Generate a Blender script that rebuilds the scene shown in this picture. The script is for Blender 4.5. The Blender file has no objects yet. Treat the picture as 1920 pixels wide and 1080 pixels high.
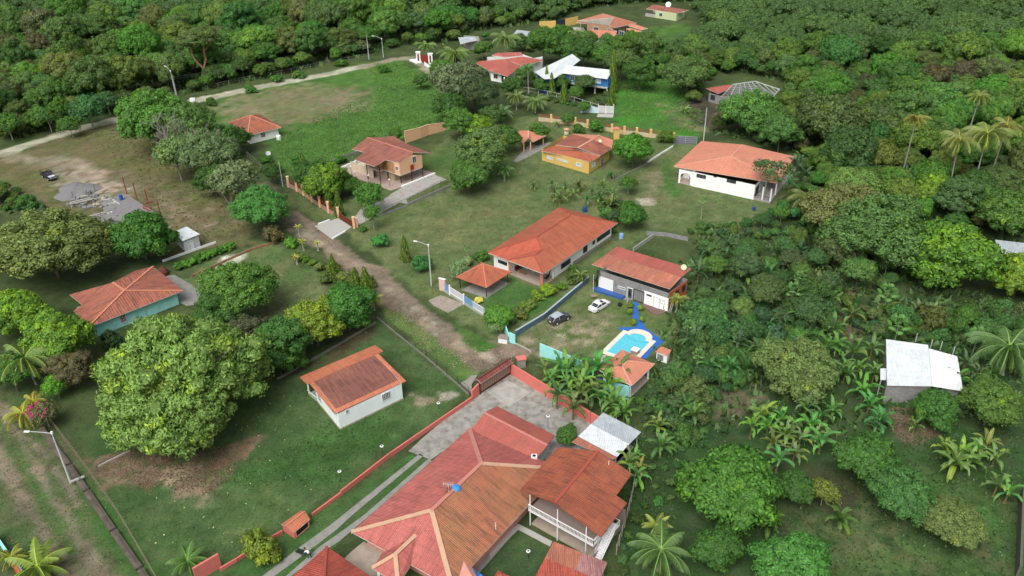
import bpy,math,random
import numpy as np
from mathutils import Vector,Matrix
from mathutils.geometry import tessellate_polygon
SC=bpy.context.scene
COL=SC.collection
R=math.radians
# ------------------------------------------------------------------ camera model
FPX,CAM_H=1600.0,84.0
_d=np.array([55.0,2660.0,FPX]);_d/=np.linalg.norm(_d)
_F=np.array([0,0,1.0])-_d*_d[2];_F/=np.linalg.norm(_F)
_U=-_d
_X=np.cross(_F,_U)
def ray(px,py):
 v=np.array([px-960.0,py-540.0,FPX])
 return Vector((float(v@_X),float(v@_F),float(v@_U)))
def G(px,py,h=0.0):
 """point of the place, at height h, that the photograph shows at px, py"""
 r=ray(px,py)
 return Vector((0,0,CAM_H))+r*((h-CAM_H)/r.z)
def proj(w):
 a=np.asarray(w,float)-np.array([0,0,CAM_H])
 c0,c1,c2=_X[0]*a[...,0]+_F[0]*a[...,1]+_U[0]*a[...,2],_X[1]*a[...,0]+_F[1]*a[...,1]+_U[1]*a[...,2],_X[2]*a[...,0]+_F[2]*a[...,1]+_U[2]*a[...,2]
 c2=np.maximum(c2,1e-3)
 return 960+FPX*c0/c2,540+FPX*c1/c2
def hit(p,A,B):
 """point of the vertical plane through A and B that the photograph shows at pixel p"""
 r=ray(*p)
 n=Vector((-(B.y-A.y),B.x-A.x))
 t=(n.x*A.x+n.y*A.y)/(n.x*r.x+n.y*r.y)
 return Vector((0,0,CAM_H))+r*t
def crop(ox,oy,s):
 return lambda x,y:(ox+x/s,oy+y/s)
c00,c10,c20=crop(0,0,3),crop(640,0,3),crop(1280,0,3)
c01,c11,c21=crop(0,360,3),crop(640,360,3),crop(1280,360,3)
c02,c12,c22=crop(0,720,3),crop(640,720,3),crop(1280,720,3)
cA,cB,cC,cD=crop(640,840,4.5),crop(920,840,4.5),crop(840,640,4.5),crop(520,620,4.909)
cE,cF,cG,cH=crop(820,370,4.694),crop(1080,440,6),crop(980,560,5.4),crop(620,220,6)
cI,cJ,cK,cL=crop(500,300,6.354),crop(960,200,6),crop(1240,240,6),crop(760,60,4.571)
cM,cN,cO,cP=crop(940,0,5.0526),crop(1240,130,6.4),crop(60,290,5.647),crop(120,480,6)
cQ,cR,cS,cT=crop(1620,420,3),crop(0,860,3.4286),crop(1300,700,6),crop(1400,100,3.6)
cU,cV,cW,cX=crop(840,640,7.714),crop(0,720,5.142),crop(200,180,4.5),crop(820,480,6)
cY=crop(540,1000,10.667)
cam=bpy.data.cameras.new("camera")
cam.sensor_width=36.0
cam.lens=36.0*FPX/1920.0
cam.clip_start,cam.clip_end=0.5,6000
camo=bpy.data.objects.new("camera",cam)
COL.objects.link(camo)
_m=Matrix(((_X[0],-_X[1],-_X[2]),(_F[0],-_F[1],-_F[2]),(_U[0],-_U[1],-_U[2])))
camo.matrix_world=Matrix.Translation((0,0,CAM_H))@_m.to_4x4()
SC.camera=camo
# ------------------------------------------------------------------ light: soft, cloudy day
SUN_EL,SUN_AZ=R(54),R(205)
w=bpy.data.worlds.new("World");SC.world=w;w.use_nodes=True
nt=w.node_tree;nt.nodes.clear()
sky=nt.nodes.new('ShaderNodeTexSky');sky.sky_type='NISHITA';sky.sun_disc=False
sky.sun_elevation=SUN_EL;sky.sun_rotation=SUN_AZ;sky.air_density=1.0;sky.dust_density=6.0;sky.ozone_density=1.0
hs=nt.nodes.new('ShaderNodeHueSaturation');hs.inputs['Saturation'].default_value=0.35;hs.inputs['Value'].default_value=1.0
bg=nt.nodes.new('ShaderNodeBackground');bg.inputs['Strength'].default_value=0.15
ou=nt.nodes.new('ShaderNodeOutputWorld')
nt.links.new(sky.outputs[0],hs.inputs['Color']);nt.links.new(hs.outputs[0],bg.inputs[0]);nt.links.new(bg.outputs[0],ou.inputs[0])
sl=bpy.data.lights.new("sun",'SUN');sl.energy=2.25;sl.angle=R(45);sl.color=(1.0,0.96,0.9)
so=bpy.data.objects.new("sun",sl);COL.objects.link(so)
so.rotation_euler=Vector((-math.sin(SUN_AZ)*math.cos(SUN_EL),-math.cos(SUN_AZ)*math.cos(SUN_EL),-math.sin(SUN_EL))).to_track_quat('-Z','Y').to_euler()
SC.view_settings.view_transform='Standard';SC.view_settings.look='None';SC.view_settings.exposure=0
SC.render.engine='CYCLES'
SC.cycles.max_bounces=6;SC.cycles.diffuse_bounces=4;SC.cycles.transmission_bounces=3;SC.cycles.transparent_max_bounces=4
# ------------------------------------------------------------------ materials
_M={}
def newmat(name):
 m=bpy.data.materials.new(name);m.use_nodes=True
 n=m.node_tree;n.nodes.clear()
 b=n.nodes.new('ShaderNodeBsdfPrincipled');o=n.nodes.new('ShaderNodeOutputMaterial')
 n.links.new(b.outputs[0],o.inputs[0])
 return m,n,b,o
class N:
 """small helper for node trees"""
 def __init__(s,n):s.n=n
 def node(s,t,**k):
  x=s.n.nodes.new(t)
  for a,v in k.items():
   if a[0]=='_':
    setattr(x,a[1:],v)
   else:
    x.inputs[a].default_value=v
  return x
 def link(s,a,b):s.n.links.new(a,b)
 def math(s,op,a,b=None,clamp=False):
  x=s.n.nodes.new('ShaderNodeMath');x.operation=op;x.use_clamp=clamp
  for i,v in enumerate((a,b)):
   if v is None:continue
   if isinstance(v,(int,float)):x.inputs[i].default_value=v
   else:s.link(v,x.inputs[i])
  return x.outputs[0]
 def mix(s,f,a,b,mode='MIX'):
  x=s.n.nodes.new('ShaderNodeMix');x.data_type='RGBA';x.blend_type=mode
  for i,v in((0,f),(6,a),(7,b)):
   if isinstance(v,(int,float)):x.inputs[i].default_value=v
   elif isinstance(v,(tuple,list)):x.inputs[i].default_value=(*v[:3],1)
   else:s.link(v,x.inputs[i])
  return x.outputs[2]
 def ramp(s,f,lo,hi):
  x=s.n.nodes.new('ShaderNodeMapRange');x.inputs[1].default_value=lo;x.inputs[2].default_value=hi;x.clamp=True
  s.link(f,x.inputs[0])
  return x.outputs[0]
 def noise(s,vec,scale,detail=3,rough=0.55):
  x=s.n.nodes.new('ShaderNodeTexNoise');x.inputs['Scale'].default_value=scale;x.inputs['Detail'].default_value=detail
  x.inputs['Roughness'].default_value=rough
  if vec is not None:s.link(vec,x.inputs['Vector'])
  return x.outputs[0]
 def scale(s,vec,v):
  x=s.n.nodes.new('ShaderNodeVectorMath');x.operation='MULTIPLY';s.link(vec,x.inputs[0]);x.inputs[1].default_value=v
  return x.outputs[0]
 def bump(s,h,strength,dist,b):
  x=s.n.nodes.new('ShaderNodeBump');x.inputs['Strength'].default_value=strength;x.inputs['Distance'].default_value=dist
  s.link(h,x.inputs['Height']);s.link(x.outputs[0],b.inputs['Normal'])
def plain(name,col,rough=0.7,metal=0.0,var=0.12,scale=1.5,dirt=0.0,dirtcol=(0.1,0.08,0.06)):
 """painted or bare surface with soft blotches; dirt darkens it in patches"""
 key=('p',name)
 if key in _M:return _M[key]
 m,n,b,o=newmat(name);k=N(n)
 geo=k.node('ShaderNodeNewGeometry')
 f=k.noise(geo.outputs['Position'],scale,4)
 c=k.mix(f,tuple(x*(1-var)for x in col),tuple(min(1,x*(1+var))for x in col))
 if dirt:
  g=k.ramp(k.noise(k.scale(geo.outputs['Position'],(1,1,0.35)),0.9,5,0.65),0.45,0.75)
  c=k.mix(k.math('MULTIPLY',g,dirt),c,dirtcol)
 k.link(c,b.inputs['Base Color'])
 b.inputs['Roughness'].default_value=rough;b.inputs['Metallic'].default_value=metal
 b.inputs['Specular IOR Level'].default_value=0.3
 _M[key]=m
 return m
def blocks(name,col,mortar,sx=0.4,sy=0.2,stain=0.3):
 key=('b',name)
 if key in _M:return _M[key]
 m,n,b,o=newmat(name);k=N(n)
 uv=k.node('ShaderNodeTexCoord')
 br=k.node('ShaderNodeTexBrick');k.link(uv.outputs['UV'],br.inputs['Vector'])
 br.inputs['Scale'].default_value=1.0;br.inputs['Brick Width'].default_value=sx;br.inputs['Row Height'].default_value=sy
 br.inputs['Mortar Size'].default_value=0.02
 br.inputs['Color1'].default_value=(*[x*.85 for x in col],1);br.inputs['Color2'].default_value=(*[x*1.15 for x in col],1)
 br.inputs['Mortar'].default_value=(*mortar,1)
 g=k.ramp(k.noise(uv.outputs['UV'],0.7,5,.65),0.45,0.75)
 c=k.mix(k.math('MULTIPLY',g,stain),br.outputs[0],(0.05,0.045,0.035))
 k.link(c,b.inputs['Base Color']);b.inputs['Roughness'].default_value=.9
 b.inputs['Specular IOR Level'].default_value=0.2
 _M[key]=m
 return m
def roofmat(name,c1,c2,stain=(0.06,0.03,0.025),st=0.5,pitch=0.25,rib=0.35,patch=0.25,rough=0.75,metal=0.0,seed=0.0,lap=1.2):
 """ribbed sheet roof: UV u runs along the eave and v up the slope, in metres"""
 key=('r',name)
 if key in _M:return _M[key]
 m,n,b,o=newmat(name);k=N(n)
 tc=k.node('ShaderNodeTexCoord');uv=tc.outputs['UV']
 sep=k.node('ShaderNodeSeparateXYZ');k.link(uv,sep.inputs[0])
 u,v=sep.outputs[0],sep.outputs[1]
 ad=k.node('ShaderNodeVectorMath',_operation='ADD');k.link(uv,ad.inputs[0]);ad.inputs[1].default_value=(seed,seed*1.7,seed)
 uvs=ad.outputs[0]
 cu=k.math('FLOOR',k.math('DIVIDE',u,0.95));cv=k.math('FLOOR',k.math('DIVIDE',v,2.6))
 cb=k.node('ShaderNodeCombineXYZ');k.link(cu,cb.inputs[0]);k.link(cv,cb.inputs[1]);cb.inputs[2].default_value=seed
 wn=k.node('ShaderNodeTexWhiteNoise');k.link(cb.outputs[0],wn.inputs[0])
 big=k.noise(uvs,0.16,4,0.6)
 c=k.mix(k.ramp(big,0.35,0.65),c1,c2)
 c=k.mix(k.math('MULTIPLY',wn.outputs[0],patch),c,tuple(x*0.6 for x in c2))
 s1=k.ramp(k.noise(k.scale(uvs,(2.2,0.28,1)),1.2,5,.65),0.46,0.7)
 c=k.mix(k.math('MULTIPLY',s1,min(.9,st*1.25)),c,stain)
 c=k.mix(k.math('MULTIPLY',k.ramp(k.noise(uvs,.45,5,.7),.5,.72),.35),c,tuple(x*.5+.05 for x in c2))
 s2=k.ramp(k.noise(k.scale(uvs,(3.5,0.8,1)),1.6,3,.6),0.62,0.85)
 c=k.mix(k.math('MULTIPLY',s2,0.35),c,tuple(min(1,x*1.6+.05)for x in c1))
 sp=k.ramp(k.noise(uvs,7.0,3,.7),0.35,0.7)
 c=k.mix(0.28,c,k.mix(sp,(0.35,0.35,0.35),(1.3,1.3,1.3)),'MULTIPLY')
 w1=k.math('SINE',k.math('MULTIPLY',u,2*math.pi/pitch))
 w2=k.ramp(w1,-1.0,1.0)
 c=k.mix(k.math('MULTIPLY',k.ramp(k.noise(uvs,.9,4,.7),.3,.7),rib*1.5),c,k.mix(w2,(0.38,0.36,0.36),(1.2,1.2,1.2)),'MULTIPLY')
 lp=k.math('FRACT',k.math('DIVIDE',v,lap))
 c=k.mix(k.math('MULTIPLY',k.ramp(lp,0.1,0.0),0.35),c,stain)
 k.link(c,b.inputs['Base Color']);b.inputs['Roughness'].default_value=rough;b.inputs['Metallic'].default_value=metal
 b.inputs['Specular IOR Level'].default_value=0.35
 k.bump(w1,0.6,0.04,b)
 _M[key]=m
 return m
def leafmat(name,trans=0.25,rough=0.55):
 """foliage: the object's own colour, varied by the 'tone' of each leaf; 'flush' marks yellow-green young leaves"""
 key=('l',name)
 if key in _M:return _M[key]
 m,n,b,o=newmat(name);k=N(n)
 oi=k.node('ShaderNodeObjectInfo')
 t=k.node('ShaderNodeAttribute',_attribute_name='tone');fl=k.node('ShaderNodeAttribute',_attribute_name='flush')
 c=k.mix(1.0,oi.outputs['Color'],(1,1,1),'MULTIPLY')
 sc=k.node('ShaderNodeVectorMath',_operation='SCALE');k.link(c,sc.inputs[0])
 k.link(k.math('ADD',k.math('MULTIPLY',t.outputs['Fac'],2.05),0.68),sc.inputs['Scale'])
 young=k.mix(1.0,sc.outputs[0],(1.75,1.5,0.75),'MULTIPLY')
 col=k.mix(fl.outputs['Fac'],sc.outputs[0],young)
 k.link(col,b.inputs['Base Color'])
 b.inputs['Roughness'].default_value=rough;b.inputs['Specular IOR Level'].default_value=0.25
 tr=k.node('ShaderNodeBsdfTranslucent');k.link(k.mix(1.0,col,(1.2,1.3,0.6),'MULTIPLY'),tr.inputs[0])
 ms=k.node('ShaderNodeMixShader');ms.inputs[0].default_value=trans
 k.link(b.outputs[0],ms.inputs[1]);k.link(tr.outputs[0],ms.inputs[2]);k.link(ms.outputs[0],o.inputs[0])
 _M[key]=m
 return m
def glass(name='dark_window_glass',col=(0.02,0.025,0.03)):
 key=('g',name)
 if key in _M:return _M[key]
 m,n,b,o=newmat(name)
 k=N(n);geo=k.node('ShaderNodeNewGeometry');k.link(k.mix(k.ramp(k.noise(geo.outputs['Position'],1.3,3),.35,.7),col,tuple(min(1,c*2.6+.03)for c in col)),b.inputs['Base Color']);b.inputs['Roughness'].default_value=0.12
 b.inputs['Specular IOR Level'].default_value=0.5
 _M[key]=m
 return m
 # ------------------------------------------------------------------ mesh building
class MB:
 def __init__(s):s.v=[];s.f=[];s.uv=[];s.mi=[]
 def face(s,pts,mi=0,uv=None):
  i=len(s.v);s.v+=[tuple(p)for p in pts];s.f.append(tuple(range(i,i+len(pts))));s.mi.append(mi)
  if uv is None:
   P=[Vector(p)for p in pts];n=Vector((0,0,0))
   for a in range(len(P)):n+=P[a].cross(P[(a+1)%len(P)])
   if n.length<1e-9:n=Vector((0,0,1))
   n.normalize()
   if n.z<-.01:n=-n
   u=Vector((0,0,1)).cross(n)
   u=Vector((1,0,0))if u.length<0.03 else u.normalized()
   v=n.cross(u)
   if v.z<0:v=-v
   uv=[(p.dot(u),p.dot(v))for p in P]
  s.uv.append(uv)
 def prism(s,base,z0,z1,mi=0,top=True,bot=False):
  """base: list of (x,y); z may be number"""
  n=len(base)
  a=sum(base[i][0]*base[(i+1)%n][1]-base[(i+1)%n][0]*base[i][1]for i in range(n))
  if a<0:base=base[::-1]
  for i in range(n):
   p,q=base[i],base[(i+1)%n]
   s.face([(p[0],p[1],z0),(q[0],q[1],z0),(q[0],q[1],z1),(p[0],p[1],z1)],mi)
  if top:s.face([(p[0],p[1],z1)for p in base],mi)
  if bot:s.face([(p[0],p[1],z0)for p in base[::-1]],mi)
 def box(s,c,ax,ay,az,mi=0):
  """c centre; ax ay az half-vectors"""
  c,ax,ay,az=Vector(c),Vector(ax),Vector(ay),Vector(az)
  for a,b_,d in((ax,ay,az),(ay,az,ax),(az,ax,ay)):
   for sg in(1,-1):
    q=[c+d*sg+a*i+b_*j for i,j in((-1,-1),(1,-1),(1,1),(-1,1))]
    s.face(q if sg>0 else q[::-1],mi)
 def bar(s,p,q,r,mi=0,r2=None):
  """square bar from p to q"""
  p,q=Vector(p),Vector(q);d=(q-p)
  if d.length<1e-6:return
  r2=r if r2 is None else r2
  up=Vector((0,0,1))if abs(d.normalized().z)<.9 else Vector((1,0,0))
  a=d.cross(up).normalized();b_=d.cross(a).normalized()
  A=[p+a*i*r+b_*j*r for i,j in((-1,-1),(1,-1),(1,1),(-1,1))]
  B=[q+a*i*r2+b_*j*r2 for i,j in((-1,-1),(1,-1),(1,1),(-1,1))]
  for i in range(4):s.face([A[i],A[(i+1)%4],B[(i+1)%4],B[i]],mi)
  s.face(A[::-1],mi);s.face(B,mi)
 def tube(s,pts,rad,seg=6,mi=0,cap=True):
  pts=[Vector(p)for p in pts]
  if isinstance(rad,(int,float)):rad=[rad]*len(pts)
  rings=[]
  for i,p in enumerate(pts):
   d=(pts[min(i+1,len(pts)-1)]-pts[max(i-1,0)]).normalized()
   up=Vector((0,0,1))if abs(d.z)<.9 else Vector((1,0,0))
   a=d.cross(up).normalized();b_=d.cross(a)
   rings.append([p+(a*math.cos(t*2*math.pi/seg)+b_*math.sin(t*2*math.pi/seg))*rad[i]for t in range(seg)])
  for i in range(len(rings)-1):
   for t in range(seg):
    s.face([rings[i][t],rings[i+1][t],rings[i+1][(t+1)%seg],rings[i][(t+1)%seg]],mi,[(0,0)]*4)
  if cap:
   s.face(rings[-1][::-1],mi);s.face(rings[0],mi)
 def lathe(s,c,prof,seg=12,mi=0):
  """prof: list of (r, z)"""
  c=Vector(c);rg=[[c+Vector((r*math.cos(2*math.pi*t/seg),r*math.sin(2*math.pi*t/seg),z))for t in range(seg)]for r,z in prof]
  for i in range(len(rg)-1):
   for t in range(seg):
    s.face([rg[i][t],rg[i][(t+1)%seg],rg[i+1][(t+1)%seg],rg[i+1][t]],mi,[(0,0)]*4)
  if prof[-1][0]>1e-3:s.face(rg[-1],mi)
 def mesh(s,name,mats,org=(0,0,0),smooth=False):
  me=bpy.data.meshes.new(name);o=Vector(org)
  me.from_pydata([tuple(Vector(v)-o)for v in s.v],[],s.f)
  uvl=me.uv_layers.new(name="UVMap")
  flat=[c for f in s.uv for t in f for c in t]
  uvl.data.foreach_set('uv',flat)
  for m in(mats if isinstance(mats,(list,tuple))else[mats]):me.materials.append(m)
  me.polygons.foreach_set('material_index',s.mi)
  if smooth:me.polygons.foreach_set('use_smooth',[True]*len(s.f))
  me.update()
  return me
 def build(s,name,mats,parent=None,label=None,smooth=False,weld=False):
  org=parent.get('_org',(0,0,0))if parent is not None else(0,0,0)
  me=s.mesh(name,mats,org,smooth)
  if weld:
   import bmesh
   bm=bmesh.new();bm.from_mesh(me);bmesh.ops.remove_doubles(bm,verts=bm.verts,dist=1e-4);bm.to_mesh(me);bm.free()
  o=bpy.data.objects.new(name,me);COL.objects.link(o)
  if parent is not None:o.parent=parent
  if label:o['label']=label
  return o
_roots=[]
def thing(name,label,cat,loc=(0,0,0),group=None,kind=None):
 o=bpy.data.objects.new(name,None);COL.objects.link(o);o.empty_display_size=.5
 o.location=loc;o['label']=label;o['category']=cat
 o['_org']=(float(loc[0]),float(loc[1]),float(loc[2]))
 if group:o['group']=group
 if kind:o['kind']=kind
 _roots.append(o)
 return o
def tag(o,label,cat,group=None,kind=None):
 o['label']=label;o['category']=cat
 if group:o['group']=group
 if kind:o['kind']=kind
 return o
def sub(part,root):
 """lets a part take sub-parts that are given in world coordinates"""
 part['_org']=tuple(root['_org'])
 return part
def copy_tree(o,parent=None):
 c=o.copy();COL.objects.link(c)
 if parent is not None:c.parent=parent
 for ch in list(o.children):copy_tree(ch,c)
 return c
def V2(p):return Vector((p[0],p[1]))
def inset(poly,d):
 """move every edge of a polygon (list of Vectors) inward by d"""
 P=[V2(p)for p in poly];n=len(P)
 a=sum(P[i].x*P[(i+1)%n].y-P[(i+1)%n].x*P[i].y for i in range(n))
 sg=1 if a>0 else-1
 out=[]
 dd=d if isinstance(d,(list,tuple))else[d]*n
 for i in range(n):
  e0=(P[i]-P[i-1]).normalized();e1=(P[(i+1)%n]-P[i]).normalized()
  n0=Vector((-e0.y,e0.x))*sg;n1=Vector((-e1.y,e1.x))*sg
  A=P[i]+n0*dd[i-1];B=P[i]+n1*dd[i]
  den=e0.x*e1.y-e0.y*e1.x
  if abs(den)<1e-4:out.append(A);continue
  t=((B.x-A.x)*e1.y-(B.y-A.y)*e1.x)/den
  out.append(A+e0*t)
 return out
M_white=plain('white_painted_wall',(0.87,0.88,0.87),.8,dirt=.15,dirtcol=(.3,.27,.22))
M_fascia=plain('cream_fascia',(0.62,0.56,0.5),.7,dirt=.3)
M_dark=plain('dark_void',(0.012,0.012,0.012),.9)
M_frame=plain('white_window_frame',(0.6,0.62,0.63),.6)
M_black=plain('black_metal',(0.02,0.02,0.022),.5)
M_conc=plain('weathered_concrete',(0.25,0.25,0.23),.9,var=.25,scale=.7,dirt=.5,dirtcol=(.1,.1,.085))
M_concl=plain('pale_concrete',(0.38,0.38,0.35),.9,var=.2,scale=.9,dirt=.4,dirtcol=(.2,.2,.17))
M_tile=plain('beige_floor_tile',(0.36,0.3,0.25),.6,var=.15,scale=1.2,dirt=.3)
M_pole=plain('galvanised_pole',(0.5,0.51,0.52),.5,var=.1)
M_whitep=plain('white_enamel',(0.75,0.76,0.77),.4,var=.04)
class House:
 def __init__(s,name,label,cat,at,group=None):
  s.root=thing(name,label,cat,(at[0],at[1],0),group)
 def roof(s,V,faces,mat,t=0.14,fascia=None,name='roof',label=None,mats=None,parent=None):
  """V: list of Vectors; faces: lists of indices seen from above; mats: one material slot per face"""
  mb=MB();ms=[mat]if not mats else list(mats)
  edges={}
  fi=len(ms)
  for k,f in enumerate(faces):
   slot=0
   if isinstance(f,tuple)and isinstance(f[0],(list,tuple)):f,slot=f
   P=[V[i]for i in f]
   n=Vector((0,0,0))
   for a in range(len(P)):n+=P[a].cross(P[(a+1)%len(P)])
   if n.z<0:f=f[::-1];P=P[::-1]
   n.normalize();uu=Vector((0,0,1)).cross(n);uu=Vector((1,0,0))if uu.length<.03 else uu.normalized();vv=n.cross(uu)if n.z>=0 else-n.cross(uu)
   tris=[(0,1,2)]if len(P)==3 else tessellate_polygon([[Vector((q.dot(uu),q.dot(vv),0))for q in P]])
   for tr in tris:
    T=[P[i]for i in tr]
    if(T[1]-T[0]).cross(T[2]-T[0]).dot(n)<0:T=T[::-1]
    mb.face(T,slot,[(q.dot(uu),q.dot(vv))for q in T])
    mb.face([q-Vector((0,0,t))for q in T[::-1]],fi)
   for a in range(len(f)):
    e=(f[a],f[(a+1)%len(f)])
    if(e[1],e[0])in edges:del edges[(e[1],e[0])]
    else:edges[e]=1
  for a,b_ in edges:
   d=Vector((0,0,t))
   mb.face([V[a]-d,V[b_]-d,V[b_],V[a]],fi)
  return mb.build(name,ms+[fascia or M_fascia],parent or s.root,label)
 def caps(s,V,edges,mat,w=0.16,h=0.07,name='ridge_cap',label=None):
  for a,b_ in edges:
   mb=MB();A,B=V[a],V[b_]
   d=(B-A).normalized();side=d.cross(Vector((0,0,1))).normalized();up=side.cross(d)
   mb.box((A+B)/2+up*(h*.5),(B-A)*.5,side*w,up*h)
   mb.build(name,mat,s.root,label)
 def walls(s,poly,h,mat,z0=0.0,name='wall',gables=(),top=False,plinth=None,label=None):
  """poly in world xy; gables: list of (edge index, apex Vector)"""
  mb=MB();P=[V2(p)for p in poly];n=len(P)
  for i in range(n):
   p,q=P[i],P[(i+1)%n];L=(q-p).length
   mb.face([(p.x,p.y,z0),(q.x,q.y,z0),(q.x,q.y,h),(p.x,p.y,h)],0,[(0,z0),(L,z0),(L,h),(0,h)])
  for i,ap in gables:
   p,q=P[i],P[(i+1)%n]
   mb.face([(p.x,p.y,h),(q.x,q.y,h),tuple(ap)],0)
  if top:mb.face([(p.x,p.y,h)for p in P],0)
  o=mb.build(name,mat,s.root,label)
  if plinth:
   pm,ph,off=plinth
   m2=MB();Q=inset(P,-off)
   m2.prism([(q.x,q.y)for q in Q],z0,z0+ph,0,True)
   m2.build('plinth',pm,s.root)
  return o
 def opening(s,A,B,pa,pb,kind='window',frame=None,pane=None,bars=(2,1),depth=0.05,name=None,ledge=False,label=None):
  """opening on the wall through A and B, between photo pixels pa and pb (two opposite corners)"""
  A=Vector((A[0],A[1],0));B=Vector((B[0],B[1],0))
  p,q=hit(pa,A,B),hit(pb,A,B)
  s.opening_at(A,B,(p-A).dot((B-A).normalized())if True else 0,(q-A).dot((B-A).normalized()),p.z,q.z,kind,frame,pane,bars,depth,name,label)
 def opening_at(s,A,B,t0,t1,z0,z1,kind='window',frame=None,pane=None,bars=(2,1),depth=0.05,name=None,label=None):
  A=Vector((A[0],A[1],0));B=Vector((B[0],B[1],0))
  if t0>t1:t0,t1=t1,t0
  if z0>z1:z0,z1=z1,z0
  u=(B-A);u.z=0;u.normalize()
  n=Vector((u.y,-u.x,0))
  mid=A+u*(t0+t1)/2
  if n.dot(-Vector((mid.x,mid.y,0)))<0:n=-n
  c=mid+Vector((0,0,(z0+z1)/2))
  hw,hh=(t1-t0)/2,(z1-z0)/2
  fr=frame or M_frame
  mb=MB();e=0.06
  for sx in(-1,1):mb.box(c+u*sx*(hw+e*.0)+n*depth*.5,u*e,n*depth,Vector((0,0,hh+e)))
  for sz in(-1,1):mb.box(c+Vector((0,0,sz*hh))+n*depth*.5,u*(hw-e),n*depth,Vector((0,0,e)))
  bx,bz=bars
  for i in range(1,bx):mb.box(c+u*(-hw+2*hw*i/bx)+n*depth*.5,u*.025,n*.03,Vector((0,0,hh-e)))
  for i in range(1,bz):mb.box(c+Vector((0,0,-hh+2*hh*i/bz))+n*depth*.5,u*(hw-e),n*.025,Vector((0,0,.02)))
  o=mb.build(name or kind,fr,s.root,label);sub(o,s.root)
  pm=MB()
  P=[c+u*i*hw+Vector((0,0,j*hh))+n*0.012 for i,j in((-1,-1),(1,-1),(1,1),(-1,1))]
  pm.face(P)
  pm.build('pane' if kind=='window' else 'door_panel',pane or glass(),o)
  return o
 def post(s,p,z0,z1,r,mat,name='post',round_=False,label=None):
  mb=MB()
  if round_:mb.tube([(p[0],p[1],z0),(p[0],p[1],z1)],r,8)
  else:mb.box((p[0],p[1],(z0+z1)/2),(r,0,0),(0,r,0),(0,0,(z1-z0)/2))
  return mb.build(name,mat,s.root,label)
 def slab(s,poly,z0,z1,mat,name='floor_slab',label=None):
  mb=MB();mb.prism([(p[0],p[1])for p in poly],z0,z1,0,True)
  return mb.build(name,mat,s.root,label)
def mid(a,b):return(a+b)/2
def lerp(a,b,t):return a+(b-a)*t
# ------------------------------------------------------------------ the ground
rng=np.random.default_rng(7)
def vnoise(x,y,s,seed=0,oct=4):
 """smooth value noise in 0..1 at feature size s metres"""
 out=np.zeros_like(x);amp=1.0;tot=0.0
 for o in range(oct):
  rs=np.random.default_rng(seed*31+o);T=rs.random((256,256))
  X=x/s+1000.3*(o+1);Y=y/s+733.7*(o+1)
  xi=np.floor(X).astype(int);yi=np.floor(Y).astype(int);fx=X-xi;fy=Y-yi
  fx=fx*fx*(3-2*fx);fy=fy*fy*(3-2*fy)
  a=T[xi&255,yi&255];b=T[(xi+1)&255,yi&255];c=T[xi&255,(yi+1)&255];d=T[(xi+1)&255,(yi+1)&255]
  out+=amp*((a*(1-fx)+b*fx)*(1-fy)+(c*(1-fx)+d*fx)*fy);tot+=amp
  amp*=.55;s=s/2.1
 return out/tot
def poly_sd(x,y,P):
 """signed distance to a polygon, positive inside"""
 d=np.full(x.shape,1e9);ins=np.zeros(x.shape,bool);n=len(P)
 for i in range(n):
  ax,ay=P[i];bx,by=P[(i+1)%n]
  ex,ey=bx-ax,by-ay;wx,wy=x-ax,y-ay
  t=np.clip((wx*ex+wy*ey)/(ex*ex+ey*ey+1e-9),0,1)
  d=np.minimum(d,(wx-ex*t)**2+(wy-ey*t)**2)
  c=((ay>y)!=(by>y))&(x<(bx-ax)*(y-ay)/(by-ay+1e-12)+ax)
  ins^=c
 d=np.sqrt(d)
 return np.where(ins,d,-d)
def line_sd(x,y,P,w):
 d=np.full(x.shape,1e9)
 for i in range(len(P)-1):
  ax,ay=P[i];bx,by=P[i+1]
  ex,ey=bx-ax,by-ay;wx,wy=x-ax,y-ay
  t=np.clip((wx*ex+wy*ey)/(ex*ex+ey*ey+1e-9),0,1)
  d=np.minimum(d,(wx-ex*t)**2+(wy-ey*t)**2)
 return w/2-np.sqrt(d)
def g2(pts):return[tuple(G(*p))[:2]for p in pts]
LAWN=(.066,.108,.034);LAWN2=(.100,.122,.054)
ROAD=(.200,.150,.122);ROAD2=(.140,.106,.086)
L=[]
def lay(cls,pts,w,c1,c2,soft=1.0,nz=1.5,op=1.0,patch=0.0,ns=3.0):
 L.append((cls,g2(pts),w,c1,c2,soft,nz,op,patch,ns))
lay('grass_field',[(380,190),(500,160),(620,135),(740,112),(830,160),(880,225),(860,240),(740,262),(680,262),(640,300),(560,335),(520,320),(500,270),(430,262),(390,225)],0,(.060,.128,.030),(.048,.098,.026),3,4,1)
lay('grass_field',[(385,200),(460,178),(560,158),(660,170),(690,195),(600,215),(500,225),(420,228)],0,(.175,.15,.10),(.13,.135,.07),6,8,.9,.2)
lay('grass_field',[(430,215),(520,170),(640,160),(700,175),(690,205),(600,225),(520,240)],0,(.165,.135,.095),(.12,.12,.06),4,8,.8,.2)
lay('grass_field',[(640,120),(750,118),(790,150),(700,160)],0,(.07,.15,.03),(.10,.13,.05),5,6,.6)
lay('grass_field',[(1160,150),(1230,120),(1290,150),(1290,200),(1330,215),(1300,262),(1150,235),(1150,200)],0,(.05,.15,.022),(.05,.11,.03),3,4,1)
lay('grass_field',[(1190,55),(1290,45),(1300,72),(1200,80)],0,(.06,.12,.025),(.05,.09,.03),3,4,1)
lay('grass_field',[(1490,135),(1500,120),(1530,150),(1500,175),(1470,170)],0,(.22,.16,.12),(.14,.12,.08),3,4,.8)
lay('grass_field',[(1230,195),(1290,205),(1320,245),(1265,235)],0,(.20,.15,.10),(.10,.10,.06),2,3,.8,.3)
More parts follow.
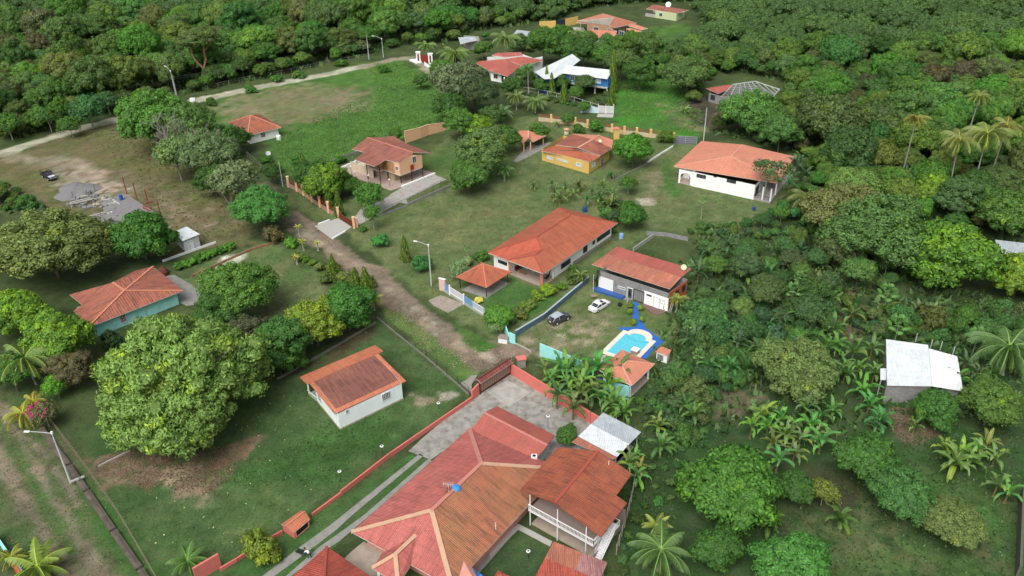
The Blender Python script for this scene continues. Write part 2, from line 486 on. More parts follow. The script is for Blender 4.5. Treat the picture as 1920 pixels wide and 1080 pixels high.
lay('bare_earth',[(1270,190),(1340,180),(1400,215),(1390,240),(1300,235)],0,(.035,.03,.026),(.07,.055,.045),2,3,.9)
lay('bare_lot',[(20,292),(130,252),(228,224),(262,240),(330,300),(400,350),(455,372),(480,425),(470,455),(330,475),(200,480),(110,420),(60,370),(-40,360),(-40,310)],0,(.115,.095,.056),(.088,.092,.040),2,4,1)
lay('bare_lot',[(60,300),(140,300),(250,330),(330,360),(400,420),(330,440),(250,370),(150,350),(110,345)],0,(.19,.145,.115),(.12,.10,.066),4,8,.75,.3)
lay('bare_lot',[(110,318),(160,312),(200,340),(230,352),(200,372),(130,365),(115,340)],0,(.33,.27,.235),(.22,.18,.15),2,5,.85,.35)
lay('bare_lot',[(140,255),(240,238),(330,300),(390,345),(330,350),(230,310),(150,290)],0,(.10,.10,.04),(.115,.10,.052),4,6,.6,.3)
lay('lawn',[(600,395),(700,360),(770,330),(850,240),(1010,215),(1270,255),(1300,270),(1500,290),(1480,380),(1400,435),(1290,440),(1220,430),(1180,470),(1120,520),(1120,545),(1010,640),(930,640),(800,560),(700,480)],0,(.104,.118,.056),(.080,.108,.044),1.5,2,1)
lay('lawn',[(760,400),(850,380),(960,380),(1010,400),(900,460),(800,440)],0,(.145,.135,.068),(.10,.118,.05),9,8,.55)
lay('lawn',[(830,270),(900,262),(960,300),(900,320),(820,320)],0,(.055,.085,.028),(.08,.10,.045),3,4,.7)
lay('lawn',[(1200,330),(1262,300),(1272,345),(1230,370),(1200,400)],0,(.17,.14,.10),(.11,.12,.06),3,4,.75,.2)
lay('lawn',[(1195,372),(1228,374),(1226,384),(1198,384)],0,(.36,.33,.28),(.2,.18,.14),1,1,.9)
lay('lawn',[(1240,290),(1262,300),(1262,345),(1275,360),(1262,372),(1246,340)],0,(.045,.12,.022),(.05,.10,.03),1,2,.8)
lay('lawn',[(960,520),(1010,545),(1050,560),(990,600),(940,600),(900,590),(905,570)],0,(.040,.10,.024),(.05,.105,.03),1,1,.9)
lay('lawn',[(700,320),(790,300),(850,270),(960,260),(960,330),(860,345),(820,330)],0,(.055,.105,.03),(.075,.11,.035),3,3,.8)
lay('lawn',[(975,650),(1110,545),(1260,585),(1270,620),(1240,660),(1130,680),(1060,668)],0,(.105,.120,.056),(.075,.105,.038),1.5,2,1)
lay('bare_earth',[(975,655),(1010,615),(1060,595),(1110,600),(1140,615),(1120,650),(1070,664),(1020,668)],0,(.27,.215,.165),(.17,.145,.10),3,5,.85,.35)
lay('bare_earth',[(1110,590),(1150,592),(1160,610),(1120,612)],0,(.26,.20,.16),(.15,.13,.09),2,3,.7,.3)
lay('lawn',[(335,520),(470,460),(520,455),(600,520),(640,560),(540,640),(400,580),(350,560)],0,(.078,.112,.042),(.11,.125,.058),2,3,1)
lay('lawn',[(405,478),(460,478),(455,505),(420,525),(408,505)],0,(.50,.48,.44),(.28,.25,.19),1.5,2,.85,.25)
lay('lawn',[(140,870),(180,800),(450,740),(520,720),(640,640),(705,608),(760,640),(880,725),(870,745),(520,1000),(420,1060),(400,1100),(180,1100),(180,900)],0,(.044,.078,.028),(.060,.092,.038),1.5,2,1)
lay('lawn',[(520,840),(600,800),(760,740),(720,830),(640,900),(560,920),(430,900)],0,(.040,.092,.026),(.034,.074,.022),3,4,.8)
lay('lawn',[(440,960),(520,900),(560,920),(500,990),(420,1000)],0,(.10,.115,.045),(.06,.10,.035),4,5,.7)
lay('bare_earth',[(700,600),(600,660),(520,690),(540,705),(620,680),(715,625)],0,(.09,.05,.038),(.06,.05,.03),1.5,2,.8,.3)
lay('bare_earth',[(145,880),(240,845),(330,840),(400,850),(480,830),(440,880),(420,920),(370,950),(320,920),(270,900),(185,905)],0,(.19,.13,.10),(.12,.08,.055),1.5,4,.92,.25)
lay('bare_earth',[(300,880),(380,870),(420,905),(390,930),(330,915)],0,(.33,.27,.2),(.22,.16,.12),1.5,3,.8,.4)
lay('lawn',[(770,740),(800,745),(810,750),(780,760)],0,(.24,.19,.15),(.12,.11,.06),1,1.5,.8)
lay('lawn',[(823,736),(850,733),(862,742),(840,752),(825,750)],0,(.30,.26,.22),(.14,.13,.08),.8,1,.9)
lay('lawn',[(415,1075),(770,850),(800,862),(560,1090)],0,(.042,.088,.028),(.055,.092,.034),.4,.3,1)
lay('lawn',[(890,1080),(975,990),(1030,1015),(1010,1060),(1000,1100)],0,(.034,.058,.026),(.045,.07,.03),.4,.3,1)
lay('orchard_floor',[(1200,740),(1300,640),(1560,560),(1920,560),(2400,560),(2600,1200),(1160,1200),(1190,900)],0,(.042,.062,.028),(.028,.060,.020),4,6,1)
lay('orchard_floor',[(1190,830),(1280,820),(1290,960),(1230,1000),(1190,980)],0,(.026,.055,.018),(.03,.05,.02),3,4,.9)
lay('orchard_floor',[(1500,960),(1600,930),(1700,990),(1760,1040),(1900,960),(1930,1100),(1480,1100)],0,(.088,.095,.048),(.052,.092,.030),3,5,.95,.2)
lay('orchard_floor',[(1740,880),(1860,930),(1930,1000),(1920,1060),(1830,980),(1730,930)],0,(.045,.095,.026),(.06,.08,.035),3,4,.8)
lay('orchard_floor',[(1340,730),(1420,700),(1440,740),(1380,800),(1350,780),(1330,740)],0,(.17,.125,.10),(.11,.085,.06),2,3,.8,.2)
lay('orchard_floor',[(1540,560),(1600,540),(1640,590),(1600,640),(1560,610)],0,(.14,.09,.07),(.08,.06,.045),2,3,.85)
lay('orchard_floor',[(1650,780),(1740,760),(1760,820),(1700,835)],0,(.15,.10,.075),(.07,.055,.04),2,3,.8,.2)
lay('orchard_floor',[(1290,790),(1420,800),(1440,820),(1330,830),(1270,820)],0,(.022,.06,.022),(.02,.04,.016),2,3,.8)
lay('orchard_floor',[(1500,860),(1620,900),(1600,960),(1520,940)],0,(.06,.045,.034),(.04,.045,.02),2,3,.8)
lay('gravel_road',[(-30,300),(20,283),(120,250),(225,222),(333,197),(380,186),(500,160),(612,140),(680,124)],4.6,(.36,.33,.28),(.26,.24,.20),.8,1.0,.95)
lay('gravel_road',[(680,126),(735,112),(775,108),(830,150)],4.2,(.25,.215,.17),(.2,.17,.13),.8,1.0,.9)
lay('gravel_road',[(20,290),(60,300),(130,300),(180,330)],5,(.26,.20,.165),(.20,.17,.13),2,3,.7)
lay('dirt_road',[(500,395),(560,400),(660,470),(740,520),(800,575),(880,640),(930,640),(1000,655),(975,672),(960,665),(880,712),(845,690),(770,625),(715,570),(640,500),(560,440)],0,ROAD,ROAD2,0.8,2.4,1)
lay('dirt_road',[(555,425),(660,490),(740,545),(800,600),(870,650),(920,670)],2.2,(.30,.25,.205),(.21,.17,.135),1.2,1.6,.8,.3)
lay('dirt_road',[(500,345),(520,390),(560,430)],4.0,ROAD2,(.10,.10,.055),1.5,2,.8)
lay('dirt_road',[(600,445),(700,510),(780,570),(840,620)],1.4,(.125,.10,.08),(.16,.13,.1),.8,1,.6)
lay('verge',[(560,365),(625,405),(598,420),(560,395)],0,(.085,.105,.045),(.07,.10,.035),.6,.8,1)
lay('verge',[(760,590),(850,660),(895,705),(880,720),(790,650),(712,590),(720,575)],0,(.07,.125,.032),(.10,.115,.045),1,1.5,.9)
lay('verge',[(850,600),(930,650),(900,660),(865,640)],0,(.045,.11,.024),(.06,.1,.03),1,1.2,1)
lay('verge',[(640,560),(700,560),(715,600),(690,610),(650,600)],0,(.05,.08,.03),(.06,.09,.03),1,1.2,1)
lay('verge',[(-100,720),(40,740),(150,860),(330,1120),(-100,1120)],0,(.052,.082,.030),(.072,.084,.042),1.5,3,1)
lay('dirt_road',[(-20,830),(40,930),(90,1010),(140,1100)],1.9,(.17,.135,.105),(.12,.10,.075),.7,1.2,.95)
lay('dirt_road',[(0,760),(35,830),(75,900),(120,975),(200,1090)],1.7,(.18,.145,.115),(.13,.108,.08),.7,1.2,.95)
lay('dirt_road',[(50,820),(90,860),(130,910),(140,950)],1.0,(.17,.135,.11),(.12,.10,.08),.5,.9,.85)
lay('verge',[(10,800),(60,900),(110,990),(160,1090)],1.5,(.05,.095,.028),(.065,.09,.035),.6,1.0,.9)
lay('dirt_road',[(60,960),(110,1010),(200,1060),(230,1120),(90,1120)],0,(.15,.125,.10),(.10,.095,.062),1.5,3,.75,.3)
lay('verge',[(145,890),(170,900),(340,1120),(250,1120),(190,1010)],0,(.032,.085,.02),(.045,.09,.028),.8,1.2,.9)
CLS_LABEL={'ground':'dark green-brown forest floor of soil under the trees','grass_field':'bright green rough meadow beyond the small octagonal tiled house','bare_lot':'dry olive and pinkish earth lot beside the far gravel road','lawn':'mown green lawns between the tiled houses','bare_earth':'worn bare brown earth patches in the gardens','orchard_floor':'dark leaf strewn soil under the banana plants and fruit trees','gravel_road':'pale gravel road running past the forest edge','dirt_road':'brown rutted dirt road between the garden fences','verge':'green grass verge along the dirt road'}
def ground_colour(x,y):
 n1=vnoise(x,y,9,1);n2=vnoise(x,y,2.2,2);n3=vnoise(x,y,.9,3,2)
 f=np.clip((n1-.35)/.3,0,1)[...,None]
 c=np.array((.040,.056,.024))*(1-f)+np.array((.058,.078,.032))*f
 cls=np.zeros(x.shape,int);names=['ground']
 for k,(cn,P,w,c1,c2,soft,nz,op,patch,ns)in enumerate(L):
  xs=[p[0]for p in P];ys=[p[1]for p in P];mg=soft+nz+(w or 0)+2
  sel=(x>min(xs)-mg)&(x<max(xs)+mg)&(y>min(ys)-mg)&(y<max(ys)+mg)
  if cn not in names:names.append(cn)
  if not sel.any():continue
  X,Y=x[sel],y[sel]
  sd=line_sd(X,Y,P,w)if w else poly_sd(X,Y,P)
  nn=vnoise(X,Y,ns,10+k,4)-.5
  m=np.clip((sd+nn*nz*2)/soft+.5,0,1);m=m*m*(3-2*m)
  mm=m*op
  if patch:
   pn=vnoise(X,Y,1.7,60+k,4)
   mm=mm*np.clip((pn-patch*.55-.25)/.18+.5,0,1)
  fc=np.clip((vnoise(X,Y,ns*1.3,120+k,5)-.36)/.28,0,1)[...,None]
  cc=np.array(c1)*(1-fc)+np.array(c2)*fc
  c[sel]=c[sel]*(1-mm[...,None])+cc*mm[...,None]
  t=cls[sel];t[m>.5]=names.index(cn);cls[sel]=t
 c*=np.array((1.16,1.27,1.24))*(0.70+.6*n2)[...,None]*(.8+.4*n3)[...,None]
 tint=(vnoise(x,y,4.5,5)-.5)[...,None]
 c*=1+tint*np.array((.35,.05,.15))
 return c,cls,names
def grid(x0,x1,y0,y1,s):
 xs=np.linspace(x0,x1,int(round((x1-x0)/s))+1);ys=np.linspace(y0,y1,int(round((y1-y0)/s))+1)
 return xs,ys
def ground_material():
 m,n,b,o=newmat('soil_and_grass');k=N(n)
 at=k.node('ShaderNodeAttribute',_attribute_name='albedo');geo=k.node('ShaderNodeNewGeometry')
 P=geo.outputs['Position']
 f1=k.noise(P,3.2,6,.75);f2=k.noise(P,0.8,4,.6)
 c=k.mix(k.ramp(f1,.25,.75),k.mix(1,at.outputs['Color'],(.52,.56,.5),'MULTIPLY'),k.mix(1,at.outputs['Color'],(1.5,1.42,1.4),'MULTIPLY'))
 c=k.mix(k.ramp(f2,.35,.7),k.mix(1,c,(.86,.9,.84),'MULTIPLY'),k.mix(1,c,(1.14,1.08,1.1),'MULTIPLY'))
 k.link(c,b.inputs['Base Color']);b.inputs['Roughness'].default_value=.95;b.inputs['Specular IOR Level'].default_value=.1
 k.bump(f1,.5,.15,b)
 return m
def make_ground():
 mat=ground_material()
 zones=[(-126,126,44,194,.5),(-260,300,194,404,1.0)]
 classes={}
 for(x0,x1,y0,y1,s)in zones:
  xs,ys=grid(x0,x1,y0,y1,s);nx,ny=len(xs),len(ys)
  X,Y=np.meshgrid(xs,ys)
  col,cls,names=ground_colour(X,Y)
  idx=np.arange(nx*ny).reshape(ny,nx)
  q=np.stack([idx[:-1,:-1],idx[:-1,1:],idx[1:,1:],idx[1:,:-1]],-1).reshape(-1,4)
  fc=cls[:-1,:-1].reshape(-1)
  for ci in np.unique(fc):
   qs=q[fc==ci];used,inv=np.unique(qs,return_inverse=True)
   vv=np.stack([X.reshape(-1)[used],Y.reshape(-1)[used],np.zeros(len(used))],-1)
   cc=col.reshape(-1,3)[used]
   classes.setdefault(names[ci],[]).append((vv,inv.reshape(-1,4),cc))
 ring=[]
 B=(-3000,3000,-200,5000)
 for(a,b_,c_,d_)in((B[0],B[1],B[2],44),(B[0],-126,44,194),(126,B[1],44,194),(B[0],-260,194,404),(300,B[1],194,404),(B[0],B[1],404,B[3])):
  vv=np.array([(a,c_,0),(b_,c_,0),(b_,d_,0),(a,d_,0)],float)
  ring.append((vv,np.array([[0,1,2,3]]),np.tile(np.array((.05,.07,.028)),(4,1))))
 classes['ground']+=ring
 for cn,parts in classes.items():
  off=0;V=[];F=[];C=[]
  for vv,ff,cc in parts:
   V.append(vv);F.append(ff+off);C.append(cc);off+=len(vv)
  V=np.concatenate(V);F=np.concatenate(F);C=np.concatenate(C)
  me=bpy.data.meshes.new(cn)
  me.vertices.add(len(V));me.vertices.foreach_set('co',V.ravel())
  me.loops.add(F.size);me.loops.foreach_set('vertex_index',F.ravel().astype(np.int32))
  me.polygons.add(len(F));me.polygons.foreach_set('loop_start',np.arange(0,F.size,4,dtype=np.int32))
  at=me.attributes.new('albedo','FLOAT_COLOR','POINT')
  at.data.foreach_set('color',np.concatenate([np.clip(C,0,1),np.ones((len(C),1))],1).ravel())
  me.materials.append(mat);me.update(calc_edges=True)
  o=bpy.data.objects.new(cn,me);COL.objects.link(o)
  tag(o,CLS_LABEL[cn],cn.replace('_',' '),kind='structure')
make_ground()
def slab(name,pts,z,mat,label,cat,kind='structure',t=None,world=False):
 mb=MB();P=pts if world else g2(pts)
 mb.prism([(p[0],p[1])for p in P],-0.02 if t is None else z-t,z,0,True)
 o=mb.build(name,mat)
 return tag(o,label,cat,kind=kind)
 # ------------------------------------------------------------------ roof paints
RF_crimson=roofmat('faded_crimson_sheet_roof',(0.56,0.170,0.145),(0.47,0.135,0.115),st=.35,seed=1,rib=.35)
RF_crimson2=roofmat('orange_brown_sheet_roof',(0.46,0.155,0.085),(0.40,0.185,0.09),stain=(.12,.07,.045),st=.75,seed=2,rib=.35)  # orange-brown own colour of the south-east slope
RF_orange=roofmat('orange_sheet_roof',(0.50,0.150,0.078),(0.42,0.115,0.062),stain=(.16,.06,.035),st=.45,seed=3,rib=.3)
RF_rust=roofmat('rusty_tile_roof',(0.422,0.122,0.060),(0.333,0.091,0.048),st=.55,seed=4,rib=.5)
RF_brown=roofmat('brown_stained_roof',(0.346,0.140,0.098),(0.256,0.104,0.081),st=.6,seed=5,rib=.5)
RF_maroon=roofmat('dull_maroon_roof',(0.384,0.146,0.103),(0.307,0.116,0.086),st=.55,seed=6,rib=.3)
RF_salmon=roofmat('salmon_roof',(0.666,0.268,0.172),(0.589,0.232,0.149),stain=(.3,.13,.1),st=.25,seed=7,rib=.22,patch=.1)
RF_red=roofmat('red_tile_roof',(0.512,0.110,0.071),(0.435,0.091,0.063),st=.4,seed=8,rib=.55,pitch=.3)
RF_pinkred=roofmat('pinkish_red_roof',(0.50,0.135,0.105),(0.43,0.115,0.09),stain=(.20,.09,.07),st=.4,seed=9,rib=.25)
RF_patched=roofmat('patched_rusty_roof',(0.538,0.183,0.127),(0.422,0.171,0.103),stain=(.16,.09,.06),st=.6,seed=10,rib=.35,patch=.5)
RF_tin=roofmat('grey_tin_roof',(.50,.57,.60),(.42,.49,.53),stain=(.22,.24,.24),st=.35,seed=11,rib=.25,patch=.15,rough=.45)
RF_white=roofmat('white_sheet_roof',(.78,.84,.86),(.70,.77,.80),stain=(.35,.38,.38),st=.2,seed=12,rib=.18,patch=.06,rough=.5)
RF_purple=roofmat('faded_mauve_roof',(0.461,0.268,0.276),(0.384,0.171,0.161),stain=(.14,.05,.045),st=.8,seed=13,rib=.3)
RF_old=roofmat('old_brown_red_roof',(0.435,0.152,0.098),(0.333,0.110,0.075),stain=(.10,.05,.04),st=.8,seed=14,rib=.5,pitch=.45)
RF_eave=roofmat('orange_tile_trim',(0.666,0.232,0.127),(0.589,0.195,0.103),st=.25,seed=15,rib=.45)
CAP_tan=plain('tan_ridge_strip',(.52,.33,.22),.8,var=.15,dirt=.3,dirtcol=(.3,.17,.12))
CAP_pink=plain('pink_ridge_strip',(.46,.19,.155),.8,var=.12)
CAP_orange=plain('orange_ridge_strip',(.50,.20,.12),.8,var=.15)
CAP_dark=plain('dark_red_ridge_strip',(.34,.075,.05),.8)
CAP_salmon=plain('salmon_ridge_strip',(.58,.30,.21),.8)
W_grey=plain('grey_render_wall',(.40,.38,.36),.85,dirt=.3)
W_pink=plain('pink_wall',(.55,.26,.22),.85,dirt=.25)
W_redw=plain('salmon_red_perimeter_wall',(.60,.17,.14),.8,var=.08,dirt=.2,dirtcol=(.3,.1,.08),scale=.5)
W_teal=plain('turquoise_wall',(.32,.72,.70),.8,dirt=.3,dirtcol=(.12,.22,.2))
W_lightblue=plain('pale_blue_white_wall',(.80,.89,.91),.8,var=.04,dirt=.2,dirtcol=(.35,.36,.3))
W_peach=plain('peach_wall',(.68,.42,.25),.8,var=.07)
W_yellow=plain('mustard_yellow_wall',(.62,.42,.13),.8,var=.08,dirt=.2,dirtcol=(.35,.25,.1))
W_block=blocks('grey_concrete_blocks',(.27,.27,.27),(.17,.17,.17))
W_blue=plain('royal_blue_wall',(.03,.15,.38),.7)
W_orange=plain('orange_red_wall',(.46,.12,.05),.8,dirt=.3)
W_wood=plain('varnished_wood',(.30,.14,.06),.6)
TILEW=plain('white_ceramic',(.72,.73,.72),.5)
Z=Vector((0,0,1))
def at_h(p,h):return G(p[0],p[1],h)
def xy0(v):return Vector((v.x,v.y,0))
# ------------------------------------------------------------------ 1 main house, red and orange hip roof
def main_house():
 e=3.0
 W_,N_,S0,S1=at_h((658.9,997.3),e),at_h((880,803.5),e),at_h((885,1061.7),e),at_h((991.7,946.7),e)
 dirE=(S1-S0).normalized()
 E_=at_h((1056,880),e)
 E_=S0+dirE*(E_-S0).dot(dirE)
 S_=W_+(E_-N_)
 S_=S0+dirE*(S_-S0).dot(dirE)
 m0,m1=mid(N_,E_),mid(W_,S_)
 ra,rb=hit((902,868),m0,m1),hit((808.9,958),m0,m1)
 zr=(ra.z+rb.z)/2;ra.z=rb.z=zr
 H=House('tiled_house','largest house, long crimson and orange hip roof with tan strips along its hips','house',mid(W_,E_))
 V=[W_,N_,E_,S_,ra,rb]
 H.roof(V,[([0,1,4,5],0),([1,2,4],0),([2,3,5,4],1),([3,0,5],0)],None,mats=[RF_crimson,RF_crimson2],fascia=M_fascia)
 H.caps(V,[(4,5)],CAP_pink,.26,.05);H.caps(V,[(0,5),(3,5),(2,4)],CAP_tan,.3,.05);H.caps(V,[(1,4)],CAP_pink,.3,.05)
 P1,P2,P3=at_h((718.9,1036.7),e),at_h((697.8,1065.6),e),at_h((767,1065.6),e)
 d=(P2-P1);d.z=0
 P4=P3+d
 u=(P3-P1)
 pn=(S_-W_).cross(rb-W_);rr=ray(776.7,1006.7);o_=Vector((0,0,CAM_H));pkk=o_+rr*((W_-o_).dot(pn)/rr.dot(pn));zt=pkk.z
 pj=at_h((741,1040),zt);pkk=pkk+(pkk-pj).normalized()*.4;pkk.z=zt
 up=.05
 V2_=[P1+Z*up-d*.02,P2+Z*up,P4+Z*up,P3+Z*up-d*.02,pj+Z*up,pkk+Z*up]
 H.roof(V2_,[[0,1,4,5],[1,2,4],[2,3,5,4]],RF_crimson,name='porch_roof')
 H.caps(V2_,[(1,4),(2,4),(4,5)],CAP_tan,.26,.05)
 foot=inset([W_,N_,E_,S_],[1.0,.9,1.1,1.4])
 H.walls(foot,e+.05,W_pink)
 A,B=foot[0],foot[3]
 H.opening_at(A,B,.8,4.2,.9,2.3,'window',M_black,glass(),(9,2))
 for t in(7.5,10):
  H.opening_at(A,B,t,t+1.6,.9,2.3,'window',M_frame,glass(),(3,1))
 A,B=foot[2],foot[3]
 for t in(2.5,8,13):
  H.opening_at(A,B,t,t+1.7,1.0,2.2,'window',M_frame,glass(),(3,1))
 for p in(P2,P4):H.post(p-d.normalized()*.6+(P3-P1).normalized()*(.5 if p is P2 else-.5),0,e-.1,.16,M_white)
 b=at_h((929.5,988),3.9);mb=MB();mb.tube([b-Z*.4,b+Z*.75],.05,6);mb.build('flue',M_whitep,H.root)
 return H,(W_,N_,E_,S_,ra)
MH,MHP=main_house()
def blue_ball():
 b=MHP[4]*.0+G(855,913.5,5.9)
 t=thing('water_tank','small bright blue domed tank on the ridge of the largest house','water tank',(b.x,b.y,b.z-.9))
 mb=MB();mb.lathe((b.x,b.y,b.z-1.0),[(.55,0),(.62,.2),(.62,.9),(.45,1.15),(.15,1.28),(0,1.3)],14)
 mb.build('tank_body',plain('bright_blue_plastic',(.05,.27,.62),.4),t,smooth=True)
 mb=MB();mb.lathe((b.x,b.y,b.z+.28),[(.2,0),(.2,.08),(0,.1)],10);mb.build('lid',plain('bright_blue_plastic',(.05,.27,.62),.4),t)
 b=G(841,921,5.9)
 t=thing('antenna','old yagi antenna tangled with an air plant on the crimson roof ridge','antenna',(b.x,b.y,b.z-.5))
 mb=MB();mb.bar(b-Z*.6,b+Z*1.3,.03);mb.build('mast',M_pole,t)
 mb=MB();mb.bar(b+Vector((-.7,.1,1.2)),b+Vector((.7,-.1,1.2)),.02)
 for i in range(6):mb.bar(b+Vector((-.6+i*.24,-.45,1.2)),b+Vector((-.6+i*.24,.45,1.2)),.014)
 mb.build('boom',M_pole,t)
 mb=MB();r=random.Random(3)
 for i in range(60):
  dd=Vector((r.gauss(0,1),r.gauss(0,1),r.gauss(0,1))).normalized();c=b+dd*.4
  s=dd.cross(Vector((.3,.5,.7))).normalized()*.06
  mb.face([c-s,c+dd*.3,c+s])
 mb.build('air_plant',plain('olive_air_plant',(.12,.12,.03),.9),t)
blue_ball()
def carport():
 e0,e1=3.15,3.3
 a,b=at_h(cC(197,741),3.1),at_h(cC(738,997),3.1)
 c,d=at_h(cC(412,545),2.9),at_h(cC(898,790),2.9)
 r0,r1=at_h(cC(305,603),4.1),at_h(cC(838,878),4.1)
 H=House('carport','ribbed pinkish red gable carport against the north side of the largest house','carport',mid(a,d))
 V=[a,b,r1,r0,c,d]
 H.roof(V,[[0,1,2,3],[3,2,5,4]],RF_pinkred,fascia=CAP_orange)
 H.caps(V,[(3,2)],CAP_pink,.2,.05)
 foot=inset([a,b,d,c],[.3,.5,.6,.4])
 for p in foot:H.post(p,0,2.9,.13,W_grey)
 mb=MB();A,B=foot[1],foot[2]
 mb.face([(A.x,A.y,0),(B.x,B.y,0),(B.x,B.y,2.9),(A.x,A.y,2.95)]);mb.build('end_wall',plain('pale_render',(.5,.52,.52),.8),H.root)
 p=at_h(cC(727,978),3.2)
 t=thing('air_conditioner','white square air conditioner unit at the carport roof corner','air conditioner',(p.x,p.y,2.9))
 mb=MB();mb.box(p,(.4,0,0),(0,.35,0),(0,0,.3));mb.build('casing',M_whitep,t)
 mb=MB();mb.lathe((p.x,p.y,p.z+.302),[(.26,0),(.2,.02),(0,.03)],12);mb.build('fan_guard',M_black,t)
carport()
# ------------------------------------------------------------------ 2 two storey house with balcony
def balcony_house():
 e=5.5
 TL,BL=at_h(cB(563,-8),e),at_h(cB(250,352),e)
 TR,NO=at_h(cB(1192,216),e),at_h(cB(1060,400),e)
 BR=at_h(cB(930,750),e-.35)
 N2=at_h(cB(1150,462),e-.35)
 R0,R1=hit(cB(905,28),mid(TL,TR),mid(BL,at_h(cB(930,750),e))),None
 zr=6.6
 R0,R1=at_h(cB(908,25),zr),at_h(cB(543,462),zr)
 H=House('balcony_house','two storey house with rusty gable roof and long white balcony railing','house',mid(TL,BR))
 NI=lerp(NO,N2,-.0)
 V=[TL,BL,R1,R0,TR,NO,N2,BR]
 H.roof(V,[[0,1,2,3],[3,2,7,6,5,4]],RF_rust,fascia=RF_rust)
 H.caps(V,[(2,3)],CAP_dark,.16,.06)
 f=2.75
 D0,D1=G(*cB(322,655)),G(*cB(870,940))
 D0=at_h(cB(318,520),f);D1=at_h(cB(868,825),f)
 u=(D1-D0).normalized();nn=Vector((-u.y,u.x,0))
 if nn.dot(R0-D0)<0:nn=-nn
 Ld=(D1-D0).length;dep=3.0
 mb=MB();q=[D0,D1,D1+nn*(dep+.2),D0+nn*(dep+.2)]
 mb.prism([(p.x,p.y)for p in q],f-.22,f,0,False,True);mb.build('balcony_deck',M_whitep,H.root)
 mb=MB();mb.face([(p.x,p.y,f)for p in q]);mb.build('deck_floor',plain('shade_toned_deck',(.24,.19,.165),.8),H.root)  # recess shade behind the railing is put into the floor colour
 q2=[D0+nn*.3+u*.2,D1+nn*.3-u*.2,D1+nn*8.0-u*1.6,D0+nn*8.0+u*.2]
 mb=MB();mb.prism([(p.x,p.y)for p in q2],0,.12);mb.build('ground_floor',M_tile,H.root)
 q3=[D0+nn*dep+u*.1,D1+nn*dep-u*1.8,D1+nn*8.2-u*1.8,D0+nn*8.2+u*.1]
 H.walls(q3,e,plain('pinkish_grey_render',(.36,.29,.25),.85,dirt=.2),z0=f-.2)
 mb=MB();q4=[D0+nn*7.5,D1+nn*7.5]
 mb.face([(q4[0].x,q4[0].y,0),(q4[1].x,q4[1].y,0),(q4[1].x,q4[1].y,f),(q4[0].x,q4[0].y,f)])
 q5=D1+nn*7.5;mb.face([(D1.x,D1.y,0),(D1.x,D1.y,1.0),(q5.x,q5.y,1.0),(q5.x,q5.y,0)])
 mb.build('lower_wall',plain('pinkish_grey_render',(.40,.32,.28),.85),H.root)
 H.opening_at(q3[0],q3[1],2,3,f+.1,f+2.1,'door',M_frame,W_wood,(1,1))
 H.opening_at(q3[0],q3[1],5,6.6,f+1,f+2.1,'window',M_frame,glass(),(2,1))
 H.opening_at(q3[0],q3[1],9,10.2,f+1,f+2.1,'window',M_frame,glass(),(2,1))
 for t in(0.02,.45,.88):
  p=D0+u*Ld*t+nn*.1
  H.post(p,0,e-.1,.06,M_whitep)
 def railing(a,b,name='railing',top=.95):
  mb=MB();L_=(b-a).length;d=(b-a)/L_
  mb.bar(a+Z*top,b+Z*top,.045);mb.bar(a+Z*.12,b+Z*.12,.035)
  n=int(L_/.2)
  for i in range(n+1):mb.bar(a+d*L_*i/n+Z*.1,a+d*L_*i/n+Z*top,.028)
  o=mb.build(name,M_whitep,H.root);return o
 railing(D0,D1);railing(D1,D1+nn*1.6)
 s0=D1+nn*1.2+u*.15;s1=s0+u*1.3
 top=at_h(cB(1015,690),f);bot=at_h(cB(905,925),.3)
 mb=MB();side=(top-bot);side.z=0;side.normalize();lat=Vector((-side.y,side.x,0))
 if lat.dot(u)<0:lat=-lat
 lat*=.5;n=14
 for i in range(n):
  c=lerp(bot,top,i/(n-1));mb.box(c,lat,side*.15,Z*.03)
 mb.bar(bot-lat,top-lat,.07);mb.bar(bot+lat,top+lat,.07)
 for sgn in(-1,1):
  mb.bar(bot+lat*sgn+Z*.95,top+lat*sgn+Z*.95,.035)
  for i in range(0,n,2):
   c=lerp(bot,top,i/(n-1))+lat*sgn;mb.bar(c,c+Z*.95,.022)
 mb.build('staircase',M_whitep,H.root)
 mb=MB();c=top+side*.6;mb.box(c,lat,side*.6,Z*.05);
 for p in((c+lat+side*.6),(c-lat+side*.6)):mb.bar(p,p+Z*.95,.03)
 mb.bar(c+lat+side*.6+Z*.95,c-lat+side*.6+Z*.95,.03);mb.bar(c+lat+side*.6+Z*.95,c+lat-side*.5+Z*.95,.03)
 for i in range(5):p=c+lat+side*(.6-i*.27);mb.bar(p,p+Z*.95,.02)
 mb.build('landing',M_whitep,H.root)
 p=at_h(cB(997,133),6.3);mb=MB();mb.tube([p-Z*.3,p+Z*.5],.05,6);mb.build('flue',M_whitep,H.root)
balcony_house()
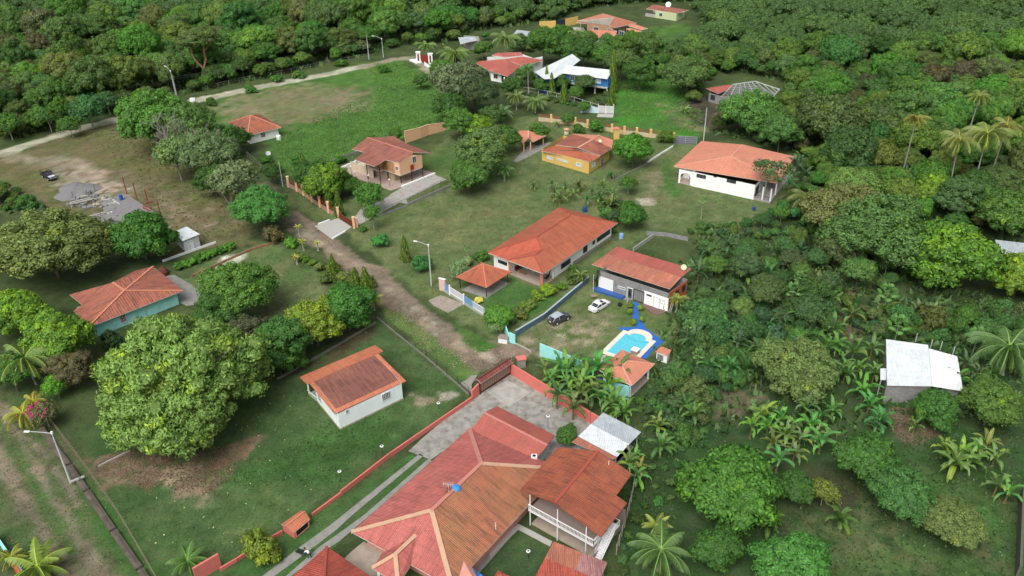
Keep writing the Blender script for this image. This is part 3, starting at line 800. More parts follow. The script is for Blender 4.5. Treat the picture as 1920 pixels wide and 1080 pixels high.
def tin_roof():
 a,b,c,d=at_h(cC(1310,600),2.9),at_h(cC(1630,765),2.75),at_h(cC(1425,975),2.75),at_h(cC(1098,800),2.9)
 H=House('tin_shelter','open shelter with flat grey and pale blue tin roof beside the balcony house','shelter',mid(a,c))
 m0,m1=mid(a,d),mid(b,c)
 H.roof([a,b,m1,m0,c,d],[([0,1,2,3],0),([3,2,4,5],1)],None,mats=[RF_tin,RF_white],t=.06,fascia=M_pole)
 e,f=at_h(cC(1045,850),2.6),at_h(cC(1395,995),2.6)
 H.roof([d-Z*.1,c-Z*.1,f,e],[[0,1,2,3]],RF_patched,t=.06,name='lower_roof')
 for p in inset([a,b,c,d],.4):H.post(p,0,2.7,.07,M_pole)
 mb=MB();q=inset([a,b,c,d],.6);mb.prism([(p.x,p.y)for p in q],0,.05);mb.build('floor_slab',M_conc,H.root)
 mb=MB();A,B=q[3],q[2];mb.face([(A.x,A.y,0),(B.x,B.y,0),(B.x,B.y,2.6),(A.x,A.y,2.6)]);mb.build('rear_wall',W_grey,H.root)
tin_roof()
def bottom_roofs():
 e=3.0
 n,l,r=at_h((612.3,1024.3),e),at_h((548,1081),e),at_h((697,1082),e)
 u,v=(l-n).normalized()*9,(r-n).normalized()*9.5
 P=[n,n+u,n+u+v,n+v]
 ap=(P[0]+P[2])/2+Z*1.9
 H=House('red_roof_house','house with bright red ribbed hip roof cut off at the bottom edge, man beside it','house',(P[0]+P[2])/2)
 V=P+[ap]
 H.roof(V,[[0,1,4],[1,2,4],[2,3,4],[3,0,4]],RF_red,t=.18)
 H.caps(V,[(0,4),(1,4),(2,4),(3,4)],CAP_dark,.18,.06)
 H.walls(inset(P,.8),e,M_white)
 a,b,c=at_h((1037.8,1015),2.7),at_h((1138.9,1054.4),2.6),at_h((1001,1086),2.6)
 d=c+(b-a)
 H=House('rusty_shed','low shed with flaking mauve and red tin roof below the balcony','shed',mid(a,d))
 m0,m1=lerp(a,b,.55),lerp(c,d,.55)
 V=[a,m0,b,d,m1,c,lerp(a,c,.45),lerp(m0,m1,.45),lerp(b,d,.45)]
 H.roof(V,[([0,1,7,6],0),([6,7,4,5],2),([1,2,8,7],1),([7,8,3,4],2)],None,mats=[RF_patched,RF_purple,RF_red],t=.08)
 H.walls(inset([a,b,d,c],.3),2.55,W_grey)
 a,b=at_h((841,1072),2.9),at_h((868.5,1050),3.4)
 c=at_h((884,1062),2.9)
 H=House('pink_annex','little pink gable annex tucked under the eave of the largest house','annex',mid(a,c))
 back=(MHP[3]-MHP[0]).normalized();nrm=Vector((back.y,-back.x,0))
 d1,d2=a+Vector((1.5,-3.2,0)),c+Vector((1.5,-3.2,0))
 H.walls([xy0(a),xy0(c),xy0(d2),xy0(d1)],2.8,W_pink,gables=[(0,b)])
 H.roof([a,b,b+Vector((1.5,-3.2,0)),d1,c,d2],[[0,1,2,3],[1,4,5,2]],W_pink,t=.06)
 t0=at_h((875,1066),2.5)
 q=[at_h((884,1064),2.5),at_h((908,1082),2.3),at_h((890,1090),2.0),at_h((864,1084),2.2)]
 mb=MB();nx=8
 g=[[lerp(lerp(q[0],q[1],i/nx),lerp(q[3],q[2],i/nx),j/nx)+Z*(.12*math.sin(i*1.3)*math.cos(j*1.1))for j in range(nx+1)]for i in range(nx+1)]
 for i in range(nx):
  for j in range(nx):mb.face([g[i][j],g[i+1][j],g[i+1][j+1],g[i][j+1]])
 tag(mb.build('tarpaulin',plain('blue_tarp',(.02,.13,.42),.5),smooth=True),'crumpled blue tarpaulin awning against the little pink annex','tarpaulin')
 a,b,c,d=at_h((934,1069),2.4),at_h((957,1080),2.4),at_h((945,1095),2.4),at_h((925,1083),2.4)
 H=House('small_canopy','tiny red tiled canopy at the bottom edge beside the dark lawn','canopy',mid(a,c))
 V=[a,b,c,d,(a+b+c+d)/4+Z*.7]
 H.roof(V,[[0,1,4],[1,2,4],[2,3,4],[3,0,4]],RF_red,t=.1)
 for p in inset([a,b,c,d],.25):H.post(p,0,2.3,.08,M_white)
bottom_roofs()
# ------------------------------------------------------------------ small white house with brown gable roof
def small_house():
 z_n,z_f,z_r=3.05,3.5,4.3
 nL,nR=at_h(cD(527,765),z_n),at_h(cD(1183,462),z_n)
 rL,rR=at_h(cD(300,488),z_r),at_h(cD(928,212),z_r)
 fL,fR=at_h(cD(204,426),z_f),at_h(cD(900,132),z_f)
 r2L,r2R=at_h(cD(276,492),z_r+.12),at_h(cD(974,186),z_r+.12)
 H=House('small_gable_house','small pale blue house with brown stained roof edged in orange tiles','house',mid(nL,fR))
 m=.055
 def q(s,t):return lerp(lerp(rL,rR,s),lerp(nL,nR,s),t)+Z*.03
 H.roof([rL,rR,nR,nL],[[0,1,2,3]],RF_brown,fascia=CAP_orange)
 V=[rL+Z*.03,rR+Z*.03,nR+Z*.03,nL+Z*.03,q(m,.0),q(1-m,.0),q(1-m,.9),q(m,.9)]
 H.roof(V,[[0,4,7,3],[5,1,2,6],[7,6,2,3]],RF_eave,t=.04,name='roof_trim')
 H.roof([fL,fR,r2R,r2L],[[0,1,2,3]],RF_eave,fascia=CAP_orange,name='porch_roof')
 b0,b1=G(*cD(580,912)),G(*cD(1158,632))
 bl=G(*cD(368,655));br=b1+(bl-b0)
 foot=[b0,b1,br,bl]
 ap=[lerp(b1,br,.8),lerp(b0,bl,.8)]
 H.walls(foot,z_n+.05,W_lightblue,gables=[(1,ap[0]+Z*(z_r-.15)),(3,ap[1]+Z*(z_r-.15))])
 ex=(bl-b0);pl,pr=bl+(G(*cD(283,582))-bl),br+(G(*cD(283,582))-bl)
 H.slab([bl,br,pr,pl],0,.15,M_concl,'porch_floor')
 for t in(0.02,.5,.98):H.post(lerp(pl,pr,t),.1,z_f-.05,.1,M_white)
 mb=MB();mb.box(lerp(pl,bl,.5)+Z*.8,(bl-pl)*.5,Vector((.04,.04,0)),Z*.05);mb.build('porch_rail',M_whitep,H.root)
 H.opening(b0,b1,cD(960,590),cD(1042,615),'window',M_frame,glass(),(5,4))
 H.opening(b0,b1,cD(628,733),cD(656,755),'window',M_frame,glass(),(2,1))
 H.opening_at(bl,b0,1.0,2.0,1.0,2.3,'window',M_frame,glass(),(3,2))
 m2=MB();Q=inset(foot,-.06);m2.prism([(q_.x,q_.y)for q_ in Q],0,.3);m2.build('plinth',plain('stained_plinth',(.36,.33,.24),.9,dirt=.5),H.root)
small_house()
# ------------------------------------------------------------------ house with orange hip roof and porch
def porch_house():
 e=3.6
 K=cE
 BL,BR,P0,Lc=at_h(K(1075,84),e),at_h(K(1590,225),e),at_h(K(935,672),e),at_h(K(443,486),e)
 P1=at_h(K(612,552),e)
 mA,mB_=mid(BL,BR),mid(Lc,P0)
 RA,RB=hit(K(1182,150),mA,mB_),hit(K(870,350),mA,mB_)
 zr=(RA.z+RB.z)/2;RA,RB=at_h(K(1182,150),zr),at_h(K(870,350),zr)
 Q=at_h(K(922,458),e+(zr-e)*.62);A2=at_h(K(850,510),e+(zr-e)*.55)
 H=House('hip_roof_house','long white house with orange hip roof and open front porch beside the gazebo','house',mid(BL,P0))
 V=[BL,BR,P0,P1,Lc,RA,RB,Q,A2]
 H.roof(V,[([0,5,6,4],0),([0,1,5],0),([4,6,7,3],1),([3,7,8],0),([3,8,2],0),([2,8,7,6,5,1],0)],None,mats=[RF_orange,roofmat('redder_sheet_roof',(0.538,0.122,0.069),(0.486,0.110,0.063),st=.3,seed=21)],fascia=M_fascia)
 H.caps(V,[(5,6),(5,0),(5,1),(6,4),(6,7),(7,3),(8,2),(8,3),(7,8)],CAP_dark,.13,.05)
 foot=inset([BL,BR,P0,Lc],[.8,1.0,.9,.8])
 fb,fr,fp,fl=foot
 d=(fb-fl).normalized()
 s=(fp-fl).normalized()
 pw=(P0-P1).length-.9;pd=4.2
 i0=fp-s*pw;i1=i0+d*pd;i2=fp+d*pd
 poly=[fl,i0,i1,i2,fr,fb]
 H.walls(poly,e+.1,M_white)
 H.slab([i0-d*.25,fp-d*.25+s*.35,i2+s*.35,i1],0,.2,M_tile,'porch_floor')
 pc=plain('terracotta_column',(.52,.19,.12),.8)
 H.post(fp-s*.2,0,e,.27,pc,'porch_column');H.post(i0+s*.0-d*.12,0,e,.2,pc,'porch_column')
 H.opening(fl,i0,K(537,548),K(612,600),'window',M_black,glass(),(4,1))
 A,B=fp,fr
 H.opening(A,B,K(1092,592),K(1168,575),'window',M_black,glass(),(4,1))
 for(a,b,br)in((K(1287,440),K(1317,470),(2,1)),(K(1369,388),K(1383,405),(1,1)),(K(1408,356),K(1515,318),(7,2)),(K(1247,535),K(1279,583),(2,2))):
  H.opening(A,B,a,b,'window',M_black,glass(),br)
 H.opening_at(i1,i2,.6,2.2,.9,2.1,'window',M_frame,glass(),(2,1));H.opening_at(i1,i2,2.8,3.8,.15,2.3,'door',M_frame,W_wood,(1,1))
 H.post(i2+s*.05-d*.6,.2,e,.12,M_white,'porch_column')
 st=plain('stained_rubble_base',(.30,.28,.24),.95,var=.3,scale=2,dirt=.6)
 mb=MB();a,b=lerp(A,B,.42),B;n_=Vector(((B-A).y,-(B-A).x)).normalized()*.1
 if n_.dot(V2(A))>0 and False:n_=-n_
 mb.box(Vector(((a.x+b.x)/2+n_.x*.0,(a.y+b.y)/2,.35)),Vector((b.x-a.x,b.y-a.y,0))*.5,Vector((n_.x,n_.y,0)),Z*.35);mb.build('stone_base',st,H.root)
 r=random.Random(4)
 for i in range(5):
  c=i1+s*(1.3+i*.85)-d*(1.1+.25*(i%2));c=Vector((c.x,c.y,.2))
  t=thing('plastic_chair','white plastic chair in the row on the porch of the long orange-roofed house','chair',c,'white plastic chairs on the porch')
  sd,ss=Vector((d.x,d.y,0)),Vector((s.x,s.y,0))
  mb=MB();mb.box(c+Z*.43,ss*.24,sd*.22,Z*.02);mb.build('seat',M_whitep,t)
  mb=MB();mb.box(c+Z*.68+sd*.22,ss*.24,sd*.02,Z*.24);mb.build('backrest',M_whitep,t)
  for ax in(-1,1):
   for ay in(-1,1):
    mb=MB();p=c+ss*.2*ax+sd*.18*ay;mb.bar(p,p+Z*.43,.02);mb.build('leg',M_whitep,t)
 c=i0+s*2.2+d*1.3;c=Vector((c.x,c.y,.2));sd,ss=Vector((d.x,d.y,0)),Vector((s.x,s.y,0))
 t=thing('coffee_table','low wooden slatted table on the porch floor near the lawn edge','table',c)
 mb=MB();mb.box(c+Z*.4,ss*.7,sd*.3,Z*.03);mb.build('table_top',W_wood,t)
 for ax in(-1,1):
  for ay in(-1,1):mb=MB();p=c+ss*.6*ax+sd*.24*ay;mb.bar(p,p+Z*.38,.03);mb.build('leg',W_wood,t)
 c=i1+s*.55-d*2;c=Vector((c.x,c.y,.2))
 t=thing('bench','dark red wooden bench against the inner porch wall','bench',c)
 rd=plain('dark_red_wood',(.12,.03,.025),.7)
 mb=MB();mb.box(c+Z*.42,sd*1.0,ss*.24,Z*.03);mb.build('seat',rd,t)
 mb=MB();mb.box(c+Z*.75-ss*.22,sd*1.0,ss*.03,Z*.25);mb.build('backrest',rd,t)
 for a in(-1,1):mb=MB();mb.box(c+Z*.2+sd*a*.9,sd*.04,ss*.2,Z*.2);mb.build('leg',rd,t)
 c=Vector((fp.x,fp.y,0))+sd*1.6-ss*.2
 t=thing('hammock','dark hanging hammock slung from the porch corner column','hammock',(c.x,c.y,0))
 mb=MB();pts=[Vector((fp.x,fp.y,2.2))-ss*.2+sd*x for x in(0.1,.6,1.2,1.9,2.6,3.2)]
 for i,p in enumerate(pts):p.z=2.2-[0,.7,1.15,1.2,.8,0][i]
 for i in range(5):
  wa,wb=[.03,.2,.35,.35,.2,.03][i],[.03,.2,.35,.35,.2,.03][i+1]
  mb.face([pts[i]-ss*wa,pts[i]+ss*wa,pts[i+1]+ss*wb,pts[i+1]-ss*wb])
 mb.build('hammock_cloth',M_black,t)
 return poly
porch_house()
def gazebo():
 e=2.5
 Lf,Fr,Rt=at_h(cX(213,238),e),at_h(cX(553,357),e),at_h(cX(828,180),e)
 Bk=Lf+Rt-Fr
 ap=hit(cX(515,85),Lf,Rt);ap=at_h(cX(512,88),3.9)
 H=House('gazebo','open gazebo with orange pyramid roof on thin black posts behind the blue-white fence','gazebo',(Lf+Rt)/2)
 V=[Lf,Fr,Rt,Bk,ap]
 H.roof(V,[[0,1,4],[1,2,4],[2,3,4],[3,0,4]],RF_orange,fascia=CAP_orange,t=.08)
 H.caps(V,[(0,4),(1,4),(2,4),(3,4)],CAP_orange,.1,.04)
 Q=inset([Lf,Fr,Rt,Bk],.45)
 for p in Q:H.post(p,0,e+.1,.07,M_black)
 H.slab([G(*cX(270,385)),G(*cX(555,478)),G(*cX(812,308)),G(*cX(560,230))],0,.08,M_conc,'floor_slab')
gazebo()
# ------------------------------------------------------------------ grey block house with patched red roof
def block_house():
 K=cF
 bl,br_,fr,fl=at_h(K(458,134),4.3),at_h(K(1296,380),4.3),at_h(K(1056,612),3.7),at_h(K(178,334),3.7)
 c0,c1=at_h(K(348,214),4.45),at_h(K(1182,480),4.45)
 H=House('block_house','grey block house with patched rusty and pink sheet roof facing the pool garden','house',mid(bl,fr))
 V=[fl,fr,c1,c0,br_,bl]
 mA,mB_=lerp(fl,fr,.5),lerp(c0,c1,.5)
 V+=[mA,mB_]
 H.roof(V,[([0,6,7,3],0),([6,1,2,7],1),([3,7,2,4,5],2)],None,mats=[RF_patched,roofmat('patched_orange_roof',(0.576,0.207,0.138),(0.461,0.159,0.098),stain=(.2,.12,.08),st=.6,seed=31,patch=.4),RF_pinkred],t=.08)
 for a,b in((K(420,345),K(720,375)),):
  pass
 A,B=G(*K(262,610)),G(*K(1022,866))
 back=(xy0(bl)-xy0(fl)).normalized()
 dep=(xy0(bl)-xy0(fl)).length-1.6
 C,D=B+back*dep,A+back*dep
 H.walls([A,B,C,D],4.0,W_block)
 def panel(pa,pb,mat,name,off=.03):
  p,q=hit(pa,A,B),hit(pb,A,B);u=(B-A).normalized();n=Vector((u.y,-u.x,0))
  if n.dot(-A)<0:n=-n
  t0,t1=sorted([(p-A).dot(u),(q-A).dot(u)]);z0,z1=sorted([p.z,q.z]);z0=max(z0,.02)
  mb=MB();mb.box(A+u*(t0+t1)/2+n*off*.5+Z*((z0+z1)/2),u*(t1-t0)/2,n*off,Z*((z1-z0)/2));return mb.build(name,mat,H.root)
 panel(K(258,462),K(414,665),M_whitep,'white_panel')
 panel(K(768,628),K(1030,862),M_white,'white_wall_panel')
 H.opening(A,B,K(580,590),K(632,728),'door',M_frame,glass(),(1,1),depth=.09)
 H.opening(A,B,K(655,610),K(760,770),'window',M_black,W_block,(5,1),depth=.04,name='security_grille')
 H.opening(A,B,K(880,690),K(934,828),'door',M_frame,plain('pale_grey_door',(.30,.32,.33),.5),(1,1),depth=.09)
 H.opening(A,B,K(955,722),K(1000,780),'window',M_frame,glass(),(2,1),depth=.09)
 H.opening(A,B,K(800,668),K(848,694),'window',M_black,plain('small_plaque',(.5,.5,.48),.6),(3,2),depth=.07,name='vent_block')
 H.opening(A,B,K(478,575),K(555,625),'window',M_frame,glass('grey_glass',(.1,.11,.12)),(6,1),depth=.06)
 mb=MB();u=(B-A).normalized();n=Vector((u.y,-u.x,0))
 if n.dot(-A)<0:n=-n
 a0,a1=G(*K(196,638)),G(*K(520,735))
 mb.prism([(a0.x,a0.y),(a1.x,a1.y),(a1.x-n.x*2.2,a1.y-n.y*2.2),(a0.x-n.x*2.2,a0.y-n.y*2.2)],0,.45);mb.build('blue_terrace',plain('blue_terrace_paint',(.03,.10,.32),.6,dirt=.4),H.root)
 a0,a1=G(*K(620,745)),G(*K(900,905));
 mb=MB();q=[G(*K(735,800)),G(*K(880,905)),G(*K(960,900)),G(*K(1020,868)),B,lerp(A,B,.66)]
 mb.prism([(p.x,p.y)for p in q],0,.14);mb.build('brown_terrace',plain('brown_terrace_tiles',(.16,.10,.085),.8,dirt=.3),H.root)
 mb=MB();q=[G(*K(530,730)),G(*K(600,750)),G(*K(655,735)),lerp(A,B,.52),lerp(A,B,.42)]
 mb.prism([(p.x,p.y)for p in q],0,.25);mb.build('doorstep',M_conc,H.root)
 H.post(G(*K(192,640)),0,3.7,.05,M_pole);H.post(G(*K(575,770)),0,3.7,.05,M_pole)
 mb=MB();e=(C-B).normalized();un=u*.08
 mb.box((B+C)/2+Z*2.0+un,(C-B)*.5-e*.35,u*.04,Z*1.95);mb.build('side_cladding',W_orange,H.root)
 for t in(.35,.7):H.opening_at(B+u*.13,C+u*.13,(C-B).length*t,(C-B).length*t+.9,2.2,3.3,'window',M_black,glass(),(2,1))
 c=G(*K(232,600));t=thing('spiral_stair','black spiral stair beside the white panel at the end of the grey block house','stairs',c)
 mb=MB();mb.tube([c,c+Z*4],.07,8);mb.build('newel_post',M_black,t)
 for i in range(14):
  a=i*.55;dd=Vector((math.cos(a),math.sin(a),0));sd=Vector((-dd.y,dd.x,0))
  mb=MB();z=Z*(.5+i*.23);mb.face([c+z+dd*.06,c+z+dd*.75-sd*.2,c+z+dd*.75+sd*.2]);mb.face([c+z-Z*.04+dd*.06,c+z-Z*.04+dd*.75+sd*.2,c+z-Z*.04+dd*.75-sd*.2])
  mb.bar(c+z+dd*.75,c+z+dd*.75+Z*.8,.02);mb.build('tread',M_black,t)
 p=at_h(K(1212,365),4.9);t=thing('satellite_dish','pale green satellite dish on the pink rear corner of the patched roof','satellite dish',(p.x,p.y,4.4))
 mb=MB();mb.tube([p-Z*.6,p-Z*.1],.05,6);mb.build('mast',M_pole,t)
 mb=MB();f=Vector((-.1,-.75,.65)).normalized();dish(mb,p,f,.55);mb.build('dish',plain('pale_green_dish',(.45,.60,.36),.6),t,smooth=True)
 b0,b1=G(*K(1040,890)),G(*K(1080,880));t=thing('ladder','short metal ladder leaning at the right end of the grey block house','ladder',b0)
 top0=b0+back*.7+Z*2.0;sd=(b1-b0).normalized()*.45
 mb=MB();mb.bar(b0,top0,.03);mb.bar(b0+sd,top0+sd,.03)
 for i in range(1,8):mb.bar(lerp(b0,top0,i/8),lerp(b0,top0,i/8)+sd,.025)
 mb.build('ladder_frame',M_pole,t)
 c=G(*K(492,800));t=thing('plant_tub','black round tub on the grass beside the white sedan','tub',c)
 mb=MB();mb.lathe(c,[(.32,0),(.42,.5),(.38,.5),(.34,.38),(0,.38)],14);mb.build('tub_body',M_black,t)
 c=G(*K(200,712));t=thing('garden_table','small weathered wooden table by the blue terrace','table',c)
 mb=MB();mb.box(c+Z*.5,(.55,.15,0),(-.12,.4,0),Z*.03);mb.build('table_top',plain('weathered_wood',(.24,.19,.14),.9),t)
 for ax,ay in((-1,-1),(1,-1),(-1,1),(1,1)):mb=MB();p=c+Vector((.45*ax,.3*ay,0));mb.bar(p,p+Z*.5,.03);mb.build('leg',plain('weathered_wood',(.24,.19,.14),.9),t)
def dish(mb,p,f,r,seg=14):
 a=f.cross(Z).normalized();b=a.cross(f)
 rings=[[p-f*.18*r*(1-(k/3)**2)*1.4+(a*math.cos(t*2*math.pi/seg)+b*math.sin(t*2*math.pi/seg))*r*k/3 for t in range(seg)]for k in range(1,4)]
 c=p-f*.25*r
 for t in range(seg):mb.face([c,rings[0][t],rings[0][(t+1)%seg]])
 for k in range(2):
  for t in range(seg):mb.face([rings[k][t],rings[k+1][t],rings[k+1][(t+1)%seg],rings[k][(t+1)%seg]])
block_house()
# ------------------------------------------------------------------ pool, deck, pavilion
def pool():
 K=cG
 W1,W0,WR=G(*K(785,542),.12),G(*K(1022,315),.12),G(*K(1352,430),.12)
 W2=W1+(WR-W0)
 u=(WR-W0);lw=u.length;u/=lw;v=(W1-W0);lv=v.length;v/=lv
 t=thing('swimming_pool','turquoise swimming pool with cream coping and a rounded end','pool',(W0+W2)/2-Z*.12)
 def pt(a,b,z):q=W0+u*a+v*b;return Vector((q.x,q.y,z))
 cb=.85;rc=lw*.27;cx=lw*.5
 def outline(off,r):
  L0=[(off,lv-off),(off,off)]
  arc=[]
  n=16
  th0=0
  for i in range(n+1):
   a=math.pi-math.pi*i/n
   arc.append((cx+r*math.cos(a),off-r*.82*math.sin(a)))
  return L0+arc+[(lw-off,off),(lw-off,lv-off)]
 oi,oo=outline(cb,rc-.25),outline(0,rc+.55)
 mb=MB();n=len(oi)
 for i in range(n):
  j=(i+1)%n
  mb.face([pt(*oo[i],.12),pt(*oo[j],.12),pt(*oi[j],.12),pt(*oi[i],.12)])
  mb.face([pt(*oo[i],0),pt(*oo[j],0),pt(*oo[j],.12),pt(*oo[i],.12)])
 mb.build('coping',plain('cream_coping',(.66,.63,.54),.7,dirt=.15),t)
 mb=MB();tl=plain('pool_basin_tiles',(.10,.52,.62),.4,var=.05)
 for i in range(n):
  j=(i+1)%n;mb.face([pt(*oi[i],.06),pt(*oi[j],.06),pt(*oi[j],.119),pt(*oi[i],.119)])
 mb.build('basin',tl,t)
 m,nn,b,o=newmat('pool_water');k=N(nn);geo=k.node('ShaderNodeNewGeometry')
 f=k.noise(geo.outputs['Position'],1.6,3)
 k.link(k.mix(f,(.055,.42,.56),(.14,.60,.70)),b.inputs['Base Color']);b.inputs['Roughness'].default_value=.06
 k.bump(k.noise(geo.outputs['Position'],5,2),.12,.05,b)
 mb=MB();mb.face([pt(*p,.085)for p in oi[::-1]]);mb.build('pool_water',m,t)
 mb=MB();st=plain('pool_step_edge',(.04,.26,.36),.4)
 for rr in(rc-.1,rc+.35):
  pts=[pt(cx+rr*math.cos(a),cb-.1-rr*.6*math.sin(a)*(1 if rr<rc else-.9),.10)for a in[math.pi*i/12 for i in range(13)]]
  for i in range(12):mb.bar(pts[i],pts[i+1],.025)
 mb.build('pool_steps',st,t)
 c=pt(lw-cb-.5,lv*.62,.12)
 t2=thing('pool_block','white block with brown side at the pool edge near the pavilion','block',c)
 mb=MB();mb.box(c+Z*.35,u*.55,v*.55,Z*.35);mb.build('block_body',plain('brown_tile_block',(.34,.2,.15),.7),t2)
 mb=MB();mb.box(c+Z*.74,u*.62,v*.62,Z*.04);mb.build('cap',M_whitep,t2)
 bp=plain('bright_blue_paint',(.025,.125,.44),.6,var=.15,scale=2,dirt=.25,dirtcol=(.05,.12,.3))
 K=cG
 path=[K(1110,30),K(1190,55),K(1165,110),K(1180,190),K(1245,300),K(1330,360),K(1435,430),K(1300,540),K(1255,610),K(1200,600),K(1000,420),K(1030,322),K(980,320),K(975,292),K(1105,290),K(1150,285),K(1112,190),K(1120,110)]
 slab('blue_path',path,.05,bp,'bright blue painted concrete path and pool deck','path')
 for x,y in((765,590),(830,585),(790,607),(865,592),(818,632),(775,640),(845,610),(740,615)):
  c=G(*K(x,y));mb=MB();mb.lathe(c,[(.42,-.01),(.42,.06),(0,.06)],9)
  tag(mb.build('stepping_stone',M_concl),'round pale stepping stone between the pool and the pavilion','stepping stone','stepping stones by the pool')
 e=2.9
 T,Rr,Bt=at_h(K(1004,513),e),at_h(K(1337,662),e),at_h(K(1106,880),e)
 Lf=T+Bt-Rr
 ra,rb=at_h(K(1062,630),4.0),at_h(K(1008,690),4.0)
 H=House('pool_pavilion','small pavilion with salmon hip roof between the pool and the turquoise wall','pavilion',(T+Bt)/2)
 V=[T,Rr,Bt,Lf,ra,rb]
 H.roof(V,[[0,1,4],[1,2,5,4],[2,3,5],[3,0,4,5]],RF_salmon,fascia=M_white)
 H.caps(V,[(4,5),(0,4),(1,4),(2,5),(3,5)],CAP_salmon,.12,.05)
 Q=inset([T,Rr,Bt,Lf],.7)
 for q in Q:H.post(q,0,e,.14,M_white)
 H.slab(inset([T,Rr,Bt,Lf],.4),0,.12,M_tile)
 H.walls([Q[2],Q[3],lerp(Q[3],Q[0],.4),lerp(Q[2],Q[1],.4)],1.4,W_grey)
 e=1.7
 a,b,c,d=at_h(K(1405,482),e),at_h(K(1505,520),e),at_h(K(1470,580),e),at_h(K(1345,535),e)
 H=House('pump_shed','low pump shed with small pinkish roof and black grille right of the pool','shed',mid(a,c))
 H.roof([a,b,c,d],[[0,1,2,3]],RF_salmon,t=.08);q=inset([a,b,c,d],.15)
 H.walls(q,e-.02,M_white)
 H.opening_at(q[3],q[2],.15,1.3,.1,1.4,'window',M_whitep,M_dark,(5,1),name='grille')
pool()
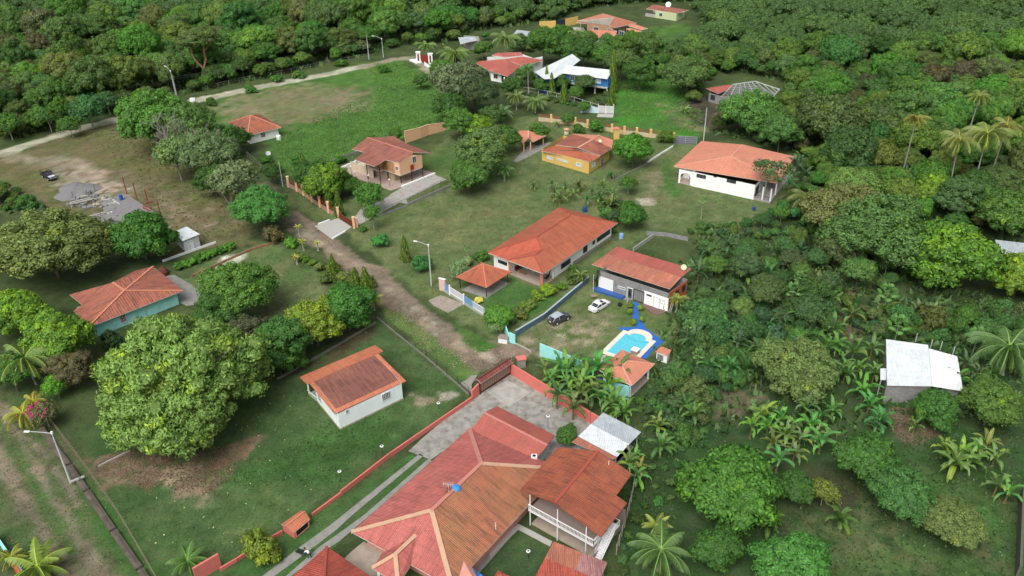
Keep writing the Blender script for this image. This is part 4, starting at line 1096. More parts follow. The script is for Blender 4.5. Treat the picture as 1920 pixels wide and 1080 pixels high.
# ------------------------------------------------------------------ raised peach house with maroon roof
def raised_house():
 K=cH
 e=5.7;f=2.7
 H=House('raised_house','peach house on black posts with cross gabled maroon roof above a tiled terrace','house',G(*K(700,680)))
 a=at_h(K(238,356),e);b=at_h(K(412,226),e+1.25)
 c=at_h(K(380,392),e);d=at_h(K(268,474),e)
 f1=at_h(K(492,552),e);v1=at_h(K(622,478),e)
 g0=at_h(K(768,512),e);pk=at_h(K(930,396),e+1.3);g1=at_h(K(1110,396),e)
 br=at_h(K(860,298),e)
 w0=at_h(K(620,222),e+.9);w1=at_h(K(700,208),e+.9);w2=at_h(K(848,292),e)
 rj=at_h(K(600,290),e+1.3)
 V=[a,b,c,d,f1,v1,g0,pk,g1,br,w0,w1]
 H.roof(V,[[0,2,1],[2,3,4,5,1],[1,5,6,7],[1,7,8,9],[1,9,10],[10,9,11]],RF_maroon,t=.12,fascia=M_fascia)
 H.caps(V,[(1,7)],CAP_orange,.14,.05)
 A=G(*K(793,745));B=G(*K(1038,672))
 A,B=at_h(K(783,655),f-.1),at_h(K(1036,560),f-.1);A.z=B.z=0
 bk=(xy0(b)-xy0(pk));L_=bk.length;bk.normalize()
 D=A+bk*7.5;C=B+bk*10;
 pkw=hit(K(930,402),A,B);pkw.z=e+1.1
 m_=lerp(A,B,.55)
 poly=[A,B,C,A+bk*10]
 H.walls([lerp(A,A,0),B,C,A+bk*10],e,W_peach,z0=f,gables=[(0,Vector((m_.x,m_.y,e+1.1)))])
 mb=MB();mb.prism([(p.x,p.y)for p in poly],f-.25,f,0,True,True);mb.build('floor_slab',plain('cream_band',(.62,.52,.42),.8),H.root)
 s=(A-B).normalized()
 E0=xy0(at_h(K(552,605),f));E1=xy0(at_h(K(400,545),f));E2=xy0(at_h(K(640,570),f))
 w=[E0,E2,E2+bk*6,E1+bk*3,E1]
 mb=MB();mb.prism([(p.x,p.y)for p in w],f-.25,f,0,True,True);mb.build('verandah_floor',plain('cream_band',(.62,.52,.42),.8),H.root)
 mb=MB();q=[E2+bk*.6,A+bk*1.8,A+bk*6,E2+bk*6]
 mb.prism([(p.x,p.y)for p in q],f,e-.1);mb.build('ochre_wall',plain('ochre_wall',(.52,.24,.06),.8),H.root)
 mb=MB();q=[E1+bk*.2,E0+bk*2.5,E0+bk*6,E1+bk*6]
 mb.prism([(p.x,p.y)for p in q],0,f-.26);mb.build('cream_wall',plain('cream_wall',(.60,.50,.38),.8,dirt=.3),H.root)
 mb=MB();q=[lerp(A,B,.1)+bk*3,lerp(A,B,.9)+bk*3,C,A+bk*9.5]
 mb.prism([(p.x,p.y)for p in q],0,f-.26);mb.build('undercroft_wall',plain('shaded_cream',(.35,.28,.2),.8),H.root)
 for(p,q)in((E1,E0),(E0,E2),(E2,A)):
  mb=MB();mb.bar(Vector((p.x,p.y,f+.95)),Vector((q.x,q.y,f+.95)),.04)
  L2=(q-p).length
  for i in range(int(L2/.25)+1):x=lerp(p,q,i*.25/L2 if i*.25<L2 else 1);mb.bar(Vector((x.x,x.y,f)),Vector((x.x,x.y,f+.95)),.02)
  mb.build('railing',plain('brown_railing',(.13,.07,.05),.7),H.root)
 H.opening(A,B,K(916,447),K(962,505),'window',M_frame,glass(),(2,1))
 A2,q2=A+bk*1.8,E2+bk*.6
 H.opening_at(A2,q2,.6,1.5,f+.05,f+2.1,'door',M_frame,glass(),(1,1))
 H.opening_at(A,A+bk*5,.5,1.4,f+1.0,f+2.0,'window',M_frame,glass(),(2,1))
 for x,y in((1038,672),(918,722),(796,745),(650,712),(565,750),(422,702)):
  H.post(G(*K(x,y)),0,f if x>780 else e,.09,M_black)
 mb=MB();p=hit(K(890,530),A,B);q=hit(K(928,588),A,B);u=(B-A).normalized();n=Vector((u.y,-u.x,0));n=n if n.dot(-A)>0 else-n
 cc=(p+q)/2;mb.box(cc+n*.25,u*.5,n*.05,Z*.65)
 mb.build('red_panel',plain('dark_red_panel',(.32,.03,.025),.7),H.root)
 tp=[K(115,572),K(345,492),K(500,520),K(800,560),K(1000,578),K(1172,636),K(800,788),K(672,828),K(560,780),K(420,730),K(290,690),K(215,640)]
 slab('tiled_terrace',tp,.12,plain('pink_grey_terrace',(.36,.28,.25),.8,var=.12,dirt=.3),'pinkish tiled terrace under the raised peach house','terrace')
 for(p,q,h,nm)in((K(112,600),K(345,500),.9,'low white retaining wall at the left end of the terrace'),(K(798,790),K(1175,640),.45,'thick white kerb wall beside the grey driveway')):
  P,Q=G(*p),G(*q);mb=MB();d_=(Q-P);n_=Vector((-d_.y,d_.x,0)).normalized()*.17
  mb.box((P+Q)/2+Z*h/2,d_*.5,n_,Z*h/2);tag(mb.build('garden_wall',M_white),nm,'wall')
 dr=[K(330,1040),K(520,960),K(640,900),K(670,870),K(790,800),K(1175,650),K(1300,700),K(1010,840),K(850,920),K(870,975),K(770,960),K(560,1080),K(380,1180),K(300,1220),K(230,1190)]
 slab('driveway',dr,.06,plain('grey_driveway',(.34,.33,.31),.9,var=.22,scale=.8,dirt=.5,dirtcol=(.17,.16,.15)),'grey concrete driveway below the raised peach house','driveway')
 for x,y,tx,ty in((280,700,278,655),(432,740,430,712),(668,790,666,735),(235,640,233,580)):
  b_=G(*K(x,y));t=thing('garden_lamp','white globe garden lamp on a black stem on the peach house terrace','lamp',b_,'globe lamps on the terrace')
  mb=MB();mb.tube([b_,b_+Z*1.9],.04,6);mb.build('lamp_post',M_black,t)
  mb=MB();mb.lathe(b_+Z*1.85,[(.06,0),(.2,.1),(.24,.22),(.17,.36),(0,.42)],10);mb.build('globe',M_whitep,t,smooth=True)
raised_house()
def hip_hut():
 e=2.7
 K=c00
 a,b,c=at_h(K(1283,691),e),at_h(K(1392,764),e),at_h(K(1583,716),e)
 d=a+c-b
 t0,t1=at_h(K(1410,648),4.6),at_h(K(1432,650),4.6)
 H=House('hip_roof_hut','small white hut with rust and orange hip roof at the meadow edge','house',mid(a,c))
 V=[a,b,c,d,t0]
 H.roof(V,[([0,1,4],0),([1,2,4],1),([2,3,4],0),([3,0,4],0)],None,mats=[RF_old,roofmat('orange_streak_roof',(.36,.12,.075),(.45,.15,.08),st=.5,seed=41,rib=.4,pitch=.6)])
 H.caps(V,[(0,4),(1,4),(2,4),(3,4)],CAP_orange,.16,.06)
 f=inset([a,b,c,d],.75)
 H.walls(f,e+.1,M_white)
 H.opening(f[1],f[2],K(1465,745),K(1493,768),'window',M_frame,glass('red_barred_glass',(.08,.03,.03)),(3,3))
 H.opening(f[1],f[2],K(1418,757),K(1430,765),'window',M_frame,glass(),(2,1))
 p=G(*K(1570,785));t=thing('water_tank','round white water tank standing beside the small white hut','water tank',p)
 mb=MB();mb.lathe(p,[(.6,0),(.64,.3),(.64,1.1),(.45,1.3),(0,1.4)],16);mb.build('tank_body',M_whitep,t,smooth=True)
 mb=MB();mb.lathe(p+Z*1.38,[(.25,0),(.22,.1),(0,.12)],10);mb.build('lid',M_pole,t)
 p=G(*K(1508,862),1.4);t=thing('satellite_dish','large white satellite dish in the meadow in front of the small hut','satellite dish',(p.x,p.y,0))
 mb=MB();mb.tube([(p.x,p.y,0),p-Z*.1],.06,6);mb.build('mast',M_pole,t)
 mb=MB();dish(mb,p,Vector((.25,-.6,.7)).normalized(),0.65);mb.build('dish',plain('grey_mesh_dish',(.42,.43,.44),.6),t,smooth=True)
hip_hut()
# ------------------------------------------------------------------ turquoise house on the left
def teal_house():
 K=cP;e=2.9;r=4.9
 FL,FR,BR_,J,J2=at_h(K(262,806),e),at_h(K(1338,389),e),at_h(K(1003,116),r-.6),at_h(K(680,388),r),at_h(K(548,298),r)
 BL,n1,n2=at_h(K(62,434),e),at_h(K(205,550),e),at_h(K(110,615),e)
 bR=at_h(K(1010,175),e+.4)
 H=House('turquoise_house','turquoise walled house with rusty hip roof behind the big pale tree','house',mid(FL,FR))
 V=[FL,FR,bR,BR_,J,J2,BL,n1,n2]
 back=at_h(K(300,330),e)
 V.append(at_h(K(800,165),e))
 H.roof(V,[[0,1,4],[1,2,3,4],[0,4,5,8],[8,5,7],[7,5,6],[4,3,9,5]],RF_old,fascia=M_fascia)
 H.caps(V,[(0,4),(4,5),(3,4),(1,4)],CAP_orange,.2,.06)
 poly=[FL,FR,bR,J2*1,BL,n1]
 FLg,FRg=xy0(FL),xy0(FR);s=(FRg-FLg).normalized();nb=Vector((-s.y,s.x,0))
 A=FLg+s*1.2+nb*.8;Bp=FRg-s*1.0+nb*.8
 H.walls([A,Bp,Bp+nb*7.5,A+nb*7.5],e,W_teal)
 H.opening(A,Bp,K(618,672),K(708,730),'window',M_frame,glass('red_barred_glass',(.08,.03,.03)),(4,3))
 H.opening(A,Bp,K(770,700),K(800,760),'window',M_frame,glass(),(1,1))
 slab('patio',[K(1130,235),K(1240,215),K(1330,265),K(1440,330),K(1600,470),K(1580,545),K(1380,560),K(1230,500)],.08,M_conc,'grey weathered concrete patio beside the turquoise house','patio')
 p=G(*K(1130,205));t=thing('clay_oven','rust brown garden oven at the rear corner of the turquoise house','oven',p)
 mb=MB();mb.lathe(p,[(.9,0),(.95,.6),(.6,1.3),(.25,1.6),(.2,1.9),(0,1.9)],10);mb.build('oven_body',plain('dark_rust',(.12,.04,.03),.9),t)
teal_house()
def white_shed():
 K=cO;e=2.9
 a,b,c,d=at_h(K(1488,822),e),at_h(K(1636,761),e+.1),at_h(K(1777,840),e),at_h(K(1592,913),e)
 H=House('tin_shed','white tin shed with nearly flat roof beside the round mango tree','shed',mid(a,c))
 H.roof([a,b,c,d],[[0,1,2,3]],RF_white,t=.08,fascia=M_whitep)
 q=inset([a,b,c,d],.3)
 rw=roofmat('white_ribbed_wall',(.78,.82,.84),(.72,.77,.80),stain=(.3,.32,.32),st=.3,seed=51,rib=.3)
 H.walls(q,e-.02,rw)
 H.opening_at(q[3],q[2],1.1,2.0,.05,1.95,'door',M_frame,M_whitep,(1,1))
white_shed()
# ------------------------------------------------------------------ building site
def site():
 K=cO
 z=1.1
 poly=[at_h(K(1000,418),z),at_h(K(1350,640),z),at_h(K(1100,720),z),at_h(K(850,690),z),at_h(K(705,720),z),at_h(K(590,668),z),at_h(K(760,600),z),at_h(K(720,480),z)]
 t=thing('unfinished_foundation','grey concrete floor slab of an unfinished house with block walls','foundation',poly[0].xy.to_3d())
 mb=MB();mb.prism([(p.x,p.y)for p in poly],z-.25,z);mb.build('concrete_slab',plain('site_concrete',(.20,.20,.20),.9,var=.2,dirt=.4),t)
 mb=MB();q=inset(poly,.15);mb.prism([(p.x,p.y)for p in q],0,z-.26,0,False);mb.build('block_wall',W_block,t)
 for i,(p,h)in enumerate(((K(590,790),1.6),(K(690,700),1.3))):
  pass
 a,b,c=G(*K(590,740)),G(*K(730,815)),G(*K(860,740))
 mb=MB()
 for p,q in((a,b),(b,c)):
  d=(q-p);n_=Vector((-d.y,d.x,0)).normalized()*.1
  mb.box((p+q)/2+Z*.9,d*.5,n_,Z*.9)
 mb.build('retaining_wall',W_block,t)
 rd=plain('red_oxide_steel',(.22,.05,.035),.7)
 for i,((bx,by),(tx,ty))in enumerate((((1005,415),(960,265)),((1115,480),(1070,320)),((1225,500),(1190,400)),((1365,655),(1310,460)))):
  b0=G(*K(bx,by),z);h=4.3 if i!=2 else 3.3
  c=thing('steel_column','red oxide steel column standing on the edge of the unfinished slab','column',(b0.x,b0.y,z),'steel columns of the building site')
  mb=MB();mb.box(b0+Z*h/2,(.09,0,0),(0,.09,0),Z*h/2);mb.build('shaft',rd,c)
  mb=MB();mb.box(b0+Z*.03,(.2,0,0),(0,.2,0),Z*.03);mb.build('base_plate',rd,c)
 for i,(p,q,hh)in enumerate(((K(1180,540),K(1265,565),z),(K(1175,560),K(1250,595),z),(K(1200,515),K(1285,498),z))):
  mb=MB();mb.bar(G(*p,hh+.12),G(*q,hh+.12),.13);tag(mb.build('steel_beam',rd),'short red oxide steel beam lying on the unfinished slab','beam','steel beams lying on the slab')
 p=G(*K(948,478),z);t=thing('barrel','upright blue plastic barrel on the unfinished concrete slab','barrel',p)
 bl=plain('blue_barrel_plastic',(.02,.10,.34),.5)
 mb=MB();mb.lathe(p,[(.38,0),(.42,.1),(.42,.5),(.45,.55),(.42,.6),(.42,1.1),(.38,1.25),(0,1.25)],14);mb.build('barrel_body',bl,t)
 c=G(*K(470,380));mb=MB();r=random.Random(5);n=26;m_=10
 gm=plain('grey_gravel',(.18,.18,.185),.95,var=.35,scale=5)
 G_=[]
 for i in range(m_+1):
  rr=i/m_;row=[]
  for j in range(n):
   a=j*2*math.pi/n;k_=1+.18*math.sin(a*3+1)+.08*math.sin(a*7)
   row.append(c+Vector((math.cos(a)*5.0*rr*k_,math.sin(a)*5.2*rr*k_,1.0*(1-rr**1.6)+r.uniform(-.06,.06)*(rr<1)-(.03 if rr==1 else 0))))
  G_.append(row)
 for i in range(m_):
  for j in range(n):mb.face([G_[i][j],G_[i+1][j],G_[i+1][(j+1)%n],G_[i][(j+1)%n]])
 tag(mb.build('gravel_heap',gm,smooth=True),'low heap of grey gravel between the pickup and the building site','gravel heap',kind='thing')
 for i,(x,y,w_,d_,h_,a_)in enumerate(((470,500,2.2,1.2,.9,.45),(560,470,2.4,1.2,.7,.45),(640,500,1.8,1.0,1.0,.5),(690,440,1.6,1.2,.8,.4),(420,540,1.6,1.0,.7,.6),(610,560,2.6,1.4,.5,.45),(610,420,1.4,1.0,1.1,.3),(560,540,1.2,.9,.8,.5))):
  p=G(*K(x,y));ux=Vector((math.cos(a_),math.sin(a_),0));uy=Vector((-ux.y,ux.x,0));mb=MB()
  nx,nz_=max(2,int(w_/.42)),max(1,int(h_/.22))
  for k_ in range(nz_):
   for j in range(nx):
    if r.random()<.12 and k_==nz_-1:continue
    mb.box(p+ux*(j*.42-w_/2)+Z*(.11+k_*.22)+uy*r.uniform(-.05,.05),ux*.19,uy*d_/2,Z*.1)
  tag(mb.build('block_stack',plain('grey_blocks',(.21,.21,.22),.9,var=.3,scale=4)),'stack of grey concrete blocks at the building site behind the gravel heap','block stack','stacks of concrete blocks')
 rb=plain('broken_block_rubble',(.24,.235,.23),.9,var=.4,scale=4)
 for i in range(70):
  x,y=r.uniform(370,900),r.uniform(420,700)
  if y<420+(x-370)*.05 or y>560+(x-370)*.28:continue
  zz=z if x>620 and y>470 else 0;p=G(*K(x,y),zz);a=r.uniform(0,3.1);s_=r.uniform(.12,.42);ux=Vector((math.cos(a),math.sin(a),r.uniform(-.2,.2)));uy=Vector((-ux.y,ux.x,0));mb=MB()
  mb.box(p+Z*s_*.35,ux*s_,uy*s_*r.uniform(.3,.8),Z*s_*r.uniform(.25,.5));tag(mb.build('rubble_block',rb if r.random()<.8 else plain('pale_timber',(.48,.45,.42),.8)),'loose broken grey block lying about the building site','rubble block','rubble blocks at the building site')
 for i,(p,q)in enumerate(((K(405,505),K(620,455)),(K(410,520),K(640,470)),(K(470,450),K(590,430)),(K(740,475),K(830,470)),(K(800,520),K(900,505)),(K(850,470),K(930,525)),(K(590,655),K(760,610)))):
  mb=MB();a,b=G(*p,1.0 if i<3 else z+.1),G(*q,1.0 if i<3 else z+.1);mb.bar(a,b,.09)
  if i<3:
   mb.bar((a.x,a.y,0),a,.05);mb.bar((b.x,b.y,0),b,.05)
  tag(mb.build('timber_plank',plain('pale_timber',(.48,.45,.42),.8)),'pale timber plank lying among the blocks of the building site','plank','timber planks on the building site')
 for(x,y)in((665,350),(440,430)):
  p=G(*K(x,y+45));mb=MB();mb.bar(p,p+Z*2,.1);tag(mb.build('wooden_post',plain('grey_timber',(.25,.24,.22),.8)),'short grey post standing among the concrete block stacks','post','posts at the building site')
site()
# ------------------------------------------------------------------ yellow house
def yellow_house():
 K=cJ;e=2.9
 FL,FM,FR=at_h(K(325,496),e),at_h(K(888,620),e),at_h(K(985,566),e)
 P=at_h(K(718,480),e+1.0)
 L2,R2=at_h(K(490,428),e+.75),at_h(K(990,549),e+.9)
 R2=at_h(K(992,551),e+.7)
 C1=at_h(K(742,462),e+1.75);Rg=at_h(K(905,368),e+2.1)
 B0,B1,B2=at_h(K(668,305),e+.6),at_h(K(985,320),e+1.6),at_h(K(1140,375),e+.6)
 Rt=at_h(K(1128,470),e+.2)
 H=House('yellow_house','mustard yellow house with two tier orange and brown roof','house',mid(FL,B2))
 V=[FL,FM,FR,P,L2,R2,C1,Rg,B0,B1,B2,Rt]
 H.roof([FL,FM,FR,P,L2-Z*.15,R2-Z*.15,C1-Z*.5],[[0,1,3],[0,3,6,4],[1,2,5,3],[3,5,6]],RF_orange,t=.1,name='lower_roof')
 H.roof([L2,R2,C1,Rg,B0,B1,B2,Rt],[([0,2,3,4],0),([2,1,7,3],0),([3,7,6,5],1),([4,3,5],1)],None,mats=[RF_old,RF_salmon],t=.12)
 H.caps([C1,Rg,B1],[(0,1),(1,2)],CAP_salmon,.22,.06)
 A,B=G(*K(335,602)),G(*K(862,757));C=lerp(B,G(*K(1130,565)),.86);D=A+(C-B)
 H.walls([A,B,C,D],e+.15,W_yellow)
 for a,b,br in((K(395,552),K(458,600),(3,3)),(K(508,580),K(628,632),(5,3)),(K(722,625),K(782,678),(3,3))):
  H.opening(A,B,a,b,'window',M_frame,glass('pale_window_glass',(.25,.33,.38)),br)
 H.opening(B,C,K(902,628),K(934,665),'window',M_frame,glass('pale_window_glass',(.25,.33,.38)),(2,2))
 H.opening(B,C,K(1000,590),K(1030,640),'window',M_frame,glass(),(2,2))
 p=at_h(K(990,385),e+2.3);t=thing('satellite_dish','cream satellite dish on the roof of the yellow house','satellite dish',(p.x,p.y,e+1.8))
 mb=MB();mb.tube([p-Z*.5,p],.05,6);mb.build('mast',M_pole,t)
 mb=MB();dish(mb,p,Vector((.2,-.5,.8)).normalized(),.5);mb.build('dish',plain('cream_dish',(.55,.5,.34),.6),t,smooth=True)
 p=G(*K(1172,360));t=thing('barbecue_chimney','yellow chimney tower with pink tiled cap behind the yellow house','chimney',p)
 mb=MB();mb.prism([(p.x-.75,p.y-.6),(p.x+.75,p.y-.6),(p.x+.75,p.y+.6),(p.x-.75,p.y+.6)],0,2.9);mb.build('shaft',W_yellow,t)
 mb=MB();c=p+Z*2.9
 for s1 in range(4):
  q=[Vector((math.cos(math.pi/4+s*math.pi/2)*1.35,math.sin(math.pi/4+s*math.pi/2)*1.2,0))+c for s in(s1,s1+1)]
  mb.face([q[0],q[1],c+Z*.5])
 mb.build('cap',RF_salmon,t)
 p=G(*K(612,308));t=thing('stone_oven','little cream stone oven with pink cap on the lawn behind the yellow house','oven',p)
 mb=MB();mb.lathe(p,[(.7,0),(.7,.5),(.4,.9),(.3,1.3),(0,1.3)],10);mb.build('oven_body',plain('cream_stone',(.5,.42,.3),.8),t)
 mb=MB();mb.lathe(p+Z*1.3,[(.8,0),(.8,.15),(0,.45)],8);mb.build('cap',CAP_salmon,t)
 e=2.5
 K=cJ
 a,b,c,d=at_h(K(40,270),e+.5),at_h(K(215,270),e+.2),at_h(K(385,325),e),at_h(K(235,400),e)
 g=at_h(K(120,425),e)
 H=House('pink_carport','open carport with salmon roof over a grey slab beside the yellow house','carport',mid(a,d))
 top=at_h(K(185,270),e+1.2);tb=at_h(K(185,345),e+1.0)
 H.roof([top,c,d,tb,g,a],[[0,1,2,3],[0,3,4,5]],RF_salmon,t=.08)
 H.caps([top,tb],[(0,1)],CAP_salmon,.2,.05)
 for p in(xy0(c)-Vector((.8,0,0)),xy0(d)+Vector((-.6,.4,0)),xy0(g)+Vector((.3,.5,0))):H.post(p,0,e,.12,W_peach)
 slab('concrete_path',[K(130,490),K(200,420),K(300,440),K(420,400),K(470,420),K(330,490),K(200,560),K(50,630),K(20,610)],.06,M_conc,'grey concrete path from the pink carport towards the lawn','path')
yellow_house()
# ------------------------------------------------------------------ big white house with salmon roof
def salmon_house():
 K=cK;e=3.6
 FL,BL,BR_=at_h(K(138,432),e),at_h(K(450,147),e),at_h(K(1497,320),e)
 FR=at_h(K(1312,622),e)
 mA,mB_=mid(BL,BR_),mid(FL,FR)
 RB,RF_=at_h(K(916,186),5.3),at_h(K(788,316),5.3)
 H=House('salmon_roof_house','wide white house with plain salmon roof and arched porch opening','house',mid(FL,BR_))
 V=[FL,BL,BR_,FR,RB,RF_]
 H.roof(V,[[0,1,4,5],[0,5,3],[5,4,2,3]],RF_salmon,fascia=plain('pale_salmon_fascia',(.6,.42,.34),.7))
 H.caps(V,[(4,5),(0,5),(3,5)],CAP_salmon,.14,.05)
 A=G(*K(188,620));B=G(*K(1035,806));E_=G(*K(1222,850))
 s=(B-A).normalized();bk=(xy0(BL)-xy0(FL)).normalized();dep=(xy0(BL)-xy0(FL)).length-1.6
 wl=A+s*3.4
 poly=[wl,B,B+bk*dep,A+bk*dep,A+bk*3.2,wl+bk*3.2]
 H.walls(poly,e+.05,M_white,gables=[(2,xy0(RB)-bk*.8+Z*5.1)])
 mb=MB();n=12;th=.14
 w_=3.4
 def fpt(t,z):q=A+s*t;return Vector((q.x,q.y,z))
 x0,x1,ztop,zs=.45,2.95,2.9,2.1
 arc=[(x0+(x1-x0)*i/n,zs+(ztop-zs)*math.sin(math.pi*i/n)**.6)for i in range(n+1)]
 mb.face([fpt(0,0),fpt(x0,0),fpt(x0,e),fpt(0,e)]);mb.face([fpt(x1,0),fpt(w_,0),fpt(w_,e),fpt(x1,e)])
 for i in range(n):mb.face([fpt(*arc[i]),fpt(*arc[i+1]),fpt(arc[i+1][0],e),fpt(arc[i][0],e)])
 mb.build('arch_wall',M_white,H.root)
 mb=MB();q0,q1=A,A+bk*3.2;mb.face([(q0.x,q0.y,0),(q1.x,q1.y,0),(q1.x,q1.y,.9),(q0.x,q0.y,.9)]);mb.build('parapet',M_white,H.root)
 H.slab([A,wl,wl+bk*3.2,A+bk*3.2],0,.15,M_tile,'porch_floor')
 H.opening_at(A+bk*3.15,wl+bk*3.15,1.6,2.9,.2,2.2,'door',M_frame,plain('orange_wood_door',(.40,.15,.05),.6),(1,1))
 for a,b,br in((K(402,515),K(498,570),(2,1)),(K(590,543),K(620,553),(1,1)),(K(742,575),K(836,625),(2,1))):
  H.opening(A,B,a,b,'window',M_black,glass(),br)
 q=[B,E_,E_+bk*dep,B+bk*dep]
 H.slab(q,0,.5,plain('grey_plinth',(.33,.31,.3),.9,dirt=.3),'porch_floor')
 for p in(lerp(B,E_,.5),E_-s*.1,E_-s*.1+bk*4):H.post(p,.5,e,.13,M_white,'porch_column')
 mb=MB();mb.bar(B+Z*1.35,E_+Z*1.35,.04)
 for i in range(9):p=lerp(B,E_,i/8);mb.bar(p+Z*.5,p+Z*1.35,.025)
 mb.build('railing',M_black,H.root)
 H.opening_at(B+bk*.3+s*.06,B+bk*5+s*.06,.5,2.6,.6,2.6,'window',M_black,glass(),(3,1))
salmon_house()
# ------------------------------------------------------------------ far houses
def far_houses():
 K=cL
 e=3.4
 H=House('red_roof_villa','white villa with crimson terraced roofs behind the tall palm','house',G(*K(880,400)))
 V=[at_h(K(600,262),e),at_h(K(640,250),e+.9),at_h(K(850,232),e+1.8),at_h(K(1010,285),e),at_h(K(875,380),e),at_h(K(715,330),e),at_h(K(880,258),e+1.3)]
 H.roof(V,[[0,5,6,1],[1,6,2],[5,4,6],[6,4,3,2]],RF_pinkred,t=.15)
 V=[at_h(K(850,232),e+1.7),at_h(K(1000,208),e+1.9),at_h(K(1182,240),e+.9),at_h(K(1100,268),e+.7),at_h(K(1005,290),e+.3)]
 H.roof(V,[[0,1,2,3,4]],RF_pinkred,t=.15,name='rear_roof')
 V=[at_h(K(738,198),e+1.2),at_h(K(790,178),e+2.2),at_h(K(990,172),e+2.0),at_h(K(1010,200),e+1.4),at_h(K(850,215),e+1.7)]
 H.roof(V,[[0,1,2,3,4]],RF_crimson,t=.15,name='upper_roof')
 V=[at_h(K(512,285),2.6),at_h(K(560,252),3.1),at_h(K(610,262),2.8),at_h(K(600,290),2.5)]
 H.roof(V,[[0,1,2,3]],RF_pinkred,t=.1,name='annex_roof')
 a,b,c=xy0(at_h(K(720,340),e)),xy0(at_h(K(870,372),e)),xy0(at_h(K(1170,255),e))
 H.walls([a+Vector((.5,1.5,0)),b+Vector((-1,3,0)),xy0(at_h(K(1100,270),e)),c,xy0(at_h(K(990,190),e)),xy0(at_h(K(700,220),e))],e+.2,M_white)
 ww=[b+Vector((-1,3,0)),xy0(at_h(K(1100,270),e))]
 H.opening_at(a+Vector((.5,1.5,0)),b+Vector((-1,3,0)),1,2.6,1,2.4,'window',M_frame,glass(),(2,1))
 H.opening_at(a+Vector((.5,1.5,0)),b+Vector((-1,3,0)),4,6.5,.2,2.6,'door',M_frame,glass(),(2,1))
 H.post(G(*K(850,480)),0,e,.2,M_white);H.post(G(*K(790,395)),0,e,.15,M_white)
 H.walls([xy0(at_h(K(1100,275),3)),xy0(at_h(K(1175,250),3)),xy0(at_h(K(1178,235),3)),xy0(at_h(K(1100,250),3))],4.0,M_white,name='end_wall')
 e=5.4
 H=House('blue_house','raised royal blue house with white cross gabled metal roofs','house',G(*K(1500,460)))
 pts=[K(1108,342),K(1190,402),K(1430,188),K(1500,240),K(1350,355),K(1275,398),K(1385,284)]
 V=[at_h(pts[0],e),at_h(pts[1],e+.2),at_h(pts[2],e+1.6),at_h(pts[3],e),at_h(pts[4],e),at_h(pts[5],e-.2),at_h(K(1200,400),e)]
 H.roof([V[0],V[1],V[5],V[4],V[3],V[2]],[[0,1,5],[1,2,3,4,5]],RF_white,t=.12,fascia=M_whitep)
 W_=[at_h(K(1350,352),e),at_h(K(1382,285),e+1.0),at_h(K(1772,325),e+1.0),at_h(K(1732,402),e),]
 H.roof(W_,[[0,1,2,3]],RF_white,t=.12,fascia=M_whitep,name='wing_roof')
 A,B=xy0(at_h(K(1355,352),e)),xy0(at_h(K(1740,402),e))
 u=(B-A).normalized();nb=Vector((-u.y,u.x,0))
 A,B=A+nb*.8+u*.4,B+nb*.8-u*.3
 H.walls([A,B,B+nb*7,A+nb*7],e,W_blue,z0=2.6)
 mb=MB();mb.prism([(p.x,p.y)for p in(A-nb*1.2,B-nb*1.2,B+nb*7,A+nb*7)],2.4,2.6,0,True,True);mb.build('floor_slab',M_concl,H.root)
 L_=(B-A).length
 H.opening_at(A,B,L_-4.2,L_-2.4,3.4,4.8,'window',M_frame,glass('pale_window_glass',(.25,.33,.38)),(2,1))
 H.opening_at(A,B,1.5,3,3.2,4.6,'window',M_frame,glass(),(2,1))
 for t_ in(.02,.35,.7,.98):
  H.post(lerp(A,B,t_),0,2.5,.18,M_white);H.post(lerp(A,B,t_)+nb*6,0,2.5,.18,M_white)
 C,D=xy0(at_h(K(1118,345),e)),xy0(at_h(K(1190,398),e))
 E_,F_=xy0(at_h(K(1280,395),e)),xy0(at_h(K(1495,245),e))
 H.walls([C+Vector((.6,.8,0)),D+Vector((0,1.2,0)),E_+Vector((-.6,1.2,0)),F_+Vector((-1,0,0)),xy0(at_h(K(1425,200),e))],e-.1,W_blue)
 K=cM;e=3.6
 H=House('hip_roof_villa','sprawling orange hip roofed villa with verandahs beside a green pool','house',G(*K(1050,330)))
 a,ap,r_,f_=at_h(K(720,196),e),at_h(K(968,124),e+2.2),at_h(K(1285,215),e),at_h(K(1080,260),e)
 fl=at_h(K(1020,240),e);ri=at_h(K(1070,165),e+3.4)
 ap=at_h(K(968,126),e+.2);
 H.roof([a,ap,r_,f_,fl,ri],[[0,4,5],[4,3,5],[3,2,5],[2,1,5],[1,0,5]],RF_salmon,t=.18)
 V=[at_h(K(708,213),e-.6),at_h(K(745,200),e-.2),at_h(K(935,218),e-.2),at_h(K(1018,246),e-.6)]
 H.roof(V,[[0,1,2,3]],RF_salmon,t=.12,name='verandah_roof')
 V=[at_h(K(798,356),2.8),at_h(K(840,281),3.6),at_h(K(1096,290),3.6),at_h(K(1080,357),2.8)]
 H.roof(V,[[0,1,2,3]],RF_salmon,t=.15,name='pavilion_roof')
 q=inset([xy0(v)for v in V],.8);H.walls(q,2.8,M_white,name='pavilion_wall')
 V=[at_h(K(1195,242),3.2),at_h(K(1240,220),3.7),at_h(K(1388,268),3.4),at_h(K(1330,280),3.0)]
 H.roof(V,[[0,1,2,3]],RF_salmon,t=.15,name='side_roof')
 V=[at_h(K(1180,272),2.7),at_h(K(1225,265),3.1),at_h(K(1335,295),2.9),at_h(K(1262,310),2.5)]
 H.roof(V,[[0,1,2,3]],RF_salmon,t=.12,name='side_roof')
 pts=[xy0(at_h(K(760,215),e)),xy0(at_h(K(1060,262),e)),xy0(at_h(K(1250,222),e)),xy0(at_h(K(968,135),e))]
 H.walls(inset(pts,1.5),e-.1,plain('tan_wall',(.40,.24,.14),.8,dirt=.3))
